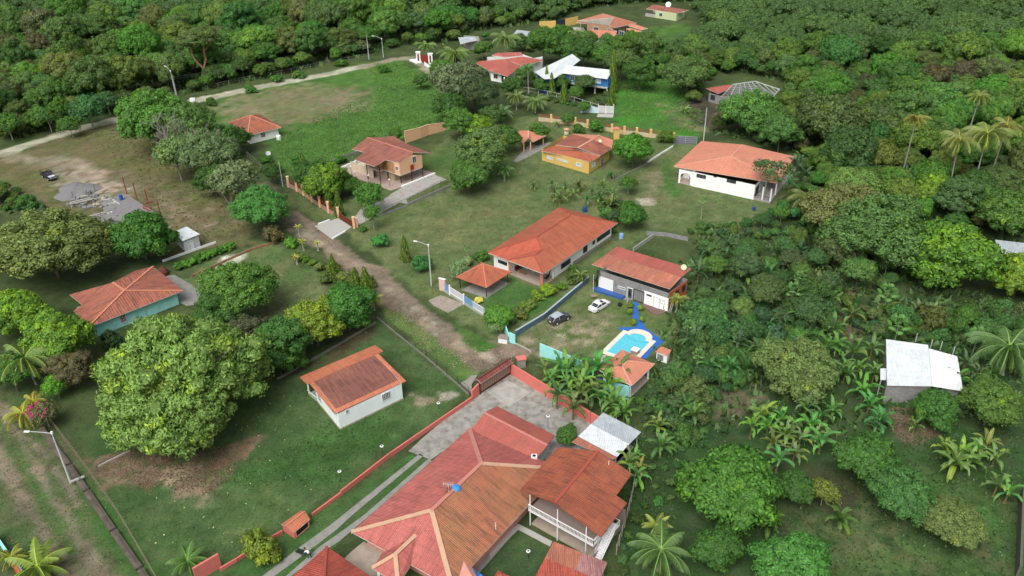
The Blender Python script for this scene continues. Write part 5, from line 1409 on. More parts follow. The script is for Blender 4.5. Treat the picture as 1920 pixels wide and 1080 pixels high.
 A,B=inset(pts,1.5)[1],inset(pts,1.5)[2]
 for t_ in(1,6):H.opening_at(A,B,t_,t_+2,.3,2.5,'window',M_frame,glass(),(2,1))
 A,B=inset(pts,1.5)[0],inset(pts,1.5)[1]
 for t_ in(3,9,14):H.opening_at(A,B,t_,t_+2,.3,2.4,'window',M_frame,glass(),(2,1))
 for x,y in((750,262),(810,275),(985,275),(1075,290),(1250,375),(1318,352),(1185,322)):
  H.post(G(*K(x,y)),0,3,.2,plain('tan_wall',(.40,.24,.14),.8))
 pl=[K(1090,362),K(1200,335),K(1218,350),K(1150,405),K(1085,400)]
 slab('pool_deck',[K(1070,365),K(1200,325),K(1330,330),K(1330,400),K(1240,450),K(1140,440),K(1060,410)],.07,M_concl,'pale paved deck beside the green pool at the sprawling villa','deck')
 slab('green_pool',pl,.12,glass('green_pool_water',(.03,.24,.20)),'dark green pool beside the sprawling orange roofed villa','pool',kind='structure')
 slab('forecourt',[K(455,290),K(640,255),K(780,262),K(800,300),K(640,330),K(500,330)],.05,M_concl,'pale forecourt inside the mustard wall of the sprawling villa','forecourt')
 e=2.9
 H=House('cream_bungalow','cream green bungalow with long brownish red roof at the top edge','house',G(*K(1520,190)))
 V=[at_h(K(1372,82),e),at_h(K(1440,42),e+1.3),at_h(K(1775,96),e+1.0),at_h(K(1662,126),e)]
 H.roof(V,[[0,1,2,3]],RF_maroon,t=.15)
 A,B=xy0(at_h(K(1455,100),e)),xy0(at_h(K(1655,130),e));u=(B-A).normalized();nb=Vector((-u.y,u.x,0))
 H.walls([A+nb*.5,B+nb*.5,B+nb*7,A+nb*7],e+.1,plain('pale_yellow_green',(.50,.55,.33),.8))
 H.opening_at(A+nb*.5,B+nb*.5,1.8,3.2,.9,2.2,'window',M_frame,glass(),(2,1))
 H.walls([A-u*4.5+nb*.5,A+nb*.6,A+nb*7,A-u*4.5+nb*7],1.3,W_grey,name='porch_wall')
 p=at_h(K(1582,42),5.0);t=thing('satellite_dish','white satellite dish above the roof of the cream bungalow','satellite dish',(p.x,p.y,3.5))
 mb=MB();mb.tube([p-Z*1.4,p],.06,6);mb.build('mast',M_pole,t)
 mb=MB();dish(mb,p,Vector((-.2,-.8,.5)).normalized(),1.1);mb.build('dish',M_whitep,t,smooth=True)
 K=cL;e=3.0
 H=House('grey_cabin','small cabin with pale grey curved roof among the palms','cabin',G(*K(590,160)))
 V=[at_h(K(472,104),e),at_h(K(453,46),e+.8),at_h(K(585,42),e+1.2),at_h(K(618,72),e+.6),at_h(K(500,96),e+.4)]
 H.roof(V,[[0,1,2,3,4]],RF_tin,t=.1)
 A,B=G(*K(520,150)),G(*K(650,158));H.walls([A,B,B+Vector((-1,7,0)),A+Vector((-1,7,0))],3.2,W_grey)
 H.opening_at(A,B,3.2,5.2,.1,2.1,'door',M_frame,plain('dark_red_door',(.12,.02,.02),.7),(1,1))
 K=cM;e=3.2
 H=House('tin_roof_house','house with pale grey tin roof half hidden by round trees','house',G(*K(220,370)))
 V=[at_h(K(105,330),e),at_h(K(150,282),e+.8),at_h(K(300,300),e+.6),at_h(K(345,305),e),at_h(K(200,368),e-.2)]
 H.roof(V,[[0,1,4],[1,2,3,4]],RF_tin,t=.12);H.walls(inset([xy0(v)for v in(V[0],V[1],V[3],V[4])],.8),e-.1,W_grey)
 H=House('pale_roof_house','pale blue-grey roof showing between trees on the upper right','house',G(*K(1820,410)))
 V=[at_h(K(1710,365),e),at_h(K(1770,350),e+.6),at_h(K(1935,390),e+.4),at_h(K(1830,405),e)]
 H.roof(V,[[0,1,2,3]],RF_tin,t=.12);H.walls(inset([xy0(v)for v in V],.8),e-.1,W_grey)
 K=cN;e=3.2
 H=House('framed_roof_house','block house with half finished roof, red sheets and bare white steel frame','house',G(*K(900,380)))
 a,b,c,d=at_h(K(532,226),e+.6),at_h(K(858,180),e+.8),at_h(K(825,232),e+.4),at_h(K(682,294),e)
 H.roof([a,b,c,d],[[0,1,2,3]],RF_pinkred,t=.06)
 rg0,rg1,bt,rt=at_h(K(858,182),e+.8),at_h(K(1130,145),e+1.2),at_h(K(800,300),e),at_h(K(1420,240),e)
 mb=MB()
 lowL,lowR=at_h(K(720,330),e-.3),at_h(K(1340,330),e-.3)
 for s_ in np.linspace(0,1,7):mb.bar(lerp(rg0,rg1,float(s_)),lerp(lowL,lowR,float(s_)),.06)
 for s_ in np.linspace(0,1,8):mb.bar(lerp(rg0,lowL,float(s_)),lerp(rg1,lowR,float(s_)),.045)
 mb.bar(rg1,rt,.12);mb.bar(rg0,rg1,.12);mb.bar(lowR,rt,.1)
 for s_ in(.3,.6,.85):mb.bar(lerp(rg1,rt,s_),lerp(lowR,rt,s_),.07)
 mb.build('roof_frame',plain('white_steel',(.42,.45,.44),.6),H.root)
 fp=[xy0(at_h(K(575,262),e)),xy0(at_h(K(720,300),e)),xy0(at_h(K(1330,330),e)),xy0(at_h(K(1380,250),e)),xy0(at_h(K(1120,165),e)),xy0(at_h(K(840,190),e))]
 H.walls(fp,2.7,W_block)
 H.opening_at(fp[0],fp[1],.8,2.2,1,2.3,'window',M_black,glass(),(2,1))
 for x,y in((1500,355),(1565,350)):
  p=G(*K(x,y+10));mb=MB();mb.box(p+Z*.9,(1.0,.1,0),(-.02,.2,0),Z*.9);tag(mb.build('wall_fragment',M_white),'short white wall fragment beside the unfinished roof frame','wall','white wall fragments')
 K=cQ;e=3.9
 a,b,c,d=at_h(K(124,648),e),at_h(K(361,680),e),at_h(K(383,912),e-.4),at_h(K(130,907),e-.4)
 H=House('white_roof_shed','grey block shed with two bright white metal roofs among the banana plants','shed',mid(a,c))
 H.roof([a,b,c,d],[[0,1,2,3]],RF_white,t=.08,fascia=M_whitep)
 f0,f1,f2,f3=at_h(K(364,700),e-.5),at_h(K(525,744),e-.9),at_h(K(558,940),e-1.2),at_h(K(384,912),e-.7)
 H.roof([f0,f1,f2,f3],[[0,1,2,3]],roofmat('bright_white_roof',(.86,.90,.92),(.80,.85,.88),stain=(.4,.42,.42),st=.15,seed=61,rib=.1,patch=.04),t=.08,fascia=M_whitep,name='side_roof')
 A,B=G(*K(113,1060)),G(*K(290,1066));A=xy0(hit(K(113,1030),A,B))
 A,B=xy0(d)+Vector((0.1,.3,0)),xy0(f2)+Vector((-.3,.5,0))
 H.walls([A,xy0(c)+Vector((0,.3,0)),B,xy0(f1)+Vector((-.3,-.3,0)),xy0(b),xy0(a)+Vector((.1,-.3,0))],e-1.3,W_block)
 H.walls([A,xy0(c)+Vector((0,.3,0)),xy0(b),xy0(a)+Vector((.1,-.3,0))],e-.45,W_block,z0=e-1.3)
 p,q,r_,s_=at_h(K(92,812),3.2),at_h(K(128,812),3.2),at_h(K(130,877),3.1),at_h(K(92,877),3.1)
 H.roof([p,q,r_,s_],[[0,1,2,3]],RF_white,t=.05,name='side_canopy')
 H.post(xy0(s_)+Vector((.2,.2,0)),0,3.1,.06,M_pole)
 for x,y in((290,655),(375,690),(430,700),(500,730)):
  b_=G(*K(x,y),0);H.post(at_h(K(x,y),2.9),2.6,4.3,.05,M_pole,'rebar_post')
 H=House('steel_roof_shed','shed with blue-grey metal roof half hidden by yellow-green mango','shed',G(*K(820,190)))
 V=[at_h(K(738,88),3.4),at_h(K(930,110),3.4),at_h(K(910,215),3.0),at_h(K(770,192),3.0)]
 H.roof(V,[[0,1,2,3]],RF_tin,t=.08);H.walls(inset(V,.4),3.1,W_grey)
 K=c02;e=1.3
 a,b,c,d=at_h(K(1580,790),e),at_h(K(1652,838),e),at_h(K(1745,760),e),at_h(K(1690,712),e)
 H=House('shrine','little salmon tiled roof hutch built onto the red garden wall','hutch',mid(a,c))
 r0,r1=at_h(K(1615,770),e+.55),at_h(K(1715,735),e+.55)
 r0,r1=lerp(a,b,.5)+Z*.6,lerp(c,d,.5)+Z*.6
 H.roof([a,b,c,d,r0,r1],[[4,1,2,5],[0,4,5,3]],RF_eave,t=.08)
 H.caps([r0,r1],[(0,1)],CAP_orange,.1,.05)
 f=inset([a,b,c,d],.12);H.walls(f,e,W_redw,gables=[(0,lerp(f[0],f[1],.5).to_3d()+Z*(e+.5)),(2,lerp(f[2],f[3],.5).to_3d()+Z*(e+.5))])
 L_=(f[2]-f[1]).length;H.opening_at(f[1],f[2],.25,L_-.25,.2,e-.12,'window',CAP_salmon,M_dark,(1,1),depth=.05,name='niche')
far_houses()
# ------------------------------------------------------------------ walls and fences
def wall(name,pts,h,mat,label,cat='wall',th=.16,cope=None,group=None,pixel=True,hs=None,z0=0.0):
 """free standing wall along photo points (foot of the wall); hs: one height per point"""
 P=[G(*p)if pixel else p for p in pts]
 mb=MB()
 hs=hs or[h]*len(P)
 for i in range(len(P)-1):
  a,b=P[i],P[i+1];d=b-a;n=Vector((-d.y,d.x,0)).normalized()*th/2;e=d.normalized()*(th/2 if 0<i else 0)
  a=a+e*.98
  q=[a+n,a-n,b-n+d.normalized()*th/2*.0,b+n]
  ha,hb=hs[i],hs[i+1]
  top=[q[0]+Z*ha,q[1]+Z*ha,q[2]+Z*hb,q[3]+Z*hb];L_=d.length
  mb.face([q[1],q[2],top[2],top[1]],0,[(0,0),(L_,0),(L_,hb),(0,ha)]);mb.face([q[3],q[0],top[0],top[3]],0,[(0,0),(L_,0),(L_,ha),(0,hb)])
  mb.face([q[0],q[1],top[1],top[0]]);mb.face([q[2],q[3],top[3],top[2]]);mb.face(top)
 root=thing(name,label,cat,((P[0].x+P[-1].x)/2,(P[0].y+P[-1].y)/2,0),group)
 mb.build('wall_panel',mat,root)
 if cope:
  mc=MB()
  for i in range(len(P)-1):
   a,b=P[i]+Z*(hs[i]+.03),P[i+1]+Z*(hs[i+1]+.03);d=(b-a);n=Vector((-d.y,d.x,0)).normalized()*(th/2+.05)
   mc.box((a+b)/2,d*.5,n,Z*.035)
  mc.build('coping',cope,root)
 return root,P
def pillars(root,P,h,r,mat,name='pillar',cap=None):
 for p in P:
  mb=MB();mb.box(p+Z*h/2,(r,0,0),(0,r,0),Z*h/2);o=mb.build(name,mat,root)
  if cap:sub(o,root);mb=MB();mb.box(p+Z*(h+.05),(r+.06,0,0),(0,r+.06,0),Z*.05);mb.build('cap',cap,o)
def wire_fence(pts,h,n,label,post=M_pole,mesh=None,group=None,rows=3,r=.03,pixel=True,base=None):
 P=[G(*p)if pixel else p for p in pts]
 root=thing('wire_fence',label,'fence',((P[0].x+P[-1].x)/2,(P[0].y+P[-1].y)/2,0),group)
 L_=[(P[i+1]-P[i]).length for i in range(len(P)-1)];T=sum(L_)
 def along(s):
  for i,l in enumerate(L_):
   if s<=l or i==len(L_)-1:return lerp(P[i],P[i+1],min(1,s/l))
   s-=l
 Q=[along(T*i/n)for i in range(n+1)]
 for q in Q:mb=MB();mb.tube([q,q+Z*h],r,5);mb.build('fence_post',post,root)
 mb=MB()
 for i in range(len(Q)-1):
  for k in range(rows):z=Z*(h*(.98 if k==0 else(rows-k)/rows));mb.bar(Q[i]+z,Q[i+1]+z,.012 if k else.02)
 mb.build('fence_wire',post,root)
 if base:
  mb=MB()
  for i in range(len(P)-1):d=P[i+1]-P[i];mb.box((P[i]+P[i+1])/2+Z*.15,d*.5,Vector((-d.y,d.x,0)).normalized()*.12,Z*.15)
  mb.build('fence_base',base,root)
 return root
def boundaries():
 wall('perimeter_wall',[(640,928),(730,858),cU(350,858)],.8,W_redw,'long low salmon red wall between lawn and concrete court, ending at the gate',th=.2)
 wall('perimeter_wall',[(586,968),(640,928)],.55,W_redw,'lower salmon red wall segment joining the tiled hutch',th=.2)
 wall('perimeter_wall',[(413,1071),(445,1052),(480,1028),(530,1000)],.55,W_redw,'low salmon red garden wall behind the yellow-green bush near the bottom',th=.2)
 wall('perimeter_wall',[cU(350,850),cU(450,765)],2.0,W_redw,'tall salmon red gate pier wall at the left end of the sliding gate',th=.25,hs=[1.9,2.2])
 a,b=G(*cU(915,475)),G(*cC(1200,690))
 wall('perimeter_wall',[cU(915,478),cC(1200,692),(1165,828)],2.2,W_redw,'tall salmon red wall running from the gate towards the tin shelter',th=.2)
 wall('perimeter_wall',[(368,1090),(415,1062)],2.3,W_redw,'broad salmon red wall panel behind the small palm at the bottom edge',th=.25,hs=[2.3,2.3])
 A,B=G(*cU(460,765)),G(*cU(905,470));u=(B-A).normalized();n=Vector((-u.y,u.x,0));L_=(B-A).length
 t=thing('sliding_gate','brown wooden slatted gate under a long maroon tiled canopy','gate',(A+B)/2)
 gw=plain('pinkish_brown_boards',(.30,.20,.16),.8,var=.25,scale=3)
 for i in range(int(L_/.42)):
  mb=MB();p=A+u*(.25+i*.42);mb.box(p+Z*1.35,u*.15,n*.03,Z*1.0);mb.build('board',gw,t)
 mb=MB();dk=plain('dark_maroon_steel',(.10,.025,.022),.7)
 mb.box((A+B)/2+Z*.22+n*.02,u*L_/2,n*.05,Z*.2);mb.box((A+B)/2+Z*1.4+n*.07,u*L_/2,n*.02,Z*.04);mb.box((A+B)/2+Z*2.35+n*.07,u*L_/2,n*.02,Z*.05)
 mb.build('gate_frame',dk,t)
 for p in(A,B):mb=MB();mb.box(p+Z*1.3,u*.12,n*.15,Z*1.3);mb.build('post',dk,t)
 ct=roofmat('maroon_clay_tiles',(.26,.07,.055),(.20,.05,.045),stain=(.5,.3,.25),st=.25,seed=71,rib=.75,pitch=.4)
 H=House.__new__(House);H.root=t
 z1,z0=3.1,2.65;ex=u*.35
 V=[A-ex+n*.75+Z*z0,B+ex*.3+n*.75+Z*z0,A-ex+Z*z1,B+ex*.3+Z*z1,A-ex-n*.65+Z*z0,B+ex*.3-n*.65+Z*z0]
 H.roof(V,[[0,1,3,2],[2,3,5,4]],ct,t=.08,name='tiled_canopy')
 H.caps(V,[(2,3)],plain('dark_ridge',(.12,.03,.03),.8),.1,.05)
 p=G(*cU(1060,360));t=thing('gate_pillar','grey stone pillar with pinkish red cap beside the gate canopy','pillar',p)
 mb=MB();mb.box(p+Z*.8,(.6,.15,0),(-.12,.5,0),Z*.8);mb.build('pillar_shaft',plain('grey_stone',(.3,.29,.27),.9,var=.3,scale=3,dirt=.4),t)
 mb=MB();mb.box(p+Z*1.66,(.75,.19,0),(-.15,.62,0),Z*.06);mb.build('cap',W_redw,t)
 q=[cU(270,580),cU(340,520),cU(430,510),cU(345,640),cU(340,760),cU(190,620)]
 slab('stone_ramp',q,.35,plain('rough_grey_stone',(.27,.26,.24),.95,var=.35,scale=2.5,dirt=.5),'rough grey stone apron at the left foot of the gate','ramp')
 wall('turquoise_wall',[cC(775,122),cC(940,168),cC(1130,250)],2.6,W_teal,'turquoise wall starting at the dirt lot entrance behind the banana clump',hs=[2.6,2.0,2.0])
 wall('turquoise_wall',[cC(1310,400),cC(1525,498)],2.6,W_teal,'turquoise wall panel below the pool pavilion',hs=[1.9,2.7])
 wall('turquoise_wall',[cC(1130,250),cC(1310,400)],1.5,plain('dark_blue_grey_wall',(.08,.13,.18),.85),'dark blue grey wall stretch between banana plants and pavilion')
 wall('turquoise_wall',[cX(760,855),cX(805,965)],2.0,W_teal,'narrow turquoise gate pier beside the white meter box',hs=[1.9,1.6])
 wall('turquoise_wall',[cX(812,970),cX(878,990)],2.0,W_teal,'turquoise end panel at the entrance of the pool garden',hs=[2.1,1.9])
 wall('kerb_wall',[cX(880,990),cX(1040,1068),cC(700,100)],.25,M_concl,'low broken concrete kerb across the pool garden entrance')
 p=G(*cX(748,965));t=thing('meter_box','squat white and grey meter box at the corner of the blue-white fence','meter box',p)
 mb=MB();mb.box(p+Z*.5,(.75,-.25,0),(.2,.5,0),Z*.5);mb.build('box_body',M_whitep,t)
 mb=MB();mb.box(p+Z*1.03,(.85,-.28,0),(.23,.58,0),Z*.05);mb.build('cap',plain('brown_grey_lid',(.25,.2,.18),.8),t)
 a,b=G(*cX(865,905)),G(*cF(60,588))
 P=[cX(870,880),cX(1180,690),cF(40,560)]
 wall('blue_wall',[cX(880,905),cX(1200,712),cF(140,530)],1.15,plain('slate_blue_paint',(.085,.15,.21),.75,var=.1,dirt=.3,dirtcol=(.06,.09,.11)),'long slate blue wall with pale edge between hedge and parked cars',th=.2,cope=plain('pale_blue_edge',(.35,.42,.45),.7))
 root,P=wall('picket_fence',[cX(85,405),cX(142,440),cX(300,540),cX(400,605),cX(545,695),cX(640,760)],.45,M_concl,'blue and white picket fence on a low wall in front of the gazebo','fence')
 for i in range(len(P)-1):
  a,b=P[i],P[i+1];d=(b-a).length;n=max(2,int(d/.28));c=i in(1,)
  mb=MB()
  for k in range(n):
   q=lerp(a,b,(k+.5)/n);mb.box(q+Z*1.15,((b-a)/d)*.07,Vector((0,.03,0)),Z*.75)
  mb.bar(a+Z*1.85,b+Z*1.85,.05);mb.bar(a+Z*.6,b+Z*.6,.04)
  mb.build('picket_panel',M_whitep if c or i>2 else plain('sky_blue_pickets',(.16,.36,.60),.6),root)
  mb=MB();nn=Vector((-(b-a).y,(b-a).x,0)).normalized()*.06
  if nn.dot(a)<0:nn=-nn
  mb.face([a+nn+Z*.5,b+nn+Z*.5,b+nn+Z*1.75,a+nn+Z*1.75])
  mb.build('back_panel',plain('pale_blue_panel',(.28,.45,.60),.7,var=.25,scale=4)if i!=1 else plain('pale_grey_panel',(.5,.55,.6),.7),root)
 for p in(P[1],P[2]):mb=MB();mb.box(p+Z*1.1,(.14,0,0),(0,.14,0),Z*1.1);mb.build('pillar',M_whitep,root)
 p=G(*cX(62,390));t=thing('entrance_pillar','broad pale pink entrance pillar at the fence end','pillar',p)
 mb=MB();mb.box(p+Z*1.3,(.6,-.3,0),(.06,.12,0),Z*1.3);mb.build('pillar_shaft',plain('pale_pink_stucco',(.62,.45,.42),.8,dirt=.3),t)
 mb=MB();mb.box(p+Z*2.63,(.66,-.33,0),(.08,.17,0),Z*.04);mb.build('cap',M_white,t)
 K=cI
 B_=[K(265,322),K(365,372),K(445,422),K(545,500),K(640,560),K(740,630),K(860,695)]
 root,P=wall('railing_fence',B_,.95,plain('brown_pink_wall',(.36,.22,.17),.85,dirt=.3),'garden fence of peach pillars on a low brown wall along the dirt road','fence')
 pillars(root,P,2.7,.26,W_peach,cap=plain('pale_peach_cap',(.7,.48,.32),.8))
 for i in range(len(P)-1):
  mb=MB();a,b=P[i],P[i+1]
  for z in(1.2,1.5,1.8,2.1):mb.bar(a+Z*z,b+Z*z,.04)
  mb.build('railing',plain('dark_red_railing',(.13,.035,.02),.7),root)
 A,B=P[-1],G(*K(1045,815));t=thing('sliding_gate','dark reddish brown gate between peach pillars at the grey apron','gate',(A+B)/2)
 mb=MB();
 for z in(.15,.6,1.05,1.5):mb.bar(A+Z*z,B+Z*z,.05)
 d=(B-A).length
 for k in range(int(d/.22)):q=lerp(A,B,(k+.5)*.22/d);mb.bar(q+Z*.1,q+Z*1.5,.045)
 mb.build('gate_frame',plain('dark_red_railing',(.13,.035,.02),.7),t)
 for xy,lb in(((1045,815),'peach pillar at the right end of the brown gate'),((1078,800),'shorter peach pillar just behind the brown gate')):
  p=G(*K(*xy));t=thing('gate_pillar',lb,'pillar',p);pillars(t,[p],2.7 if xy[0]==1045 else 2.2,.25,W_peach,cap=plain('pale_peach_cap',(.7,.48,.32),.8))
 slab('driveway_apron',[K(570,790),K(850,695),K(1015,800),K(785,950)],.07,M_concl,'pale concrete apron in front of the brown gate','driveway')
 for a,b,lb in((K(615,770),K(750,722),'white painted kerb on the upper side of the gate apron'),(K(785,945),K(938,855),'white painted kerb on the lower side of the gate apron')):
  wall('kerb_wall',[a,b],.3,M_whitep,lb,'kerb',th=.3)
 K=cH
 wire_fence([K(600,1100),K(858,985),K(1320,740)],1.7,8,'dark mesh fence on a grey wall below the driveway',M_black,rows=6)
 wall('retaining_wall',[K(860,1000),K(1335,790)],.7,W_block,'low grey block wall under the dark mesh fence')
 wall('retaining_wall',[(598,455-2),K(300,1160),K(600,1080),K(860,1000)]if False else[K(450,1145),K(700,1060),K(860,1000)],.4,W_block,'low mossy grey wall between the lawn and the driveway')
 root,P=wall('stepped_wall',[cH(840,292),cH(1020,232),cH(1100,200),cH(1345,128)],2.6,W_peach,'stepped peach boundary wall behind the raised house',hs=[3.4,3.0,3.0,1.9],cope=plain('pale_peach_cap',(.7,.48,.32),.8))
 wall('retaining_wall',[cH(0,520),cH(160,460),cH(320,400)],.8,W_block,'grey block wall at the meadow edge left of the raised house')
 K=cJ
 pts=[K(300,160),K(440,175),K(575,195),K(710,210),K(848,235),K(985,260),K(1122,285),K(1262,310),K(1400,325),K(1558,345),K(1680,365),K(1815,385)]
 root,P=wall('railing_fence',pts,1.1,plain('cream_yellow_wall',(.50,.42,.28),.8,dirt=.3),'long cream wall with yellow pillars and brown rails behind the yellow house','fence')
 pillars(root,P[1:],2.3,.28,plain('yellow_pillar',(.66,.45,.2),.8))
 for i in range(len(P)-1):
  mb=MB();a,b=P[i],P[i+1]
  for z in(1.35,1.65,1.95):mb.bar(a+Z*z,b+Z*z,.055)
  mb.build('railing',plain('brown_rail',(.22,.08,.045),.7),root)
 wall('garden_wall',[cJ(1520,640),cJ(1640,560),cJ(1810,455)],.5,M_white,'thin white kerb wall along the drive beside the round mango')
 wire_fence([cK(10,170),cK(150,175),cK(395,190)],2.2,3,'short chain link fence beside the pole behind the salmon roofed house',M_pole,rows=4)
 slab('asphalt_pad',[cK(150,95),cK(395,95),cK(395,185),cK(140,180)],.05,plain('dark_asphalt',(.10,.11,.12),.9),'small dark asphalt pad by the white fence','pad')
 wall('garden_wall',[cF(640,190),cF(870,30)],.9,M_concl,'pale block garden wall behind the grey block house')
 wall('garden_wall',[(1212,441),(1248,443),(1290,452)],.9,W_block,'grey block wall at the back of the small lawn')
 wire_fence([cJ(1110,850),cJ(1330,735),cJ(1530,640)],1.5,7,'dark garden fence under the round mango tree',M_black,rows=5,base=M_conc)
 K=cL
 A,B=G(*K(1652,697)),G(*K(1782,702));t=thing('white_gate','white arched garden gate of horizontal slats in front of the blue house','gate',(A+B)/2)
 mb=MB();L_=(B-A).length
 for k in range(8):mb.box((A+B)/2+Z*(.3+k*.27),(B-A)*.5,(0,.04,0),Z*.07)
 for s_ in(0,.5,1):mb.bar(lerp(A,B,s_),lerp(A,B,s_)+Z*(2.6 if s_==.5 else 2.9),.08)
 mb.build('gate_frame',M_whitep,t)
 slab('gate_apron',[K(1652,700),K(1785,702),K(1780,735),K(1640,728)],.05,M_concl,'small concrete apron under the white slatted gate','apron')
 wall('garden_wall',[K(1500,690),K(1570,690),K(1652,695)],1.6,plain('pale_sky_blue_wall',(.48,.64,.68),.8),'pale sky blue wall beside the white slatted gate',hs=[1.4,2.3,1.5])
 wire_fence([K(975,530),K(1100,545),K(1250,575),K(1440,620),K(1655,690)],2.3,9,'tall white pipe fence in front of the blue house',M_whitep,rows=2,r=.05)
 for x,y,lb in((115,260,'white gate pillar with dark niche at the left of the red gate'),(218,275,'white gate pillar at the right of the red gate')):
  p=G(*K(x,y));t=thing('gate_pillar',lb,'pillar',p)
  mb=MB();mb.box(p+Z*1.75,(.7,0,0),(0,.45,0),Z*1.75);mb.build('pillar_shaft',M_white,t)
  mb=MB();mb.box(p+Z*3.58,(.85,0,0),(0,.6,0),Z*.08);mb.build('cap',M_white,t)
  mb=MB();mb.box(p+Z*1.8+Vector((0,-.45,0)),(.28,0,0),(0,.02,0),Z*1.2);mb.build('niche',plain('dark_red_door',(.12,.02,.02),.7),t)
 A,B=G(*K(138,262)),G(*K(200,272));t=thing('red_gate','dark red double gate between two white pillars at the road end','gate',(A+B)/2)
 mb=MB();mb.box((A+B)/2+Z*1.4,(B-A)*.5,(0,.05,0),Z*1.4);mb.build('gate_panel',plain('dark_red_gate',(.22,.025,.02),.7),t)
 wall('villa_wall',[K(165,285),K(250,345),K(350,420),K(420,470)],1.4,M_white,'white boundary wall running down from the red gate',cope=M_black)
 slab('white_step',[K(35,245),K(100,235),K(150,262),K(90,270)],.3,M_white,'white painted step in front of the red gate','step')
 K=cM
 for a,b,lb in((K(360,275),K(515,268),'mustard boundary wall left of the black gate at the top'),(K(605,250),K(725,225),'mustard boundary wall right of the black gate at the top')):
  wall('mustard_wall',[a,b],2.9,W_yellow,lb)
 A,B=G(*K(517,270)),G(*K(603,252));t=thing('black_gate','black double gate in the mustard wall at the top','gate',(A+B)/2)
 mb=MB();mb.box((A+B)/2+Z*1.4,(B-A)*.5,(0,.05,0),Z*1.4);mb.build('gate_panel',plain('black_blue_gate',(.02,.03,.05),.5),t)
 pts=[cW_ for cW_ in((86,806),(130,868),(165,918),(215,990),(270,1062),(300,1100))]
 moss=plain('mossy_drain_wall',(.12,.10,.08),.95,var=.5,scale=1.2,dirt=.8,dirtcol=(.035,.035,.02))
 root,P=wall('drain_wall',[(78,806),(128,874),(162,922),(212,996),(262,1068),(290,1110)],.45,moss,'long mossy concrete channel wall along the track in the lower left','drain',th=.85)
 wall('garden_kerb',[(185,876),(245,846)],.3,M_concl,'short pale kerb under the big pale tree')
 wire_fence([(300,1100),(228,975),(165,885),(100,800)],1.6,8,'thin wire fence above the mossy channel wall',plain('rust_wire',(.2,.15,.11),.7),rows=4,r=.035)
 b=G(*cV(760,955));mb=MB();mb.box(b+Z*.75,(.75,.55,0),(-.1,.14,0),Z*.09);mb.bar(b,b+Z*.7,.15);tag(mb.build('stone_slab',M_concl),'pale concrete slab bridging the mossy channel beside the lamp post','slab')
 wire_fence([(706,596),(750,632),(800,672),(858,722),(880,742)],1.7,9,'wire fence with stone footing between the dirt road and the small blue house',plain('dark_wooden_post',(.06,.045,.035),.9),rows=3,r=.05,base=plain('mossy_stone_edge',(.17,.17,.14),.95,var=.35,scale=2,dirt=.5))
 wall('garden_kerb',[(520,712),(600,668),(705,606)],.35,plain('mossy_stone_edge',(.17,.17,.14),.95),'mossy stone kerb behind the small blue house',th=.25)
 wall('garden_kerb',[(360,520),(425,490),(470,470),(520,455)],.5,plain('reddish_kerb',(.28,.15,.1),.9,dirt=.5),'reddish brown kerb wall between lot and garden',th=.2)
 wall('white_rail',[c01(915,395),c01(1215,288)],.5,M_whitep,'thin white pipe rail in front of the white tin shed','rail',th=.12)
 wire_fence([(430,262),(470,300),(520,345),(541,352)],1.6,8,'thin fence between the hedge trees and the meadow',plain('grey_post',(.3,.3,.28),.8),rows=3)
 wire_fence([(390,168),(470,150),(540,138),(610,122),(690,108)],1.4,16,'old forest edge fence of grey stakes beyond the gravel road',plain('grey_post',(.3,.3,.28),.8),rows=2,r=.06)
 wall('edge_wall',[(1912,935),(1905,1085)],2.2,plain('dark_mossy_wall',(.10,.11,.08),.95,dirt=.5),'dark mossy wall at the right edge of the orchard',th=.3)
 wire_fence([cB(1225,250),cB(1190,440),cB(1140,640),cB(1060,900)],1.9,9,'old wooden stake fence beside the balcony house',plain('grey_stake',(.3,.28,.24),.9),rows=3,r=.08)
 wall('corner_wall',[(-6,1010),(22,1052),(44,1080),(52,1100)],1.3,W_teal,'turquoise and orange garden wall in the bottom left corner',hs=[1.3,1.3,1.3,1.3],th=.25)
 wall('corner_wall',[(22,1056),(50,1098)],1.45,W_orange,'orange end block of the turquoise wall in the bottom left corner',th=.32)
 p=G(*cW(740,100));t=thing('white_pillar','white block pillar standing alone beside the gravel road','pillar',p)
 mb=MB();mb.box(p+Z*1.5,(.75,.1,0),(-.05,.35,0),Z*1.5);mb.build('pillar_shaft',M_white,t)
 mb=MB();mb.box(p+Z*1.6+Vector((.1,-.36,0)),(.16,.02,0),(0,.03,0),Z*.3);mb.build('plaque',plain('grey_plaque',(.25,.25,.25),.7),t)
boundaries()
# ------------------------------------------------------------------ concrete court, wheel strips, patios
slab('concrete_court',[cU(455,770),cU(905,478),cC(1195,690),(1180,845),(1120,900),(990,870),(885,810),(808,862),(766,846),(800,815),(860,765)],.05,plain('mottled_court_concrete',(.29,.285,.26),.92,var=.5,scale=.8,dirt=.85,dirtcol=(.085,.08,.062)),'mottled grey concrete court inside the salmon walls','courtyard')
slab('court_patch',[cU(560,735),cU(850,560),cU(1190,745),cU(880,950)],.056,plain('paler_court_patch',(.36,.36,.33),.92,var=.25,scale=.8,dirt=.5,dirtcol=(.15,.14,.11)),'paler square concrete patch just inside the brown gate','courtyard')
slab('wheel_strip',[cA(660,50),cA(692,68),cA(100,560),cA(-40,690),cA(-300,890),cA(-700,1180),cA(-790,1180),cA(-340,830),cA(-90,650),cA(60,530)],.05,M_conc,'upper concrete wheel strip across the narrow lawn','path')
slab('wheel_strip',[cA(735,92),cA(765,110),cA(300,520),cA(-20,790),cA(-130,860),cA(-500,1140),cA(-600,1200),cA(-190,840),cA(10,700),cA(200,560)],.052,M_conc,'lower concrete wheel strip against the long crimson roof','path')
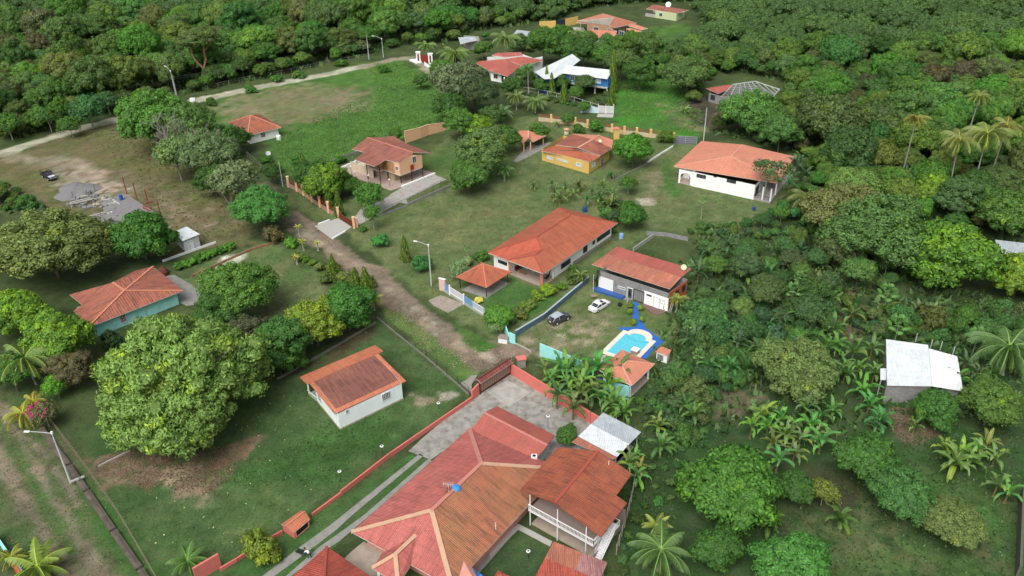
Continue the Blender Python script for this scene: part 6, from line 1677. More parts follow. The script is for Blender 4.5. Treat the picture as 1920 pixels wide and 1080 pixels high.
slab('front_patio',[cA(190,790),cA(350,885),cA(262,1015),cA(420,1130),cA(330,1200),cA(150,1040),cA(20,940),cA(80,880)],.054,M_tile,'beige tiled patio in front of the largest house','patio')
slab('side_walk',[cA(1440,610),cA(1440,740),cA(1160,1060),cA(1090,1120),cA(1020,1080),cA(1100,1000)],.054,M_conc,'grey concrete walk along the orange roof slope','path')
slab('lawn_kerb_walk',[cB(230,640),cB(330,690),cB(520,790),cB(500,832),cB(232,690),cB(0,920),cB(-30,860)],.056,M_concl,'pale concrete kerb walk around the small dark lawn','path')
slab('gazebo_path',[c11(490,610),c11(560,580),c11(690,630),c11(600,680),c11(520,640)],.03,plain('dusty_concrete',(.30,.26,.22),.95,var=.25,scale=1,dirt=.4),'dusty concrete crossover from the dirt road to the blue-white fence','driveway')
# ------------------------------------------------------------------ lamp posts
def street_lamp(base,top,arm,label,h=None,hook=True,r=.14):
 b=G(*base)
 tp=hgt_of(b,top)if h is None else h
 t=thing('street_lamp',label,'street lamp',b)
 mb=MB();mb.tube([b,b+Z*tp],[r,r*.55],8);mb.build('pole',M_pole,t)
 if arm is not None:
  a=Vector((arm[0],arm[1],0));T=b+Z*(tp-.15)
  mb=MB();mb.tube([T,T+a*.5+Z*arm[2]*.7,T+a*.9+Z*arm[2],T+a*1.0+Z*arm[2]],.05,6);o=mb.build('arm',M_pole,t);sub(o,t)
  c=T+a*1.12+Z*arm[2];u=a.normalized();s_=Vector((-u.y,u.x,0))
  mb=MB();mb.box(c,u*.38,s_*.14,Z*.07);mb.build('lamp_head',M_whitep,o)
  mb=MB();mb.box(T+Z*.1,(.14,0,0),(0,.14,0),Z*.18);mb.build('bracket',M_whitep,t)
 return t
def hgt_of(B,tp):
 r=ray(*tp);s_=(B.x*r.x+B.y*r.y)/(r.x**2+r.y**2)
 return CAM_H+s_*r.z
b=G(133,905);
street_lamp((133,905),(94,812),(-3.0,.1,.3),'leaning looking grey lamp post over the rutted track in the lower left',r=.17)
street_lamp((809,536),(804,459),(-2.2,.7,.55),'slim grey lamp post on the verge beside the pale flowering bush')
street_lamp((334,197),(318,133),(-1.6,1.2,1.2),'left lamp post of the two by the gravel road')
street_lamp((335.5,196),(322,140),None,'plain pole standing against the left lamp post by the gravel road')
street_lamp((692,112),(688,65),None,'plain white utility pole at the far bend of the road')
street_lamp((719,108),(716,72),(-2.6,.5,.9),'far lamp post with curved arm at the bend of the road')
street_lamp((947.5,46),(947,16),None,'lone white pole in front of the woods at the top')
street_lamp((1319,264),(1325.5,202),None,'white utility pole behind the salmon roofed house',r=.16)
street_lamp(cI(195,320),cI(148,20),None,'thin grey pole at the corner of the peach pillar fence',r=.09)
for(bx,by),(tx,ty),lb in((cA(355,100),cA(350,-55),'solar lamp on a thin rod standing on the long low red wall'),((640,905),(639.5,883),'solar lamp on a thin rod near the lower end of the red wall'),(cC(843,735),cC(843,630),'solar lamp on a black rod at the court edge by the carport'),(cB(318,932),cB(308,870),'solar lamp on a thin rod over the small dark lawn'),(cD(1487,720),cD(1478,665),'small square solar lamp on the lawn beside the red wall')):
 b=G(bx,by);h=min(2.6,max(.9,hgt_of(b,(tx,ty))));t=thing('solar_lamp',lb,'lamp',b)
 mb=MB();mb.tube([b,b+Z*h],.035,5);mb.build('lamp_post',M_black,t)
 mb=MB();mb.lathe(b+Z*h,[(.05,-.12),(.27,-.04),(.27,.02),(.15,.05)],12);o=mb.build('lamp_head',M_whitep,t);sub(o,t)
 mb=MB();mb.lathe(b+Z*(h+.052),[(.14,0),(0,.01)],10);mb.build('solar_cell',M_black,o)
def wire(a,b,sag,label):
 pts=[lerp(a,b,i/12)-Z*sag*4*(i/12)*(1-i/12)for i in range(13)]
 mb=MB();mb.tube(pts,.025,4);return tag(mb.build('overhead_wire',plain('wire_black',(.05,.05,.05),.6)),label,'wire','overhead wires')
t1=G(334,197)+Z*8.6
for a_,b_ in((t1,G(-120,330)+Z*9),(t1-Z*.7,G(-120,330)+Z*8.2),(t1,G(692,112)+Z*8.4),(t1-Z*.6,G(692,112)+Z*7.8)):wire(a_,b_,1.3,'thin black overhead wire strung along the gravel road')
t2=G(133,905)+Z*8.6
for k_ in(0,.7,1.3):wire(t2-Z*k_,G(420,1330)+Z*(8.6-k_),1.2,'thin black overhead wire above the mossy channel in the lower left')
# ------------------------------------------------------------------ vehicles
def loft(mb,secs,mi=0,smooth=True):
 for i in range(len(secs)-1):
  a,b=secs[i],secs[i+1];n=len(a)
  for j in range(n):mb.face([a[j],a[(j+1)%n],b[(j+1)%n],b[j]],mi,[(0,0)]*4)
 mb.face(secs[0][::-1],mi);mb.face(secs[-1],mi)
def vehicle(name,label,cat,c,fwd,paint,kind,Ls,W,roofm=None):
 """c: centre on the ground, fwd: unit vector to the front"""
 f=Vector((fwd[0],fwd[1],0)).normalized();s=Vector((-f.y,f.x,0))
 root=thing(name,label,cat,c)
 def pt(x,y,z):return c+f*x+s*y+Z*z
 def sec(x,w,z0,z1,r=.1,sh=None):
  k=z1-z0;sh=w*.93 if sh is None else sh
  return[pt(x,-w*.9,z0),pt(x,-w,z0+.15*k),pt(x,-w,z0+.62*k),pt(x,-sh,z1-.03),pt(x,-sh*.75,z1),pt(x,sh*.75,z1),pt(x,sh,z1-.03),pt(x,w,z0+.62*k),pt(x,w,z0+.15*k),pt(x,w*.9,z0)]
 h=Ls/2;w=W/2
 if kind=='sedan':body=[(-h,.78,.35,.85),(-h+.12,.94,.28,.98),(-h+.7,1,.22,1.0),(-.9,1,.2,.96),(.5,1,.2,.94),(1.2,1,.22,.92),(h-.4,.97,.25,.8),(h-.1,.88,.3,.68),(h,.74,.36,.58)];cab=[(-h+.75,.6,.98),(-h+1.35,.76,1.38),(-.2,.78,1.46),(.35,.76,1.42),(1.25,.66,.93)]
 elif kind=='suv':body=[(-h,.82,.4,.95),(-h+.1,.95,.32,1.05),(-h+.5,1,.28,1.08),(-.9,1,.26,1.06),(.7,1,.26,1.02),(1.2,1,.28,1.0),(h-.4,.97,.3,.9),(h-.1,.9,.34,.76),(h,.78,.4,.66)];cab=[(-h+.18,.7,1.06),(-h+.55,.78,1.52),(-.3,.8,1.64),(.35,.78,1.6),(1.25,.68,1.0)]
 else:body=[(-h,.94,.5,1.1),(-h+.1,1,.45,1.12),(-.55,1,.4,1.12),(-.5,1,.4,1.12),(1.0,1,.4,1.12),(1.2,1,.42,1.1),(h-.4,.98,.44,1.02),(h-.08,.92,.46,.92),(h,.82,.5,.8)];cab=[(-.62,.76,1.1),(-.45,.8,1.68),(.1,.82,1.76),(.55,.8,1.72),(1.35,.72,1.1)]
 mb=MB();loft(mb,[sec(x,w*k,z0,z1)for x,k,z0,z1 in body]);mb.build('body',paint,root,smooth=False)
 g=glass('car_glass',(.015,.018,.022))
 def csec(x,k,z):zb=.85;return[pt(x,-w*.93,zb),pt(x,-w*(.93+(k-.93)*.15),min(z,.98 if kind=='sedan' else 1.1)),pt(x,-w*k,z-.02),pt(x,w*k,z-.02),pt(x,w*(.93+(k-.93)*.15),min(z,.98 if kind=='sedan' else 1.1)),pt(x,w*.93,zb)]
 mb=MB();loft(mb,[csec(*q)for q in cab]);mb.build('windows',g,root)
 mb=MB();x0,k0,z0=cab[1];x1,k1,z1=cab[2];x2,k2,z2=cab[3]
 for(xa,ka,za),(xb,kb,zb_)in((cab[1],cab[2]),(cab[2],cab[3])):
  q=[pt(xa,-w*ka,za),pt(xb,-w*kb,zb_),pt(xb,w*kb,zb_),pt(xa,w*ka,za)];mb.face(q);mb.face([p-Z*.05+s*.0 for p in q[::-1]])
 for sg in(-1,1):
  for a,b in((0,1),(3,4)):
   xa,ka,za=cab[a];xb,kb,zb_=cab[b];mb.bar(pt(xa,sg*w*(ka+.04 if za<1.2 else ka),za),pt(xb,sg*w*(kb+.04 if zb_<1.2 else kb),zb_),.04)
  xm=(cab[1][0]+cab[3][0])/2;mb.bar(pt(xm,sg*w*.95,1.0),pt(xm,sg*w*.8,cab[2][2]-.05),.035)
  for i in(1,2):mb.bar(pt(cab[i][0],sg*w*cab[i][1],cab[i][2]),pt(cab[i+1][0],sg*w*cab[i+1][1],cab[i+1][2]),.035)
 mb.build('car_roof',roofm or paint,root)
 for sx in(-1,1):
  for sg in(-1,1):
   R0=.33 if kind=='sedan' else.38;wc=pt(sx*Ls*.295,sg*(w-.1),R0)
   mb=MB();n=16
   ring=[[wc+f*R0*math.cos(a)+Z*R0*math.sin(a)+s*yy for a in[2*math.pi*i/n for i in range(n)]]for yy in(-.12,.12)]
   for i in range(n):mb.face([ring[0][i],ring[0][(i+1)%n],ring[1][(i+1)%n],ring[1][i]])
   mb.face(ring[0]);mb.face(ring[1][::-1]);o=mb.build('wheel',plain('tyre_rubber',(.015,.015,.015),.9),root);sub(o,root)
   mb=MB();mb.face([wc+s*.125*sg+(f*math.cos(a)+Z*math.sin(a))*R0*.6 for a in[2*math.pi*i/n for i in range(n)]]);mb.build('rim',M_pole,o)
  for sg in(-1,1):
   mb=MB();zz=body[-2][3]-.12 if sx>0 else body[1][3]-.16
   mb.box(pt(sx*(h-.1),sg*w*.66,zz),f*.1,s*w*.17,Z*.07)
   mb.build('headlight' if sx>0 else 'tail_light',plain('clear_lamp',(.6,.62,.65),.2)if sx>0 else plain('red_lamp',(.25,.01,.01),.3),root)
 for sg in(-1,1):
  mb=MB();mb.box(pt(cab[-1][0]-.25,sg*(w+.09),1.0 if kind=='sedan' else 1.15),f*.06,s*.1,Z*.06);mb.build('mirror',paint,root)
 return root,pt
def cars():
 wp=plain('white_car_paint',(.72,.73,.74),.25,var=.02);wp.node_tree.nodes['Principled BSDF'].inputs['Coat Weight'].default_value=.6
 gp=plain('graphite_car_paint',(.045,.047,.06),.25,var=.05);gp.node_tree.nodes['Principled BSDF'].inputs['Coat Weight'].default_value=.6
 sp=plain('silver_roof_paint',(.36,.39,.45),.3,var=.03)
 a,b=G(1109,584),G(1137,567);c=(G(1107,586)+G(1141,572))/2;c=G(1124,578)
 root,pt=vehicle('sedan','white sedan parked on the grass in front of the grey block house','car',G(1123.5,577.5),(b-a),wp,'sedan',4.6,1.82)
 mb=MB();mb.box(pt(.1,-.35,1.47),(.28,0,0),(0,.22,0),Z*.03);mb.build('sunroof_panel',M_black,root)
 a,b=G(1033,607),G(1064,592)
 root,pt=vehicle('suv','dark grey hatchback with silver roof parked beside the slate blue wall','car',G(1048.5,602),(b-a),gp,'suv',4.4,1.8,sp)
 mb=MB();mb.box(pt(-2.22,0,.8),(b-a).normalized()*.02,Vector((-(b-a).y,(b-a).x,0)).normalized()*.24,Z*.06);mb.build('number_plate',M_whitep,root)
 K=crop(30,290,14.77)
 a,b=G(*K(745,640)),G(*K(960,760))
 root,pt=vehicle('pickup_truck','black pickup truck with pale bonnet parked on the dry lot','pickup truck',G(*K(925,655)),(b-a),plain('black_car_paint',(.02,.022,.028),.3),'pickup',5.3,1.9)
 mb=MB();q=[pt(1.3,-.78,1.13),pt(2.35,-.72,1.06),pt(2.35,.72,1.06),pt(1.3,.78,1.13)];mb.face(q);mb.face([p-Z*.06 for p in q[::-1]])
 mb.build('bonnet',plain('pale_bonnet',(.5,.54,.58),.3),root)
 mb=MB();mb.box(pt(2.62,0,.78),(pt(1,0,0)-pt(0,0,0))*.04,(pt(0,1,0)-pt(0,0,0))*.8,Z*.06);mb.build('bumper',plain('pale_bonnet',(.5,.54,.58),.3),root)
 mb=MB()
 for x in(-2.5,-.75):
  mb.bar(pt(x,-.8,1.1),pt(x,-.8,1.75),.035);mb.bar(pt(x,.8,1.1),pt(x,.8,1.75),.035);mb.bar(pt(x,-.8,1.75),pt(x,.8,1.75),.035)
 mb.bar(pt(-2.5,-.8,1.75),pt(1.2,-.8,1.85),.03);mb.bar(pt(-2.5,.8,1.75),pt(1.2,.8,1.85),.03)
 mb.build('roof_rack',M_black,root)
 mb=MB();mb.box(pt(-1.6,0,1.13),(pt(1,0,0)-pt(0,0,0))*.9,(pt(0,1,0)-pt(0,0,0))*.72,Z*.015);mb.build('cargo_bed',M_dark,root)
cars()
# ------------------------------------------------------------------ man with wheelbarrow
def man():
 b=G(*cY(440,500));f=(G(*cY(360,420))-G(*cY(480,470))).normalized();s=Vector((-f.y,f.x,0))
 root=thing('person','person in a white shirt bending over a wheelbarrow on the wheel strip','person',b)
 def pt(x,y,z):return Vector((f.x*x+s.x*y,f.y*x+s.y*y,z))
 J={'pel':(pt(0,0,.92),.145),'bel':(pt(.12,0,1.08),.14),'chest':(pt(.34,0,1.28),.16),'neck':(pt(.46,0,1.4),.065),'head':(pt(.56,0,1.5),.1),'crown':(pt(.62,0,1.6),.085)}
 E_=[('pel','bel'),('bel','chest'),('chest','neck'),('neck','head'),('head','crown')]
 for n,y in(('l',.11),('r',-.11)):
  sx=.16 if n=='l' else-.12
  J['hip'+n]=(pt(0,y,.86),.105);J['knee'+n]=(pt(sx+.04,y*1.1,.48),.065);J['ank'+n]=(pt(sx-.04,y*1.1,.09),.045);J['toe'+n]=(pt(sx+.14,y*1.15,.05),.04)
  J['sh'+n]=(pt(.38,y*1.75,1.32),.07);J['el'+n]=(pt(.5,y*2.1,1.05),.045);J['wr'+n]=(pt(.68,y*2.0,.86),.03);J['ha'+n]=(pt(.75,y*2.0,.8),.035)
  E_+=[('pel','hip'+n),('hip'+n,'knee'+n),('knee'+n,'ank'+n),('ank'+n,'toe'+n),('chest','sh'+n),('sh'+n,'el'+n),('el'+n,'wr'+n),('wr'+n,'ha'+n)]
 def skin(name,keys,edges,mat,scale=1.0,parent=root):
  ks=list(keys);me=bpy.data.meshes.new(name);me.from_pydata([J[k][0]for k in ks],[(ks.index(a),ks.index(b_))for a,b_ in edges if a in ks and b_ in ks],[])
  o=bpy.data.objects.new(name,me);COL.objects.link(o);o.parent=parent;me.materials.append(mat)
  m=o.modifiers.new('skin','SKIN');sv=me.skin_vertices[0].data
  for i,k in enumerate(ks):sv[i].radius=(J[k][1]*scale,J[k][1]*scale);sv[i].use_root=(i==0)
  o.modifiers.new('sub','SUBSURF').render_levels=2
  return o
 skin('body',J.keys(),E_,plain('brown_skin',(.22,.12,.08),.6))
 skin('shirt',['pel','bel','chest','shl','ell','shr','elr'],E_,plain('white_cotton',(.72,.73,.76),.9),1.22)
 skin('trousers',['pel','hipl','kneel','ankl','hipr','kneer','ankr'],E_,plain('dark_trousers',(.05,.055,.07),.9),1.2)
 mb=MB();c=b+pt(.585,0,1.56);mb.lathe(c,[(.118,-.02),(.12,.05),(.08,.11),(0,.13)],12);mb.build('hair',M_black,root,smooth=True)
 c=b+Vector((f.x,f.y,0))*1.35;t=thing('wheelbarrow','dark green wheelbarrow in front of the person in white','wheelbarrow',c)
 gm=plain('dark_green_metal',(.02,.05,.03),.5);ff,ss=Vector((f.x,f.y,0)),s
 lo=[c+ff*x+ss*y+Z*.35 for x,y in((-.3,-.22),(.35,-.18),(.35,.18),(-.3,.22))];hi=[c+ff*x+ss*y+Z*.65 for x,y in((-.5,-.36),(.6,-.3),(.6,.3),(-.5,.36))]
 mb=MB();mb.face(lo)
 for i in range(4):mb.face([lo[i],lo[(i+1)%4],hi[(i+1)%4],hi[i]])
 mb.build('tray',gm,t)
 mb=MB()
 for sg in(-1,1):mb.bar(c+ff*.7+ss*sg*.06+Z*.25,c-ff*.6+ss*sg*.22+Z*.8,.025);mb.bar(c-ff*.25+ss*sg*.2+Z*.35,c-ff*.3+ss*sg*.22,.02)
 mb.build('handle',M_black,t)
 mb=MB();wc=c+ff*.72+Z*.2;n=12
 r_=[[wc+(ff*math.cos(a)+Z*math.sin(a))*.2+ss*y for a in[2*math.pi*i/n for i in range(n)]]for y in(-.05,.05)]
 for i in range(n):mb.face([r_[0][i],r_[0][(i+1)%n],r_[1][(i+1)%n],r_[1][i]])
 mb.face(r_[0]);mb.face(r_[1][::-1]);mb.build('wheel',M_black,t)
man()
for(x,y),lb,r0,h in((cE(1298,125),'dark blue water barrel behind the orange hip roof',.5,1.1),(cE(1618,360),'light blue water barrel among shrubs right of the long white house',.5,1.1),(cK(1040,925),'small blue barrel by the right corner of the salmon roofed house',.35,.8)):
 p=G(x,y);t=thing('water_barrel',lb,'barrel',p)
 m_=plain('dark_blue_barrel',(.02,.06,.22),.5)if 'dark' in lb or 'small' in lb else plain('light_blue_barrel',(.22,.40,.60),.5)
 mb=MB();mb.lathe(p,[(r0,0),(r0*1.05,h*.3),(r0,h*.5),(r0*1.05,h*.7),(r0*.9,h),(0,h+.03)],14);mb.build('barrel_body',m_,t)
 mb=MB();mb.lathe(p+Z*(h+.03),[(r0*.5,0),(0,.04)],10);mb.build('lid',m_,t)
 # ------------------------------------------------------------------ vegetation
LEAF=leafmat('foliage',.3);LEAFB=leafmat('broad_leaves',.32,.4)
BARK=plain('tree_bark',(.13,.11,.09),.95,var=.3,scale=3)
BARKP=plain('pale_bark',(.30,.28,.25),.95,var=.25,scale=3)
BARKR=plain('dry_brown_bark',(.22,.13,.09),.95,var=.25,scale=3)
def np_mesh(name,V,F,mats,attrs=None,mi=None):
 me=bpy.data.meshes.new(name);k=F.shape[1]
 me.vertices.add(len(V));me.vertices.foreach_set('co',np.ascontiguousarray(V,dtype=np.float32).ravel())
 me.loops.add(F.size);me.loops.foreach_set('vertex_index',F.ravel().astype(np.int32))
 me.polygons.add(len(F));me.polygons.foreach_set('loop_start',np.arange(0,F.size,k,dtype=np.int32))
 for a,v in(attrs or{}).items():
  at=me.attributes.new(a,'FLOAT','POINT');at.data.foreach_set('value',np.ascontiguousarray(v,dtype=np.float32))
 for m in(mats if isinstance(mats,(list,tuple))else[mats]):me.materials.append(m)
 if mi is not None:me.polygons.foreach_set('material_index',mi.astype(np.int32))
 me.update(calc_edges=True)
 return me
def unit(v):return v/(np.linalg.norm(v,axis=-1,keepdims=True)+1e-9)
ICO_V=None
def ico():
 global ICO_V
 if ICO_V is None:
  import bmesh
  bm=bmesh.new();bmesh.ops.create_icosphere(bm,subdivisions=1,radius=1.0)
  bm.verts.ensure_lookup_table()
  ICO_V=(np.array([v.co[:]for v in bm.verts]),np.array([[v.index for v in f.verts]for f in bm.faces]));bm.free()
 return ICO_V
def crown_mesh(name,R,asp=.8,nc=60,cr=.26,per=60,leaf=.4,long=1.5,flat=.4,droop=0.0,flush=0.1,seed=0,lobes=4,core=.8,rag=.25,low=-.45,upright=0.0,mat=None):
 r=np.random.default_rng(seed)
 la=np.arange(lobes)*2*np.pi/max(lobes,1)+r.uniform(0,6)+r.normal(0,.25,lobes);ld=r.uniform(.38,.62,lobes)
 lc=np.concatenate([[[r.uniform(-.12,.12),r.uniform(-.12,.12),.12]],np.stack([ld*np.cos(la),ld*np.sin(la),r.uniform(-.35,.28,lobes)],-1)])if lobes else np.zeros((1,3))
 lr=np.concatenate([[.66],r.uniform(.30,.56,lobes)])if lobes else np.array([1.0])
 pts=[];wt=lr**2/(lr**2).sum();tries=0
 while len(pts)<nc:
  tries+=1
  k=r.choice(len(lc),p=wt);d=unit(r.normal(size=3)+np.array([0,0,.15]))
  if d[2]<low:continue
  p=lc[k]+d*lr[k]*r.uniform(.8,1.0+rag*.45)
  if any(np.linalg.norm(p-lc[j])<lr[j]*.8 for j in range(len(lc))if j!=k):continue
  if tries<nc*12 and any(np.linalg.norm(p-q)<cr*.62 for q in pts):continue
  pts.append(p)
 C=np.array(pts);mx=np.abs(C[:,:2]).max();kf=(1-cr*.6)/max(mx,.8);C=C*kf
 C=C*np.array([R,R,R*asp])
 cr_=R*cr*(.62+.95*r.random(nc)**1.6)
 tone_c=r.uniform(0,1,nc)
 n=nc*per
 ci=np.repeat(np.arange(nc),per)
 d=unit(r.normal(size=(n,3))+unit(C/R)[ci]*.55+np.array([0,0,.35]))
 P=C[ci]+d*(cr_[ci]*r.uniform(.6,1.12,n))[:,None]*np.array([1,1,.8])
 n2=int(n*.35);li=r.choice(len(lc),n2,p=wt);d2=unit(r.normal(size=(n2,3))+np.array([0,0,.4]));d2[:,2]=np.where(d2[:,2]<low,-d2[:,2],d2[:,2])
 P2=(lc[li]+d2*(lr[li]*r.uniform(.86,1.03,n2))[:,None])*kf*np.array([R,R,R*asp])
 own=np.argmin(((P2[:,None,:]-C[None])**2).sum(-1),1)
 P=np.concatenate([P,P2]);d=np.concatenate([d,d2]);ci=np.concatenate([ci,own]);n=len(P)
 keep=np.ones(n,bool)
 for j in range(nc):
  dist=np.linalg.norm((P-C[j])/np.array([1,1,.8]),axis=1)
  keep&=~((dist<cr_[j]*.6)&(ci!=j))
 P,d,ci=P[keep],d[keep],ci[keep];n=len(P)
 nrm=unit(d*(1-flat)+np.array([0,0,1])*flat+r.normal(size=(n,3))*.42)
 t=unit(np.cross(nrm,r.normal(size=(n,3))));t=unit(t+np.array([0,0,-droop])+np.array([0,0,upright]));b=unit(np.cross(nrm,t))
 s=leaf*r.uniform(.6,1.3,n)[:,None]
 V=np.stack([P-t*s*long*.5,P+b*s*.5-t*s*.08,P+t*s*long*.5-nrm*s*.25,P-b*s*.5-t*s*.08],1).reshape(-1,3)
 F=np.arange(n*4).reshape(n,4)
 vn=unit(d*.85+unit(P/np.array([R,R,R*asp]))*.25+nrm*.6+np.array([0,0,.15]))
 Vq=V.reshape(-1,4,3);gn=np.cross(Vq[:,2]-Vq[:,0],Vq[:,3]-Vq[:,1]);fp=(gn*vn).sum(-1)<0;F[fp]=F[fp][:,::-1]
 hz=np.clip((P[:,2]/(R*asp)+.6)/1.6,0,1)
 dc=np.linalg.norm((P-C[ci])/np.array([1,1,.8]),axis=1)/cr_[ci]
 tone=np.clip(.30+.24*tone_c[ci]+r.normal(0,.16,n)+.10*hz-.42*np.clip(.92-dc,0,.4),0,1.2)  # shade put into tone: leaves deep in a clump darker, high ones lighter
 fc=(r.random(nc)<flush)
 fl=np.where(fc[ci]&(d[:,2]>-.1),r.uniform(.3,1,n),np.where(r.random(n)<flush*.5,r.uniform(0,.8,n),0))
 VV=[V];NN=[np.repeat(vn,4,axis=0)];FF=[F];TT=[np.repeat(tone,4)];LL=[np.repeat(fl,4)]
 off=len(V)
 tri=None
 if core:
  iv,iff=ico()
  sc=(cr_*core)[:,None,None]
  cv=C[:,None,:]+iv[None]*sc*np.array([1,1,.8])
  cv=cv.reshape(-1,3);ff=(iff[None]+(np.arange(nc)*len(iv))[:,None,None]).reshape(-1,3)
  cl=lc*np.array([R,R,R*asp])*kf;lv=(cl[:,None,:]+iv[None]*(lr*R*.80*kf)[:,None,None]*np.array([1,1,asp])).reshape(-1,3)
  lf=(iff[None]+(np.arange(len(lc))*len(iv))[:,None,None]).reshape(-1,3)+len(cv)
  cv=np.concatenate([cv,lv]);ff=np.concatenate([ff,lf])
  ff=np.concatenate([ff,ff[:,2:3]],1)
  VV.append(cv);NN.append(unit(np.concatenate([np.tile(iv,(nc,1)),np.tile(iv,(len(lc),1))])));TT.append(np.full(len(cv),.22));LL.append(np.zeros(len(cv)))  # dark cores added inside the crown to block light and deepen its gaps
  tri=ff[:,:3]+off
 V=np.concatenate(VV);tone=np.concatenate(TT);fl=np.concatenate(LL)
 me=bpy.data.meshes.new(name)
 me.vertices.add(len(V));me.vertices.foreach_set('co',V.astype(np.float32).ravel())
 loops=np.concatenate([F.ravel(),tri.ravel()])if tri is not None else F.ravel()
 starts=np.arange(0,F.size,4)
 if tri is not None:starts=np.concatenate([starts,F.size+np.arange(0,tri.size,3)])
 me.loops.add(len(loops));me.loops.foreach_set('vertex_index',loops.astype(np.int32))
 me.polygons.add(len(starts));me.polygons.foreach_set('loop_start',starts.astype(np.int32))
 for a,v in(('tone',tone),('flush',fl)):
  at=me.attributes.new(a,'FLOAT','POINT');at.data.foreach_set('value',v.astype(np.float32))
 me.materials.append(mat or LEAF);me.update(calc_edges=True)
 me.polygons.foreach_set('use_smooth',np.ones(len(starts),bool));me.normals_split_custom_set_from_vertices(np.concatenate(NN).tolist())
 return me
def trunk_mesh(name,h,R,r0,mat,seed=0,limbs=6,up=.5):
 """trunk foot at z=-h, the crown centre is the origin"""
 r=random.Random(seed);mb=MB()
 top=Vector((r.uniform(-.1,.1)*R,r.uniform(-.1,.1)*R,0))
 mb.tube([(0,0,-h),Vector((0,0,-h))+(top-Vector((0,0,-h)))*.35+Vector((.1,.05,0)),Vector((0,0,-h*.35))+top*.5,top],[r0*1.25,r0,r0*.8,r0*.45],7,cap=False)
 st=Vector((0,0,-h*.5))
 for i in range(limbs):
  a=i*2*math.pi/limbs+r.uniform(-.4,.4);e=Vector((math.cos(a)*R*r.uniform(.5,.75),math.sin(a)*R*r.uniform(.5,.75),R*r.uniform(0,up)))
  m=lerp(st,e,.5)+Vector((0,0,r.uniform(-.1,.15)*R));q=st+Vector((0,0,r.uniform(0,.3)*h))
  mb.tube([q,m,e],[r0*.55,r0*.32,r0*.12],5,cap=False)
  for k in range(2):
   e2=e+Vector((r.uniform(-.3,.3),r.uniform(-.3,.3),r.uniform(.0,.3)))*R;mb.tube([m,lerp(m,e2,.6),e2],[r0*.25,r0*.14,r0*.05],4,cap=False)
 return mb.mesh(name,mat)
def bare_mesh(name,H_,r0,seed,mat,spread=.55,depth=5):
 r=random.Random(seed);mb=MB()
 def br(p,d,l,rad,k):
  e=p+d*l;m=lerp(p,e,.5)+Vector((r.uniform(-.08,.08),r.uniform(-.08,.08),0))*l
  mb.tube([p,m,e],[rad,rad*.8,rad*.62],4 if k>1 else 3,cap=False)
  if k<=0:return
  for i in range(r.choice((2,3,3))if k>1 else 3):
   nd=(d+Vector((r.gauss(0,spread),r.gauss(0,spread),r.gauss(.1,spread*.6)))).normalized()
   br(e,nd,l*r.uniform(.6,.85),rad*.6,k-1)
 n0=3
 for i in range(n0):
  a=i*2.1+r.uniform(-.4,.4);br(Vector((0,0,0)),Vector((math.cos(a)*.4,math.sin(a)*.4,1)).normalized(),H_*.3,r0,depth)
 return mb.mesh(name,mat)
def palm_crown(name,n=20,L_=4.2,seed=0,droop=1.0,old=.25,stiff=.6,leafw=.12,nl=26):
 """fronds with leaflets; the crown foot is the origin"""
 r=np.random.default_rng(seed);V=[];T=[];FL=[]
 for i in range(n):
  a=i*2.399+r.uniform(-.2,.2);k=i/n
  el=(1.35-1.75*k)*stiff+r.uniform(-.12,.12);ln=L_*r.uniform(.85,1.1)*(.75+.25*math.sin(math.pi*min(1,k+.25)))
  hd=np.array([math.cos(a),math.sin(a),0]);pts=[];p=np.zeros(3);e=el
  m=9
  for j in range(m+1):
   pts.append(p.copy());dv=hd*math.cos(e)+np.array([0,0,math.sin(e)]);p=p+dv*ln/m;e-=droop*(.12+.14*j/m)*(1+.3*k)
  pts=np.array(pts);side=np.array([-hd[1],hd[0],0]);fl=max(0,(k-(1-old))/old)*r.uniform(.4,1)if old else 0
  tn=r.uniform(.35,.8)
  for j in range(m):
   w=.05*(1-j/m)+.012;V.append([pts[j]-side*w,pts[j]+side*w,pts[j+1]+side*w,pts[j+1]-side*w]);T.append(1.1);FL.append(min(1,fl+.35))
  for s_ in(-1,1):
   for q in range(nl):
    t=.12+.88*(q+.5)/nl;x=t*m;j=min(int(x),m-1);f=x-j;c=pts[j]*(1-f)+pts[j+1]*f;tg=unit(pts[j+1]-pts[j])
    ll=ln*.24*math.sin(math.pi*min(1,.18+t*.8))**.7*r.uniform(.85,1.15)
    dr=unit(side*s_*.85+tg*.5+np.array([0,0,-.35-.5*k-r.uniform(0,.3)]))
    w=tg*leafw*.5
    V.append([c-w,c+w,c+dr*ll*.55+w*.8+np.array([0,0,.0]),c+dr*ll+np.array([0,0,-.12*ll])]);T.append(tn+r.uniform(-.12,.12));FL.append(fl*r.uniform(.6,1))
 V=np.array(V).reshape(-1,3);F=np.arange(len(V)).reshape(-1,4)
 return np_mesh(name,V,F,LEAFB,{'tone':np.repeat(T,4),'flush':np.repeat(FL,4)})
def palm_trunk(name,h,r0,seed,lean=.1,mat=None):
 r=random.Random(seed);mb=MB();a=r.uniform(0,6);n=8
 pts=[Vector((math.cos(a)*lean*h*((1-i/n)**2)*-1,math.sin(a)*lean*h*((1-i/n)**2)*-1,-h*(1-i/n)))for i in range(n+1)]
 mb.tube(pts,[r0*(1.5 if i==0 else 1.0-.35*i/n)for i in range(n+1)],8)
 return mb.mesh(name,mat or BARKP)
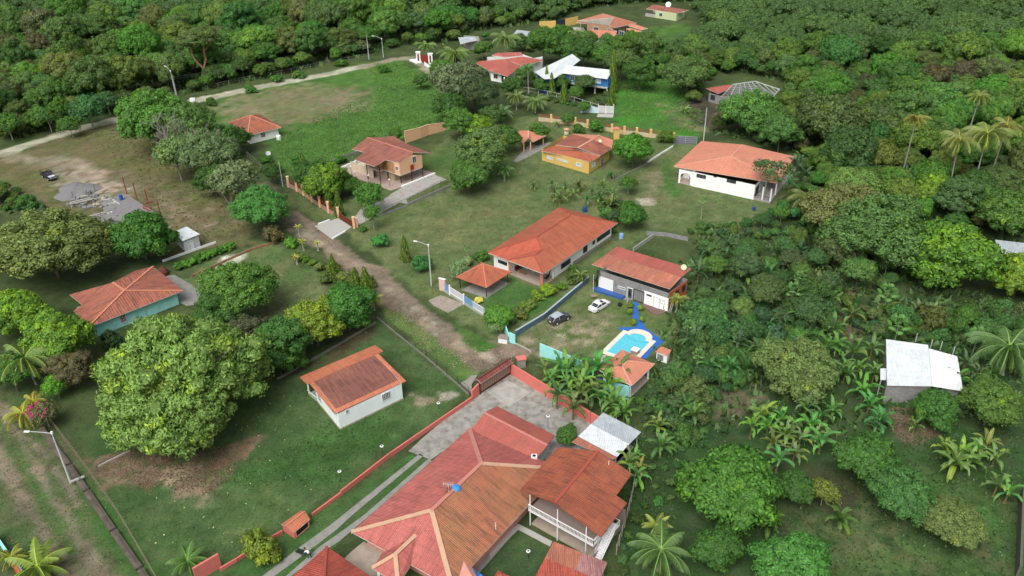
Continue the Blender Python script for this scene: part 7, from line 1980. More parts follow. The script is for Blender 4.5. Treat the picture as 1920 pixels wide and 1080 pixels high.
def banana_leaves(name,n=9,L_=2.3,seed=0,wd=.32,up=1.0):
 r=np.random.default_rng(seed);V=[];T=[];FL=[]
 for i in range(n):
  a=i*2.399+r.uniform(-.3,.3);k=i/n;e=(1.42-1.15*k)*up+r.uniform(-.1,.1);ln=L_*r.uniform(.8,1.12)
  hd=np.array([math.cos(a),math.sin(a),0]);side=np.array([-hd[1],hd[0],0]);p=np.array([0,0,-.2*k]);m=8;P=[]
  for j in range(m+1):
   P.append(p.copy());p=p+(hd*math.cos(e)+np.array([0,0,math.sin(e)]))*ln/m;e-=(.12+.34*(j/m))*(.75+.7*k)
  tn=r.uniform(.35,.85);fl=r.uniform(.3,.8)if r.random()<.2 else 0;dead=k>.85 and r.random()<.5
  for j in range(m):
   w0=wd*(0.12 if j==0 else math.sin(math.pi*min(1,.1+.9*j/m))**.6);w1=wd*(math.sin(math.pi*min(1,.1+.9*(j+1)/m))**.6 if j<m-1 else.05)
   up_=np.array([0,0,.35])
   for s_ in(-1,1):
    if j>1 and r.random()<.14:continue
    V.append([P[j],P[j+1],P[j+1]+(side*s_+up_*.6)*w1,P[j]+(side*s_+up_*.6)*w0]);T.append(tn+r.uniform(-.14,.1));FL.append(1.0 if dead else fl)
   c=.018;V.append([P[j]-side*c+[0,0,.01],P[j]+side*c+[0,0,.01],P[j+1]+side*c+[0,0,.01],P[j+1]-side*c+[0,0,.01]]);T.append(1.1);FL.append(.8)
 V=np.array(V,float).reshape(-1,3);F=np.arange(len(V)).reshape(-1,4)
 return np_mesh(name,V,F,LEAFB,{'tone':np.repeat(T,4),'flush':np.repeat(FL,4)})
def tuft_leaves(name,n=16,L_=1.0,seed=0,wd=.2):
 """round papaya-like head: leaves on stalks, each with spread fingers"""
 r=np.random.default_rng(seed);V=[];T=[]
 for i in range(n):
  a=i*2.399;e=1.2-1.5*(i/n);hd=np.array([math.cos(a)*math.cos(e),math.sin(a)*math.cos(e),math.sin(e)]);side=unit(np.cross(hd,[0,0,1.0]));p=hd*L_*.75
  tn=r.uniform(.35,.9)
  V.append([side*.01,-side*.01,p-side*.01,p+side*.01]);T.append(1.0)
  for q in range(7):
   b=(q-3)*.55;d=unit(hd*math.cos(b)+side*math.sin(b)+np.array([0,0,-.35]));ll=L_*.5*r.uniform(.8,1.1);w=unit(np.cross(d,[0,0,1.0]))*wd*L_*.5
   V.append([p,p+d*ll*.55+w,p+d*ll,p+d*ll*.55-w]);T.append(tn+r.uniform(-.1,.1))
 V=np.array(V).reshape(-1,3);F=np.arange(len(V)).reshape(-1,4)
 return np_mesh(name,V,F,LEAFB,{'tone':np.repeat(T,4),'flush':np.zeros(len(V))})
def cone_mesh(name,h,R,n,leaf,seed,flush=.15):
 r=np.random.default_rng(seed);z=r.random(n)**1.2;a=r.uniform(0,6.283,n);rad=R*(1-z)**.75*(.85+.25*r.random(n))*(1+.12*np.sin(a*4+z*9))+.08
 P=np.stack([rad*np.cos(a),rad*np.sin(a),z*h],-1);nrm=unit(np.stack([np.cos(a),np.sin(a),np.full(n,.35)],-1)+r.normal(size=(n,3))*.4)
 t=unit(np.array([0,0,1.0])+r.normal(size=(n,3))*.3);b=unit(np.cross(nrm,t));s=(leaf*r.uniform(.6,1.3,n))[:,None]
 V=np.stack([P-t*s,P+b*s*.4,P+t*s,P-b*s*.4],1)
 tone=np.clip(.45+.25*np.sin(a*5+z*14)+r.normal(0,.15,n),0,1.2);fl=np.where(r.random(n)<flush,r.random(n),0)
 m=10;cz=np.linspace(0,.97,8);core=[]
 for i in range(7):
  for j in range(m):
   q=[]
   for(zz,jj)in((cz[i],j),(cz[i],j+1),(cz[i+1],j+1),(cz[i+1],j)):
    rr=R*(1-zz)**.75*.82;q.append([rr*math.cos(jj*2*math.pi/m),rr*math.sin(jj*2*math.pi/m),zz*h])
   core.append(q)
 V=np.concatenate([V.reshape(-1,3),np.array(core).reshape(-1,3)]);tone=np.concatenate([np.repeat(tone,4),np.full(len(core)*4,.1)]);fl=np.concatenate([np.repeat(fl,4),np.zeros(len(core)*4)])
 return np_mesh(name,V,np.arange(len(V)).reshape(-1,4),LEAF,{'tone':tone,'flush':fl})
 # ---- prototypes: name -> list of (crown mesh, trunk mesh, nominal radius, crown centre height for that radius)
PROTO={}
def proto(key,n,R,hk,trunk=BARK,r0=.03,**k):
 out=[]
 for i in range(n):
  kk=dict(k);kk['seed']=hash_(key)+i*17
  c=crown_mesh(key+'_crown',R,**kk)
  t=trunk_mesh(key+'_trunk',R*hk,R,max(.08,R*r0),trunk,seed=i+3)
  out.append((c,t,R,hk))
 PROTO[key]=out
def hash_(s):return sum(ord(c)*(i+7)for i,c in enumerate(s))%9973
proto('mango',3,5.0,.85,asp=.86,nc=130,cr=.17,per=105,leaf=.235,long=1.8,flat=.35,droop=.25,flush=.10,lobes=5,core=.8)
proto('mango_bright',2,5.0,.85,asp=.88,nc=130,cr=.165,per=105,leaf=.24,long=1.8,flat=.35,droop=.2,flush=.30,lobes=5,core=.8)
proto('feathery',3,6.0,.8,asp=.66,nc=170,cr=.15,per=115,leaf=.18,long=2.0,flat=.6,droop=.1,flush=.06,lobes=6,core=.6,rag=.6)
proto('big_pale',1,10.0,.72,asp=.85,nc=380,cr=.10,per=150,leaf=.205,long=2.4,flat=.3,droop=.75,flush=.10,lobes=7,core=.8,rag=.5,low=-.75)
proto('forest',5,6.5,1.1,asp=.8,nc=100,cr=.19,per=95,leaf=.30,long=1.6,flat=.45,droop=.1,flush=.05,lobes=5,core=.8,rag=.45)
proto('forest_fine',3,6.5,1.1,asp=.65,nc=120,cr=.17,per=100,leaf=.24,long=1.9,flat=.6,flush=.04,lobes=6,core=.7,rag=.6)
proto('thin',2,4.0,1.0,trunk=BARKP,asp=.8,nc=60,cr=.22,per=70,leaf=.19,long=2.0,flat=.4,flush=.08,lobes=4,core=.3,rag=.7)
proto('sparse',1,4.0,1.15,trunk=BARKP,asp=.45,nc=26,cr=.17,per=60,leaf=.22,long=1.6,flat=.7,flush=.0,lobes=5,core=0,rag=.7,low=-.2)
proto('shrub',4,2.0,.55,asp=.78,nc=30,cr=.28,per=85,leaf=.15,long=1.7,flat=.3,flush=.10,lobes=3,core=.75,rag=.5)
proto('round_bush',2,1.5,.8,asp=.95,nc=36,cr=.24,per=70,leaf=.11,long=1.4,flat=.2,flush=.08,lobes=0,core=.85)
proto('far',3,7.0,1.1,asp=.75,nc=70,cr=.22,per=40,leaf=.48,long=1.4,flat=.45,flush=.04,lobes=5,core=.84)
PALM=[(palm_crown('palm_fronds',22,4.3,1,1.0,.3),4.3),(palm_crown('palm_fronds',20,4.0,5,1.15,.4),4.0),(palm_crown('palm_fronds',16,3.4,9,.8,.0,.8),3.4)]
BAN=[banana_leaves('banana_leaves',n,l,s,w_,u)for n,l,s,w_,u in((11,3.5,1,.36,1.05),(9,3.2,2,.33,1.0),(12,3.7,3,.38,1.1),(8,3.1,4,.34,1.15),(10,3.4,5,.33,.95),(7,2.9,6,.32,1.05))]
TUFT=[tuft_leaves('papaya_leaves',16,1.3,1),tuft_leaves('papaya_leaves',14,1.2,2)]
CONE=[cone_mesh('cypress_foliage',5.5,1.15,1500,.17,1),cone_mesh('cypress_foliage',5.5,1.3,1500,.18,2,.3)]
BARE=[bare_mesh('bare_branches',8,.2,3,BARKP,.42,5),bare_mesh('bare_branches',7,.15,8,BARKP,.5,5),bare_mesh('bare_branches',6,.16,12,BARKR,.5,4)]
pst={}
def stem_mesh(key,h,r0,mat,lean):
 k=(key,round(h,1),lean)
 if k not in pst:pst[k]=palm_trunk(key,h,r0,len(pst),lean,mat)
 return pst[k]
RV=random.Random(11)
PLACED=[]
def add_mesh(name,me,parent,loc=(0,0,0),scale=(1,1,1),rot=0,color=(1,1,1)):
 o=bpy.data.objects.new(name,me);COL.objects.link(o);o.parent=parent
 o.location=loc;o.scale=scale;o.rotation_euler=(0,0,rot);o.color=(*color,1)
 return o
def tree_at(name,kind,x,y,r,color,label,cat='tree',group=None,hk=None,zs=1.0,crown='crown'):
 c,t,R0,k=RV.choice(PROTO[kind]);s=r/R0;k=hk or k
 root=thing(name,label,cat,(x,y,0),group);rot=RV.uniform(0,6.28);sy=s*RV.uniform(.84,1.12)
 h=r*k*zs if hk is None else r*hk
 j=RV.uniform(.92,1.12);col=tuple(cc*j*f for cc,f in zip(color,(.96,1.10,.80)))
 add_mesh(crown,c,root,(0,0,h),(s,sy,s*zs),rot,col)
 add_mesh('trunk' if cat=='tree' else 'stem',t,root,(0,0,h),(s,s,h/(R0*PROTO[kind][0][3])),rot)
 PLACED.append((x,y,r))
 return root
def tree_px(name,kind,px,py,rx,color,label,cat='tree',group=None,hk=None,zs=1.0,crown='crown'):
 """a tree whose crown centre shows at px, py with half width rx pixels"""
 k=hk or PROTO[kind][0][3]*zs;h=3.0
 for _ in range(6):
  p=G(px,py,h);r=rx*(p-Vector((0,0,CAM_H))).length/FPX*math.cos(math.atan(math.hypot(px-960,py-540)/FPX));h=r*k
 return tree_at(name,kind,p.x,p.y,r,color,label,cat,group,hk,zs,crown)
LG=1
DG=(.040,.085,.024);MG=(.060,.120,.030);BG=(.075,.165,.030);YG=(.088,.155,.028);OL=(.115,.135,.055);PG=(.115,.175,.065);BGR=(.062,.108,.050);BR=(.085,.070,.045);GY=(.105,.125,.085);DK=(.028,.055,.022)
TREES=[('feathery',92,462,108,OL,'huge olive green feathery tree in front of the building site',.62,.85),('mango',262,440,62,(.045,.115,.026),'dense round dark green mango tree left of the white tin shed',None,1),('big_pale',325,715,176,(.150,.215,.072),'giant pale green tree with drooping leaves over the fallen leaf litter',None,.92),('mango_bright',30,590,58,YG,'yellow-green mango tree at the left edge below the olive tree',None,1),('mango_bright',105,640,66,(.095,.165,.03),'bright lumpy mango tree left of the turquoise house',None,1),('forest',130,690,42,BR,'reddish brown tree behind the bushy bright mango on the left',None,1),('mango',20,700,50,MG,'green tree behind the coconut palm at the left edge',None,1),('thin',103,723,30,(.09,.20,.03),'small vivid green sapling above the bougainvillea',None,1),('feathery',445,545,76,(.075,.140,.035),'light feathery green tree over the middle left garden',.75,1),('forest',398,580,50,DG,'dark green tree directly behind the giant pale tree',None,1),('forest',462,628,56,(.070,.072,.050),'brownish purple tree between two green ones right of the giant pale tree',None,1),('forest',524,640,60,(.055,.125,.038),'fresh green tree at the left corner of the small blue house garden',None,1),('mango_bright',590,606,60,(.115,.150,.028),'yellow tipped mango tree above the small blue house',None,1),('mango',650,578,58,(.045,.115,.030),'dark round mango tree beside the road behind the small blue house',None,1),('mango',545,665,34,MG,'lower green tree left behind the small blue house',None,1),('feathery',288,222,74,(.070,.150,.035),'bushy bright green tree at the end of the hedge by the gravel road',None,1.1),('feathery',348,235,62,(.085,.140,.050),'green hedge tree below the two road lamp posts',None,1.1),('feathery',386,288,58,(.110,.150,.085),'blue green hedge tree beside the bare pale branches',None,1.1),('thin',330,292,50,(.105,.150,.072),'green hedge tree under the bare pale branches',None,1),('feathery',425,262,40,DG,'dark hedge tree just left of the small hip roofed hut',None,1),('thin',440,340,54,(.125,.150,.095),'grey green hedge tree behind the dry grey bush',None,1),('feathery',490,388,56,(.055,.140,.042),'feathery fresh green tree leaning over the start of the dirt road',None,1),('forest',400,335,34,DG,'dark tree in the middle of the hedge row',None,1),('shrub',510,440,22,BR,'brown red shrub under the feathery green tree by the road',None,1.2),('forest_fine',508,320,24,DG,'dark shrubby tree at the hedge end near the meadow',None,1),('mango_bright',608,340,46,(.085,.145,.028),'yellow-green mango behind the peach pillar fence',None,1),('mango',575,330,30,DG,'dark dense tree at the left end of the peach pillar fence',None,1.2),('mango',650,345,26,MG,'small dark mango right of the yellow-green one behind the fence',None,1),('thin',693,368,36,(.065,.150,.035),'light green leafy tree in front of the tiled terrace',None,1),('thin',698,400,22,(.07,.15,.035),'slender young tree with pale trunk by the brown gate',1.6,1),('mango',878,332,40,(.060,.115,.034),'round green tree on the lawn right of the mesh fence',None,1.0),('forest',905,278,56,(.088,.130,.052),'large dull green tree on the lawn left of the pink carport',None,1),('mango',948,262,34,MG,'green tree touching the pink carport',None,1),('mango_bright',893,238,30,(.10,.16,.03),'bright topped tree behind the large dull green tree',None,1),('forest',862,226,34,MG,'green tree at the end of the stepped peach wall',None,1),('thin',845,158,48,GY,'misty grey green tree with pale stems behind the meadow',1.1,1.1),('thin',880,140,34,GY,'thin grey leaved tree in front of the red roofed villa',1.1,1.1),('feathery',890,175,44,(.055,.080,.045),'dark grey green tree left of the pipe fence',None,1.1),('forest',842,195,36,DG,'dark green tree at the right corner of the meadow',None,1),('mango',1188,285,43,(.060,.150,.028),'perfectly round bright green mango between the yellow and salmon roofed houses',.75,1.0),('mango',1180,402,30,(.045,.110,.026),'upright green tree behind the long orange hip roof',None,1.2),('round_bush',1117,237,13,(.06,.15,.03),'clipped round green bush by the yellow pillar wall',None,1),('shrub',1085,242,12,MG,'green shrub left of the clipped bush by the pillar wall',None,1),('shrub',1250,258,18,(.08,.13,.03),'yellow-green shrub at the end of the yellow pillar wall',None,1),('forest',1065,240-20,14,MG,'small tree standing against the cream pillar wall',None,1),('forest',1010,245,20,MG,'bushy tree behind the pink carport roof',None,1),('forest_fine',1095,155,26,(.06,.095,.045),'grey green tree in front of the blue raised house',None,1),('forest',1080,172,18,MG,'small tree left of the white slatted gate',None,1),('forest',1020,80,40,MG,'broad round tree behind the red villa and the white roofs',None,1),('forest',1050,90,30,(.06,.12,.035),'bushy tree right above the peak of the white roof',None,1),('forest',1095,95,30,DG,'dark tree below the villa pool',None,1),('forest',1135,105,28,MG,'tree right of the white gabled roof',None,1),('forest',1165,118,34,(.07,.105,.04),'dull green tree behind the tall cypress',None,1),('forest',1200,135,34,DG,'dark tree at the left side of the far clearing',None,1),('forest',1215,85,34,(.075,.12,.04),'tree right of the sprawling orange villa',None,1),('feathery',1290,140,52,(.075,.115,.045),'wide domed tree left of the unfinished roof frame',None,1),('feathery',1410,212,62,(.075,.150,.045),'feathery green tree in front of the unfinished roof frame',.7,1),('forest',1465,245,42,(.06,.12,.04),'green tree to the right of the burnt ground',None,1),('mango',1560,235,72,(.060,.085,.036),'dark dome shaped mango with brownish tips in the right woodland',None,1),('mango',1600,280,62,(.042,.078,.03),'very dark mango overhanging the shaded grove',None,1),('mango',1640,235,52,(.062,.09,.04),'dark mango touching the brown tipped one',None,1),('forest',1745,150,44,(.062,.056,.032),'brown leaved tree in the right woodland',None,1),('mango',1865,170,44,(.060,.145,.030),'bright round tree near the right edge behind the palms',None,1),('forest',1710,200,36,DG,'dark round tree below the brown leaved one',None,1),('forest',1800,205,30,(.05,.14,.03),'vivid green tree between the two tall palms',None,1),('sparse',1440,318,48,(.060,.095,.045),'open airy tree in front of the salmon roof corner',1.25,1),('feathery',1605,350,48,PG,'pale green tree above the olive domed tree',.75,1),('feathery',1588,400,78,(.115,.115,.055),'olive brown domed tree right of the salmon roofed house',.75,1),('mango_bright',1752,355,40,(.105,.17,.03),'lime green mango in the right woodland',None,1),('forest',1800,365,48,(.065,.11,.05),'grey green tree right of the lime mango',None,1),('feathery',1650,440,98,(.070,.120,.045),'big dense fine leaved tree in the middle of the right side',.7,1),('feathery',1570,460,52,(.085,.105,.055),'twiggy grey green tree above the banana grove',.8,1),('mango_bright',1788,482,88,(.066,.130,.026),'huge lumpy yellow-green mango left of the blue-grey metal roof',.75,1.0),('mango_bright',1912,520,52,(.11,.16,.03),'yellow-green mango cut off at the right edge',None,1),('mango',1890,400,60,(.06,.11,.03),'green tree at the right edge above the metal roof',None,1),('mango',1515,578,38,(.045,.080,.036),'dark upright mango among the banana plants',None,1.15),('feathery',1498,690,76,(.115,.150,.065),'pale olive tree left of the white metal roofs',.7,1),('mango',1368,905,98,(.060,.135,.030),'big round glossy mango tree in the lower right',.7,.95),('mango',1345,1030,48,(.04,.09,.026),'dark round tree below the big glossy mango',None,1),('forest',1488,1045,72,(.052,.135,.036),'fresh green tree at the bottom edge right of centre',None,1),('mango',1488,910,40,(.045,.095,.03),'dark green tree touching the big glossy mango',None,1),('thin',1545,922,32,(.13,.15,.04),'yellowish sparse tree in the orchard',None,1.1),('mango',1625,862,62,(.045,.100,.028),'dark spreading citrus tree in the orchard',None,.9),('feathery',1692,925,66,(.055,.120,.045),'fine leaved green tree in the orchard',None,1.05),('feathery',1785,980,60,(.105,.130,.055),'sparse olive tree in the lower right orchard',None,.9),('mango',1762,765,46,(.045,.105,.03),'bushy green tree against the white metal roof',None,1),('forest',1860,752,58,(.070,.115,.032),'olive green tree right of the white roofed shed',None,.9),('forest',1815,590,26,MG,'small bush tree above the white roofed shed',None,1),('forest',985,140,20,(.062,.11,.036),'tree hiding the right wall of the red roofed villa',None,1.1),('forest',962,160,22,DG,'dark tree below the red roofed villa',None,1),('forest',828,128,22,MG,'tree beside the white boundary wall of the red gate',None,1),('forest',790,150,16,(.06,.11,.036),'small tree at the far corner of the meadow',None,1),('forest',1014,158,17,MG,'small tree in front of the white gabled blue house',None,1.1),('forest',1052,152,18,DG,'dark tree under the middle of the blue house roofs',None,1.1),('forest',905,92,20,MG,'tree between the grey cabin and the red roofed villa',None,1),('forest',1095,200,12,MG,'low tree behind the pale sky blue wall',None,1),('forest',925,215,26,(.06,.105,.036),'tree between the coconut palms and the pink carport',None,1),('forest',1063,815,22,(.05,.10,.028),'small green tree between the carport and the tin shelter',None,1),('mango',934,595,30,(.075,.165,.035),'bright green garden tree inside the blue-white fence',None,1),('shrub',945,592,0,MG,'',None,1),('thin',1178,345,20,MG,'slim tree at the back of the yellow house banana patch',None,1),('thin',862,505,24,(.16,.21,.13),'white flowering bush beside the gazebo roof',.8,1),('shrub',875,490,14,(.16,.20,.13),'small white flowering bush touching the gazebo',None,1),('shrub',903,480,14,MG,'green bush at the left wall of the long white house',None,1),('thin',931,612,18,(.13,.19,.10),'white dotted shrub outside the blue-white fence',.8,1),('shrub',1305,595,42,(.055,.11,.045),'shrubby thicket right of the grey block house',.6,1),('forest',1330,590,40,(.06,.12,.05),'leafy green tree right of the ladder',.8,1),('shrub',1215,485,12,DG,'low dark shrub on the back lawn',None,1),]
k_=0
for(kind,px,py,rx,col,lab,hk,zs)in TREES:
 if not rx:continue
 sh=kind in('shrub','round_bush')
 tree_px('shrub' if sh else{'mango':'mango_tree','mango_bright':'mango_tree','feathery':'feathery_tree','big_pale':'teak_tree','forest':'broadleaf_tree','forest_fine':'broadleaf_tree','thin':'young_tree','sparse':'airy_tree'}[kind],kind,px,py,rx,col,lab,'shrub' if sh else 'tree',None,hk,zs,'foliage' if sh else 'crown')
for px,py,rx,col,lab in((714,452,19,(.045,.15,.05),'round green bush on the lawn near the gate apron'),(790,497,23,(.045,.14,.05),'round dark green bush left of the slim lamp post'),(681,430,9,MG,'tiny bush by the young tree at the gate apron'),(1202,590,0,YG,''),(545,455,15,(.07,.16,.03),'bright green bush at the garden corner on the road side'),(650,520,18,(.11,.13,.05),'olive bush on the garden side of the road'),(625,505,16,(.13,.14,.04),'yellowish bush between the road and the garden'),(600,500,12,OL,'small olive bush on the garden side of the road'),(668,535,20,(.10,.13,.04),'yellow-green bush between the pointed conifers by the road'),(640,540,22,(.07,.12,.035),'green bush in front of the dark round mango by the road'),(612,522,16,(.085,.12,.04),'rough bush in the roadside band above the garden'),(690,530,16,OL,'olive bush at the roadside by the pointed cypress'),(560,500-18,12,(.09,.13,.04),'rough bush at the upper end of the roadside band'),(655,560,18,(.06,.11,.03),'dark bush under the roadside conifers'),(572,485,10,YG,'small yellow leaved bush on the garden edge'),(585,492,9,YG,'little yellow plant on the garden edge'),(487,1030,40,(.125,.155,.030),'broad yellow-green bush on the red garden wall'),(50,380,22,(.04,.1,.028),'dark bush at the left edge beside the pickup'),(210,640,24,DK,'dark bush in front of the turquoise house wall'),(897,566-2,9,(.55,.45,.16),'pale yellow ornamental plant behind the fence pickets'),(1008,556,14,(.14,.2,.03),'yellow-green hedge bush closest to the porch'),(1030,545,18,(.15,.21,.03),'largest yellow-green hedge bush beside the slate blue wall'),(990,572,14,(.12,.16,.04),'olive yellow hedge bush in the row by the lawn'),(975,588,14,(.10,.12,.045),'dull hedge bush in the row by the lawn'),(960,600,12,(.09,.11,.05),'grey green hedge bush at the lower end of the row'),(1052,538,10,YG,'small hedge bush at the upper end of the row'),(1083,520,18,(.075,.11,.035),'palm like shrub at the side wall of the long white house'),(1075,505,12,MG,'green shrub against the side wall of the long white house')):
 if rx:tree_px('shrub','shrub',px,py,rx,col,lab,'shrub',None,None,1,'foliage')
for x,y in((1083,165*0+0),):pass
for x,y,lb in((cG(1090,68)[0],cG(1090,68)[1],'upper left'),(*cG(1088,130),'middle left'),(*cG(1190,95),'upper right'),(*cG(1205,208),'lower right'),(*cG(1122,238),'lower left')):
 tree_px('topiary_bush','round_bush',x,y,6.5,(.14,.19,.03),'clipped yellow-green ball bush, '+lb+' one of those flanking the blue path','bush','ball bushes along the blue path',None,1,'foliage')
for i in range(9):
 t_=i/8;x,y=335+95*t_,500-38*t_
 tree_px('hedge_bush','shrub',x,y,11,(.075,.17,.03)if i%3 else(.06,.14,.03),'bright green bush of the hedge in front of the white tin shed','bush','hedge bushes by the tin shed',None,1,'foliage')
for i,(x,y)in enumerate(((345,196),(640,118),(520,148),(560,140),(470,168),(395,192),(720,130),(740,250),(700,262),(800,235),(640,300),(620,310),(560,300),(600,305),(500,300),(520,318))):
 tree_px('hedge_bush','shrub',x,y,13,MG if i%2 else(.05,.13,.03),'low rough bush at the edge of the green meadow','bush','rough bushes around the meadow',None,.8,'foliage')
for x,y,s_,lb in((761,475,1.0,'yellow-green pointed cypress on the lawn near the slim lamp post'),(572,322,1.2,'columnar cypress first behind the peach pillars'),(597,352,1.25,'columnar cypress second behind the peach pillars'),(618,372,1.2,'columnar cypress third behind the peach pillars'),(637,392,1.1,'columnar cypress fourth behind the peach pillars'),(690,552,1.3,'pointed cypress at the roadside behind the dark mango'),(672,548,1.2,'shorter pointed cypress at the roadside'),(628,512,1.0,'small pointed yellow-green conifer by the garden'),(1148,165,2.3,'very tall slim cypress beside the blue house'),(1146,190,1.5,'shorter slim cypress at the white slatted gate'),(1025,165,1.5,'slim cypress in front of the white gabled roof'),(1034,170,1.2,'small cypress beside the taller one before the blue house'),(1057,185,1.2,'small yellow-green conifer behind the white pipe fence')):
 p=G(x,y+14*(1 if y>250 else.6));root=thing('cypress',lb,'tree',p);PLACED.append((p.x,p.y,1.5))
 add_mesh('foliage',RV.choice(CONE),root,(0,0,.3),(s_*(.55 if s_>1.4 else.95),s_*(.55 if s_>1.4 else.95),s_),RV.uniform(0,6),(.095,.155,.028)if y>400 or x>1000 else(.075,.13,.028))
 add_mesh('trunk',stem_mesh('cypress_trunk',1.0,.1,BARK,0),root,(0,0,1.0))
b=tree_px('bougainvillea','thin',84,778,32,(.10,.10,.055),'bougainvillea with magenta flowers beside the lower left lamp post','shrub',None,.9,1,'foliage')
mf=crown_mesh('magenta_flowers',2.3,asp=.8,nc=9,cr=.2,per=26,leaf=.22,seed=99,core=0,lobes=3,mat=plain('magenta_bracts',(.42,.03,.16),.7))
add_mesh('flowers',mf,b,(-.8,.2,2.6))
for x,y,h,i,lb in((335,305,1.75,0,'leafless pale grey tree rising out of the hedge'),(383,312,1.6,1,'thin leafless pale tree right of the larger one in the hedge'),(432,385,1.25,1,'dry grey leafless bush leaning over the lot'),(448,385,.9,2,'small dry leafless bush beside the grey one'),(1335,245,.6,2,'dead brown stump branches on the burnt ground'),(1365,235,.5,2,'dead twigs heap on the burnt ground'),(1655,600,.5,2,'dry brown fallen branches among the banana plants')):
 p=G(x,y);root=thing('bare_tree',lb,'tree',p);add_mesh('branches',BARE[i],root,(0,0,0),(h,h,h),RV.uniform(0,6))
p=G(380,158);root=thing('broadleaf_tree','tall tree with reddish forked trunk at the forest edge behind the gravel road','tree',p);PLACED.append((p.x,p.y,5))
c_=PROTO['forest_fine'][1][0];add_mesh('crown',c_,root,(1.5,0,14.5),(1.15,1.15,.95),1,(.085,.130,.040))
mb=MB();rt=[(0,0,0),(.6,0,3),(1.3,.2,5),(2.6,.2,8),(2.4,.2,10.5),(3.2,.2,13.5)];mb.tube(rt,[.5,.42,.38,.32,.28,.2],7);mb.tube([(1.3,.2,5),(-.6,.1,7.5),(-1.4,.1,9.5),(-1.0,.1,13.5)],[.3,.27,.24,.14],6);mb.tube([(2.4,.2,10.5),(5,.2,13)],[.2,.1],5)
o=mb.build('trunk',plain('reddish_bark',(.36,.21,.13),.9,var=.2));o.parent=root
def palm(px,py,Lpx,h,lb,ci=0,col=(.07,.12,.03),group=None,lean=.08):
 """px,py: heart of the crown in the photo; Lpx: frond reach in pixels"""
 p=G(px,py,h);L_=Lpx*(p-Vector((0,0,CAM_H))).length/FPX;s=L_/PALM[ci][1]
 root=thing('palm_tree',lb,'palm tree',(p.x,p.y,0),group)
 add_mesh('fronds',PALM[ci][0],root,(0,0,h),(s,s,s),RV.uniform(0,6),col)
 if h>.6:add_mesh('trunk',stem_mesh('palm_trunk',h,.17,BARKP,lean),root,(0,0,h),(1,1,1),RV.uniform(0,6))
 if h>6:
  mb=MB();r=random.Random(int(px));n_=9
  for i in range(n_):a=i*.7;c=Vector((math.cos(a)*.28,math.sin(a)*.28,h-.35-.1*(i%3)));mb.lathe(c,[(.02,-.14),(.13,0),(.02,.14)],6)
  mb.build('coconuts',plain('brown_coconut',(.2,.12,.05),.7),None).parent=root
 PLACED.append((p.x,p.y,2))
 return root
PG_=(.085,.135,.035)
for a in((45,672,62,5.5,'large coconut palm at the left edge beside the yellow-green mango',0,(.10,.15,.04)),(42,775,42,2.2,'yellowing young palm beside the bougainvillea',1,(.15,.16,.03)),(62,752,30,2.0,'small yellow leaved palm above the bougainvillea',1,(.17,.16,.03)),(70,1062,62,1.6,'young bright palm at the bottom left corner',2,(.12,.17,.035)),(352,1052,40,1.4,'small dark palm beside the red wall panel',2,(.06,.12,.03)),(20,1045,30,1.5,'small palm in the bottom left corner wall',2,(.13,.15,.03)),(1240,1030,72,3.5,'spreading coconut palm right of the balcony stairs',0,(.07,.125,.04)),(1230,985,34,3.5,'smaller palm behind the one right of the balcony stairs',2,(.14,.17,.04)),(1272,560,24,3.0,'young palm at the right end of the grey block house',0,(.13,.16,.035)),(1893,650,75,5.5,'large coconut palm at the right edge beside the white roofed shed',0,(.065,.12,.04)),(1515,372,46,4.5,'coconut palm right of the salmon roofed house',1,(.085,.105,.03)),(1718,222,30,16,'tall coconut palm with yellow lower fronds in the right woodland',1,(.11,.11,.025)),(1837,180,28,17,'tall coconut palm farthest back near the right edge',1,(.09,.12,.03)),(1852,250,52,15,'largest of the tall coconut palms at the right',1,(.10,.13,.035)),(1800,262,44,14,'tall coconut palm left of the largest one at the right',1,(.105,.125,.035)),(1888,235,36,15,'tall coconut palm right of the largest one',1,(.11,.12,.03)),(1690,350,20,5,'short palm under the right woodland palms',0,PG_),(853,100,36,7,'coconut palm left of the red roofed villa',0,PG_),(948,72,34,7.5,'coconut palm behind the red roofed villa',0,(.085,.13,.04)),(800,85,22,5,'palm near the red gate',0,PG_),(940,210,32,3.0,'coconut palm below the white pipe fence on the left',0,(.06,.105,.04)),(1005,190,32,3.5,'coconut palm below the white pipe fence on the right',0,(.08,.125,.04)),(968,180,26,4,'palm between the two under the white pipe fence',0,(.08,.12,.035)),(947,318,24,3.0,'small coconut palm on the lawn near the pink carport',2,(.06,.12,.035)),(1065,62,16,5,'palm in front of the sprawling villa',0,PG_),(1085,60,14,5,'second palm in front of the sprawling villa',0,PG_),(1045,232,10,1,'tiny palm by the cream pillar wall',2,PG_),(555,482,10,1.6,'small yellow palm at the garden edge by the road',2,(.2,.2,.04)),(566,392+60,10,2.2,'thin stemmed yellow palm on the roadside',2,(.2,.22,.05)),(595,455,9,1.8,'thin stemmed yellow palm farther along the roadside',2,(.2,.22,.05)),(558,425,9,2.4,'thin stemmed pale palm at the road bend',2,(.2,.22,.05)),(700,562,26,2.2,'yellowish palm at the corner of the dark mango by the road',2,(.14,.17,.035)),(1088,515,18,2.2,'bushy palm beside the long white house wall',2,(.08,.12,.035)),(1285,205,14,1.2,'low palm at the burnt ground',2,PG_),(1355,215,22,2.0,'dry fan of palm fronds at the burnt ground',1,(.09,.08,.045)),(1575,365,22,4,'palm in the dark grove',0,(.06,.1,.035)),(830,240-60,1,.5,'',0,PG_)):
 if a[4]:palm(*a)
palm(990,127,18,8.0,'royal palm with smooth pale trunk before the red villa',2,(.055,.11,.035),lean=.0)
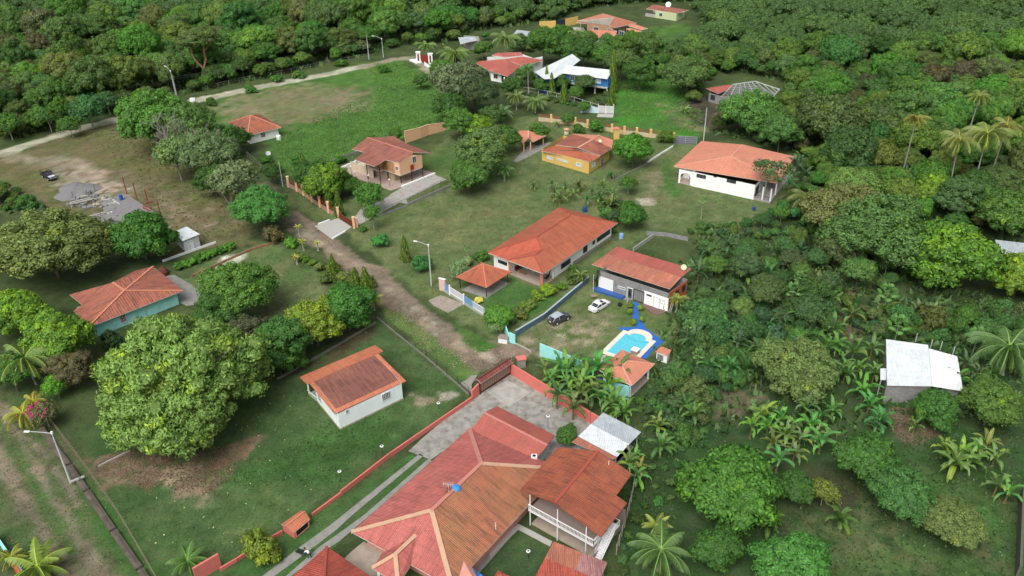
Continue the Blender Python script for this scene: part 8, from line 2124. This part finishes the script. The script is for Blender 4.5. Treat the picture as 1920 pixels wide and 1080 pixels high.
for x,y,s_,h,lb in((1318,375,11,4.6,'papaya tree alone on the lawn below the salmon roofed house'),(877,467,8,2.6,'small papaya tree left of the long orange roof'),(1665,550,22,5,'papaya tree above the white metal roof shed'),(1833,632,24,4.5,'papaya tree between the white roof and the right edge palm'),(1685,610,24,4,'papaya tree touching the corner of the white metal roof'),(1488,545,22,4,'papaya tree with leaning stem in the banana grove'),(1328,590,16,4,'papaya tree right of the block house thicket'),(1290,610,14,4,'papaya tree beside the young palm'),(1500,520,16,4,'papaya head between banana plants'),(1310,665,16,4,'papaya tree right of the pool')):
 p=G(x,y,h);s=s_*(p-Vector((0,0,CAM_H))).length/FPX/1.7;root=thing('papaya_tree',lb,'papaya tree',(p.x,p.y,0))
 add_mesh('leaf_head',RV.choice(TUFT),root,(0,0,h),(s,s,s),0,(.07,.15,.04));add_mesh('trunk',stem_mesh('papaya_trunk',h,.1,BARKP,.0),root,(0,0,h))
def banana(px,py,h,s,lb,group,col=(.075,.155,.04)):
 p=G(px,py,h);root=thing('banana_plant',lb,'banana plant',(p.x,p.y,0),group)
 add_mesh('leaves',RV.choice(BAN),root,(0,0,h),(s,s,s),RV.uniform(0,6),tuple(c*RV.uniform(.58,1.05)for c in col))
 add_mesh('stem',stem_mesh('banana_stem',2.4,.16,plain('banana_stem',(.14,.13,.05),.8,var=.3,scale=3),.03),root,(0,0,h),(1,1,h/2.4))
 PLACED.append((p.x,p.y,1.2))
GR={'banana clump outside the salmon wall':([(1048,695),(1075,690),(1100,705),(1065,720),(1090,735),(1045,740),(1120,690),(1140,720),(1110,740),(1075,765),(1150,755),(1020,690),(1160,700),(1060,700),(1130,745),(1090,715),(1035,715)],3.0,1.0,(.075,.165,.04),'large leaved banana plant of the clump outside the tall salmon wall'),'banana row in the orchard':([(1430,780),(1465,785),(1512,765),(1410,800),(1520,800),(1475,815),(1500,825),(1450,830),(1540,830),(1490,850),(1460,860),(1440,800),(1530,815)],2.8,.95,(.095,.175,.05),'banana plant with yellowish midribs in the orchard row above the glossy mango'),'bananas near the right edge':([(1770,840),(1800,855),(1835,845),(1865,860),(1820,865),(1890,925),(1870,910),(1790,870),(1850,835)],2.4,.95,(.095,.165,.05),'banana plant in the bare bed near the right edge of the orchard'),'bananas left of the white roof':([(1640,700),(1620,735),(1600,660),(1570,650),(1635,655),(1560,620),(1610,690),(1585,700),(1630,760),(1650,790),(1690,600),(1720,585),(1750,590),(1655,585),(1600,590),(1575,700),(1550,655)],2.8,.95,(.07,.15,.045),'banana plant beside the white metal roofed shed'),'bananas right of the white roof':([(1810,680),(1835,700),(1860,700),(1795,710),(1850,720)],2.6,.9,(.065,.14,.045),'banana plant right of the white metal roofs'),'banana grove right of the block house':([(1330,480),(1350,505),(1400,520),(1420,490),(1370,545),(1310,510),(1440,515),(1400,560),(1345,560),(1480,505),(1500,470),(1390,605),(1360,625),(1425,605),(1540,500),(1385,645),(1420,655),(1370,690),(1400,690),(1465,600),(1365,460),(1300,640),(1330,690),(1265,705),(1555,560),(1530,540),(1480,445)],2.8,.95,(.050,.105,.040),'dark green banana plant in the dense grove right of the block house'),'bananas behind the long white house':([(1035,345),(1060,355),(1085,350),(1110,360),(1130,352),(1050,372),(1100,375),(1125,370),(1145,385),(1075,365),(1150,365),(1040,360)],2.4,.8,(.075,.14,.05),'banana plant in the row between the yellow house and the orange roof'),'bananas by the tin shelter':([(1150,772),(1170,775),(1190,860),(1200,880),(1180,870),(1235,800),(1240,838),(1160,765),(1195,895)],2.4,.8,(.09,.165,.045),'banana plant growing beside the grey tin shelter'),'bananas in the shaded grove':([(1655,305),(1675,310),(1700,325),(1640,320),(1490,310),(1510,330),(1480,345),(1500,300),(1495,105),(1720,320),(1750,310)],3.0,1.0,(.07,.13,.055),'pale banana plant at the foot of the right woodland'),'papaya seedlings':([(1145,330),(1000,350)],1.5,.6,(.07,.14,.04),'small banana sucker on the lawn'),'isolated bananas':([(1560,770),(1540,780),(1575,975),(1560,700),(1285,760),(1640,800),(1300,780),(1895,600),(1440,980),(1715,800)],1.8,.7,(.07,.14,.045),'small young banana plant standing on bare soil in the orchard')}
for g,(pts,h,s,col,lb)in GR.items():
 for(x,y)in pts:banana(x,y,h*RV.uniform(.5,.9),s*RV.uniform(.8,1.2),lb,g,col)
 # ---- woodland, tree by tree
def in_poly(x,y,P):
 c=False;n=len(P);j=n-1
 for i in range(n):
  if(P[i][1]>y)!=(P[j][1]>y)and x<(P[j][0]-P[i][0])*(y-P[i][1])/(P[j][1]-P[i][1])+P[i][0]:c=not c
  j=i
 return c
def poly_dist(x,y,P):
 d=1e9
 for i in range(len(P)):
  ax,ay=P[i];bx,by=P[(i+1)%len(P)];ex,ey=bx-ax,by-ay
  t=max(0,min(1,((x-ax)*ex+(y-ay)*ey)/(ex*ex+ey*ey+1e-9)));d=min(d,math.hypot(x-ax-ex*t,y-ay-ey*t))
 return d
HOUSES=[(o.location.x,o.location.y)for o in _roots if o['category']in('house','shed','cabin')]
def fill(region,rmin,rmax,ov,kinds,cols,name,label,cat,group,cap,seed,yr=(60,450),house=9,explicit=True,hfac=None,zs=1.0,crown='crown',sortfar=False):
 """stand plants close together over a region (ground polygon given in photo pixels)"""
 P=g2(region);r=random.Random(seed);xs=[p[0]for p in P];ys=[p[1]for p in P];out=[]
 x0,x1,y0,y1=min(xs),max(xs),max(min(ys),yr[0]),min(max(ys),yr[1]);tries=int((x1-x0)*(y1-y0)/(rmin*rmin)*7);cell={}
 C=rmax*2
 for(px_,py_,pr)in(PLACED if explicit else[]):cell.setdefault((int(px_//C),int(py_//C)),[]).append((px_,py_,pr*.75))
 for _ in range(min(tries,40000)):
  x,y=r.uniform(x0,x1),r.uniform(y0,y1)
  if not in_poly(x,y,P):continue
  u,v=proj(np.array([x,y,4.0]))
  if u<-160 or u>2080 or v<-50:continue
  ra=r.uniform(rmin,rmax)
  ed=poly_dist(x,y,P)
  ra=min(ra,max(rmin*.7,ed*1.1+.5))
  if any(math.hypot(x-hx,y-hy)<house+ra*.6 for hx,hy in HOUSES):continue
  cx,cy=int(x//C),int(y//C);ok=True
  for i in(-1,0,1):
   for j in(-1,0,1):
    for(qx,qy,qr)in cell.get((cx+i,cy+j),[]):
     if math.hypot(x-qx,y-qy)<(ra+qr)*ov:ok=False;break
    if not ok:break
   if not ok:break
  if not ok:continue
  cell.setdefault((cx,cy),[]).append((x,y,ra));out.append((x,y,ra))
 out.sort(key=lambda q:q[1])
 keep,rest=out[:cap],out[cap:]
 for(x,y,ra)in keep:
  kd=r.choice(kinds);ci=r.choice(range(len(cols)));ci=2 if ci==8 and r.random()<.7 else ci;nm,lb=label[ci]if isinstance(label,list)else(name,label)
  tree_at(nm,kd,x,y,ra,tuple(c*r.uniform(.8,1.2)for c in cols[ci]),lb,cat,group,hfac,zs*r.uniform(.78,1.35),crown)
 return rest
A1=[(-260,330),(-60,262),(30,262),(130,232),(225,206),(330,180),(400,166),(600,124),(690,102),(760,84),(840,84),(880,60),(960,50),(1000,42),(1040,42),(1085,18),(1205,4),(1300,4),(1330,-40),(-400,-40)]
A3=[(1300,10),(1330,-40),(2500,-40),(2400,620),(1940,600),(1900,480),(1860,440),(1700,420),(1560,400),(1520,330),(1505,290),(1420,268),(1345,255),(1345,245),(1420,235),(1475,200),(1480,160),(1420,140),(1330,140),(1300,195),(1250,110),(1290,80),(1330,60)]
A2=[(830,100),(880,82),(960,62),(1000,58),(1080,80),(1200,95),(1260,110),(1240,150),(1180,120),(1100,108),(1010,98),(900,100),(850,120)]
FC=[(.046,.094,.027),(.056,.108,.032),(.066,.124,.034),(.078,.136,.038),(.072,.118,.046),(.095,.142,.045),(.088,.116,.050),(.060,.098,.038),(.068,.072,.038)]
def fl(where):
 ad=['dark green','mid green','fresh green','bright green','grey green','yellowish green','olive','dull green','brownish']
 return[('forest_tree',a+' broad crowned tree of the woodland '+where)for a in ad]
W1=[2,3]
rest=fill(A1,3.8,8.2,.56,['forest','forest','forest','forest_fine','mango'],FC,'forest_tree',fl('beyond the far gravel road'),'tree','woodland trees beyond the gravel road',285,1,yr=(150,470),explicit=True)
rest3=fill(A3,3.4,7.4,.56,['forest','forest','forest_fine','feathery','mango'],FC,'woodland_tree',[('woodland_tree',l[1])for l in fl('behind the salmon roofed house')],'tree','woodland trees behind the salmon roofed house',270,2,yr=(100,470),explicit=True)
fill(A2,2.5,4.5,.62,['forest','forest_fine'],FC[:6],'garden_tree',[('garden_tree',l[1])for l in fl('between the far villas')[:6]],'tree','trees between the far villas',60,3,yr=(150,470),house=11)
def merged(name,items,protos,label,cat,cols,zs=.7,hk=.9):
 V=[];T=[];FLs=[];quads=[];tris=[];off=0;r=random.Random(5);C_=[]
 for(x,y,ra)in items:
  me=r.choice(protos)[0];n=len(me.vertices);co=np.zeros(n*3,np.float32);me.vertices.foreach_get('co',co);co=co.reshape(-1,3)
  tn=np.zeros(n,np.float32);me.attributes['tone'].data.foreach_get('value',tn)
  s=ra/7.0;a=r.uniform(0,6.28);ca,sa=math.cos(a),math.sin(a)
  q=np.stack([(co[:,0]*ca-co[:,1]*sa)*s+x,(co[:,0]*sa+co[:,1]*ca)*s+y,co[:,2]*s+ra*hk],-1)
  V.append(q);T.append(tn*r.uniform(.7,1.15));fl_=np.full(n,max(0,r.gauss(-.05,.2)));FLs.append(np.clip(fl_,0,.6))
  ls=np.zeros(len(me.polygons),np.int32);me.polygons.foreach_get('loop_start',ls);vi=np.zeros(len(me.loops),np.int32);me.loops.foreach_get('vertex_index',vi)
  tot=np.diff(np.append(ls,len(vi)));q4=ls[tot==4];q3=ls[tot==3]
  quads.append(np.stack([vi[q4+k]for k in range(4)],-1)+off);tris.append(np.stack([vi[q3+k]for k in range(3)],-1)+off);off+=n
 V=np.concatenate(V);Q=np.concatenate(quads);Tt=np.concatenate(tris)
 me=bpy.data.meshes.new(name);me.vertices.add(len(V));me.vertices.foreach_set('co',V.astype(np.float32).ravel())
 loops=np.concatenate([Q.ravel(),Tt.ravel()]);st=np.concatenate([np.arange(0,Q.size,4),Q.size+np.arange(0,Tt.size,3)])
 me.loops.add(len(loops));me.loops.foreach_set('vertex_index',loops.astype(np.int32));me.polygons.add(len(st));me.polygons.foreach_set('loop_start',st.astype(np.int32))
 for a,v in(('tone',np.concatenate(T)),('flush',np.concatenate(FLs))):at=me.attributes.new(a,'FLOAT','POINT');at.data.foreach_set('value',v.astype(np.float32))
 me.materials.append(LEAF);me.update(calc_edges=True)
 o=bpy.data.objects.new(name,me);COL.objects.link(o);o.color=(.06,.115,.034,1)
 return tag(o,label,cat,kind='stuff')
print('rest',len(rest),len(rest3),'roots',len(_roots))
if rest or rest3:merged('far_woodland',rest+rest3,PROTO['far'],'farthest continuous woodland canopy along the top of the view','woodland',FC)
A4=[(1290,440),(1560,430),(1850,560),(2100,620),(2100,760),(1900,700),(1800,640),(1660,640),(1560,600),(1440,700),(1330,760),(1230,740),(1250,680),(1290,620),(1300,560),(1340,520)]
SC4=[(.050,.100,.036),(.060,.120,.045),(.045,.085,.034),(.075,.115,.045),(.05,.1,.05)]
fill(A4,1.2,2.8,.56,['shrub','shrub','thin'],SC4,'thicket_shrub','wild green shrub in the thicket under the banana plants','shrub','wild shrubs of the banana thicket',190,4,house=5,explicit=False,crown='foliage')
fill([(1310,440),(1560,440),(1700,520),(1640,560),(1560,590),(1480,640),(1420,600),(1380,640),(1330,700),(1280,690),(1300,610),(1330,540)],2.0,3.6,.95,['forest','feathery','thin','forest_fine'],[(.055,.105,.040),(.065,.115,.050),(.045,.09,.034),(.08,.12,.045)],'thicket_tree','small leafy tree standing among the banana plants of the grove','tree','small trees of the banana grove',46,14,house=6,explicit=False,hfac=1.3)
fill([(1300,520),(1420,500),(1560,520),(1620,560),(1560,640),(1440,690),(1330,720),(1260,700),(1300,620)],1.0,2.0,.9,['shrub','thin'],[(.05,.10,.036),(.065,.115,.045)],'thicket_shrub','bushy sapling filling a gap of the banana grove','shrub','saplings of the banana grove',60,41,house=5,explicit=False,crown='foliage')
A5=[(1190,760),(1260,760),(1320,800),(1290,850),(1240,980),(1160,1090),(1190,900)]
A8=[(1190,750),(1235,740),(1330,770),(1320,820),(1270,850),(1215,800)]
fill(A8,.8,1.8,.7,['shrub'],SC4,'thicket_shrub','wild shrub between the tin shelter and the glossy mango','shrub','wild shrubs between shelter and mango',60,15,house=4,crown='foliage')
fill(A5,.5,1.1,1.5,['shrub'],SC4,'low_shrub','low wild shrub on the shaded grass beside the stake fence','shrub','low shrubs beside the stake fence',16,5,house=5,crown='foliage')
A6=[(1380,235),(1500,260),(1520,330),(1470,380),(1420,420),(1300,430),(1290,440),(1440,450),(1560,440),(1580,380),(1520,300),(1430,262),(1330,250)]
fill(A6,1.2,2.4,.8,['shrub','thin'],SC4,'thicket_shrub','wild shrub in the strip right of the salmon roofed house','shrub','wild shrubs right of the salmon house',60,6,house=8,crown='foliage')
A7=[(1310,960),(1420,1000),(1440,1090),(1200,1100),(1250,1000)]
fill([(1120,345),(1150,330),(1170,400),(1150,440),(1120,390)],1,2,.8,['shrub'],SC4,'thicket_shrub','wild shrub behind the long orange hip roof','shrub','wild shrubs behind the orange roof',14,8,house=3,crown='foliage')
fill([(1000,150),(1140,180),(1150,205),(1080,200),(980,185)],.8,1.6,1.2,['shrub'],SC4,'garden_shrub','small shrub in the garden behind the white pipe fence','shrub','garden shrubs behind the pipe fence',20,9,house=6,crown='foliage')
fill([(0,375),(60,380),(110,400),(150,420),(60,400),(0,400)],.8,1.6,1.1,['shrub'],SC4,'thicket_shrub','wild shrub below the parked pickup','shrub','wild shrubs below the pickup',12,10,house=3,crown='foliage')
fill([(-60,300),(20,290),(40,330),(30,390),(-60,400)],2,4,.7,['forest','forest_fine'],FC[:6],'edge_tree','leafy tree at the left edge beside the road junction','tree','trees at the left edge junction',12,12,house=3)
for x,y,rx,col,lb in((88,218,32,MG,'leftmost roadside tree on the inner side of the gravel road'),(130,235,24,(.06,.12,.035),'small roadside tree second from the left by the gravel road'),(165,205,38,(.05,.12,.055),'blue green roadside tree with pale trunk by the lot'),(200,190,26,(.05,.11,.05),'roadside tree just right of the blue green one'),(15,235,30,MG,'tree at the left edge above the road junction')):
 tree_px('roadside_tree','thin',x,y,rx,col,lb,'tree',None,1.0,1)
 # ---- masses nobody could count
def scatter_cards(name,regions,dens,size,cols,label,cat,seed,h=.5,flatness=.0,nb=3,z=0.0,avoid=None):
 r=np.random.default_rng(seed);VV=[];TT=[];FF=[]
 for reg in regions:
  P=g2(reg);xs=[p[0]for p in P];ys=[p[1]for p in P];n=int((max(xs)-min(xs))*(max(ys)-min(ys))*dens)
  x=r.uniform(min(xs),max(xs),n);y=r.uniform(min(ys),max(ys),n);sd=poly_sd(x,y,P);nz=vnoise(x,y,5,seed)
  m=(sd+(nz-.5)*6>0)&(nz+r.random(n)*.5>.55);x,y=x[m],y[m];n=len(x)
  for b in range(nb):
   a=r.uniform(0,6.28,n);s=size*r.uniform(.5,1.4,n);hh=h*r.uniform(.4,1.3,n);ox,oy=r.normal(0,size*.4,n),r.normal(0,size*.4,n)
   c,s_=np.cos(a)*s*.5,np.sin(a)*s*.5;bx,by=x+ox,y+oy;lx,ly=r.normal(0,1,n)*hh*.5,r.normal(0,1,n)*hh*.5
   if flatness:
    q=np.stack([np.stack([bx-c,by-s_,np.full(n,z+.02)],-1),np.stack([bx+s_*.5,by-c*.5,z+.02+hh*.3],-1),np.stack([bx+c,by+s_,z+.03+hh*.5],-1),np.stack([bx-s_*.5,by+c*.5,z+.02+hh*.2],-1)],1)
   else:
    q=np.stack([np.stack([bx-c,by-s_,np.full(n,z)],-1),np.stack([bx+c,by+s_,np.full(n,z)],-1),np.stack([bx+lx+c*.3,by+ly+s_*.3,z+hh],-1),np.stack([bx+lx-c*.3,by+ly-s_*.3,z+hh],-1)],1)
   VV.append(q.reshape(-1,3));t=np.clip(r.normal(.5,.22,n)+(nz[m]-.5),0,1.3);TT.append(np.repeat(t,4));FF.append(np.repeat(np.where(r.random(n)<.15,r.random(n)*.7,0),4))
 V=np.concatenate(VV);me=np_mesh(name,V,np.arange(len(V)).reshape(-1,4),LEAF,{'tone':np.concatenate(TT),'flush':np.concatenate(FF)})
 o=bpy.data.objects.new(name,me);COL.objects.link(o);o.color=(*cols,1)
 return tag(o,label,cat,kind='stuff')
scatter_cards('meadow_grass',[[(520,255),(600,215),(700,180),(700,120),(760,118),(830,160),(870,225),(740,258),(640,300),(560,330),(520,310)],[(1180,140),(1290,150),(1290,195),(1320,215),(1290,250),(1170,220)]],5.0,.22,(.068,.140,.034),'tall bright green grass of the rough meadow','grass',21,h=.20,nb=3)
scatter_cards('weed_patch',[[(520,840),(600,800),(760,740),(720,830),(640,900),(560,920),(430,900)]],3.0,.16,(.046,.088,.028),'dense low weeds on the garden lawn below the small blue house','grass',22,h=.18)
scatter_cards('undergrowth',[A3,A4,[(1290,440),(1560,430),(1850,560),(1950,760),(1660,800),(1300,860),(1220,740)]],.45,.9,(.058,.105,.038),'dense leafy undergrowth beneath the right hand trees','undergrowth',23,h=.8,nb=4)
scatter_cards('forest_undergrowth',[A1],.35,1.3,(.058,.105,.036),'shaded undergrowth of the woodland beyond the gravel road','undergrowth',24,h=1.2,nb=3)
scatter_cards('orchard_weeds',[[(1500,930),(1760,780),(1930,780),(1930,1090),(1400,1090)],[(1190,760),(1420,790),(1300,860),(1260,1000),(1190,1060)]],3.0,.26,(.045,.085,.030),'scattered low weeds on the orchard soil','grass',25,h=.2)
lm=scatter_cards('leaf_litter',[[(150,880),(240,845),(330,840),(420,850),(440,880),(410,940),(340,930),(260,900)],[(1650,780),(1740,760),(1760,820),(1700,835)]],17,.24,(.105,.072,.052),'fallen brown leaves beneath the giant pale tree','leaf litter',26,h=.15,flatness=1,nb=2)
scatter_cards('stray_leaves',[[(190,900),(520,740),(560,800),(600,900),(520,990),(400,1060),(280,1000)]],.16,.24,(.34,.33,.2),'stray pale fallen leaves scattered over the shaded lawn','leaf litter',27,h=.1,flatness=1,nb=1)
scatter_cards('lawn_tufts',[[(620,400),(700,360),(850,250),(1010,215),(1270,265),(1480,380),(1290,440),(1120,540),(1010,640),(800,560)],[(335,520),(520,455),(640,560),(540,640),(350,560)],[(180,880),(450,740),(640,640),(705,608),(880,725),(520,1000),(400,1080),(250,1010)],[(975,650),(1110,545),(1260,585),(1240,660),(1060,668)],[(0,760),(60,800),(330,1090),(0,1090)]],1.6,.2,(.060,.095,.032),'short uneven grass tufts over the mown lawns','grass',31,h=.12,nb=2)
scatter_cards('road_stones',[[(560,410),(660,480),(740,530),(800,585),(880,645),(970,668),(880,705),(845,688),(770,622),(715,568),(640,500),(560,430)],[(980,650),(1060,600),(1140,615),(1110,655),(1030,668)],[(110,318),(200,335),(230,352),(130,365)]],5.0,.2,(.19,.145,.12),'pale stones and grit scattered over the dirt road','gravel',33,h=.08,flatness=1,nb=2)
scatter_cards('track_stones',[[(0,740),(40,780),(150,920),(220,1080),(60,1090),(0,960)]],2.5,.2,(.13,.11,.09),'stones and dry bits along the rutted track','gravel',34,h=.08,flatness=1,nb=2)
scatter_cards('lot_weeds',[[(140,255),(240,235),(340,300),(460,370),(470,440),(330,450),(230,310)]],.8,.35,(.09,.10,.035),'thin dry weeds over the olive lot','grass',28,h=.2)
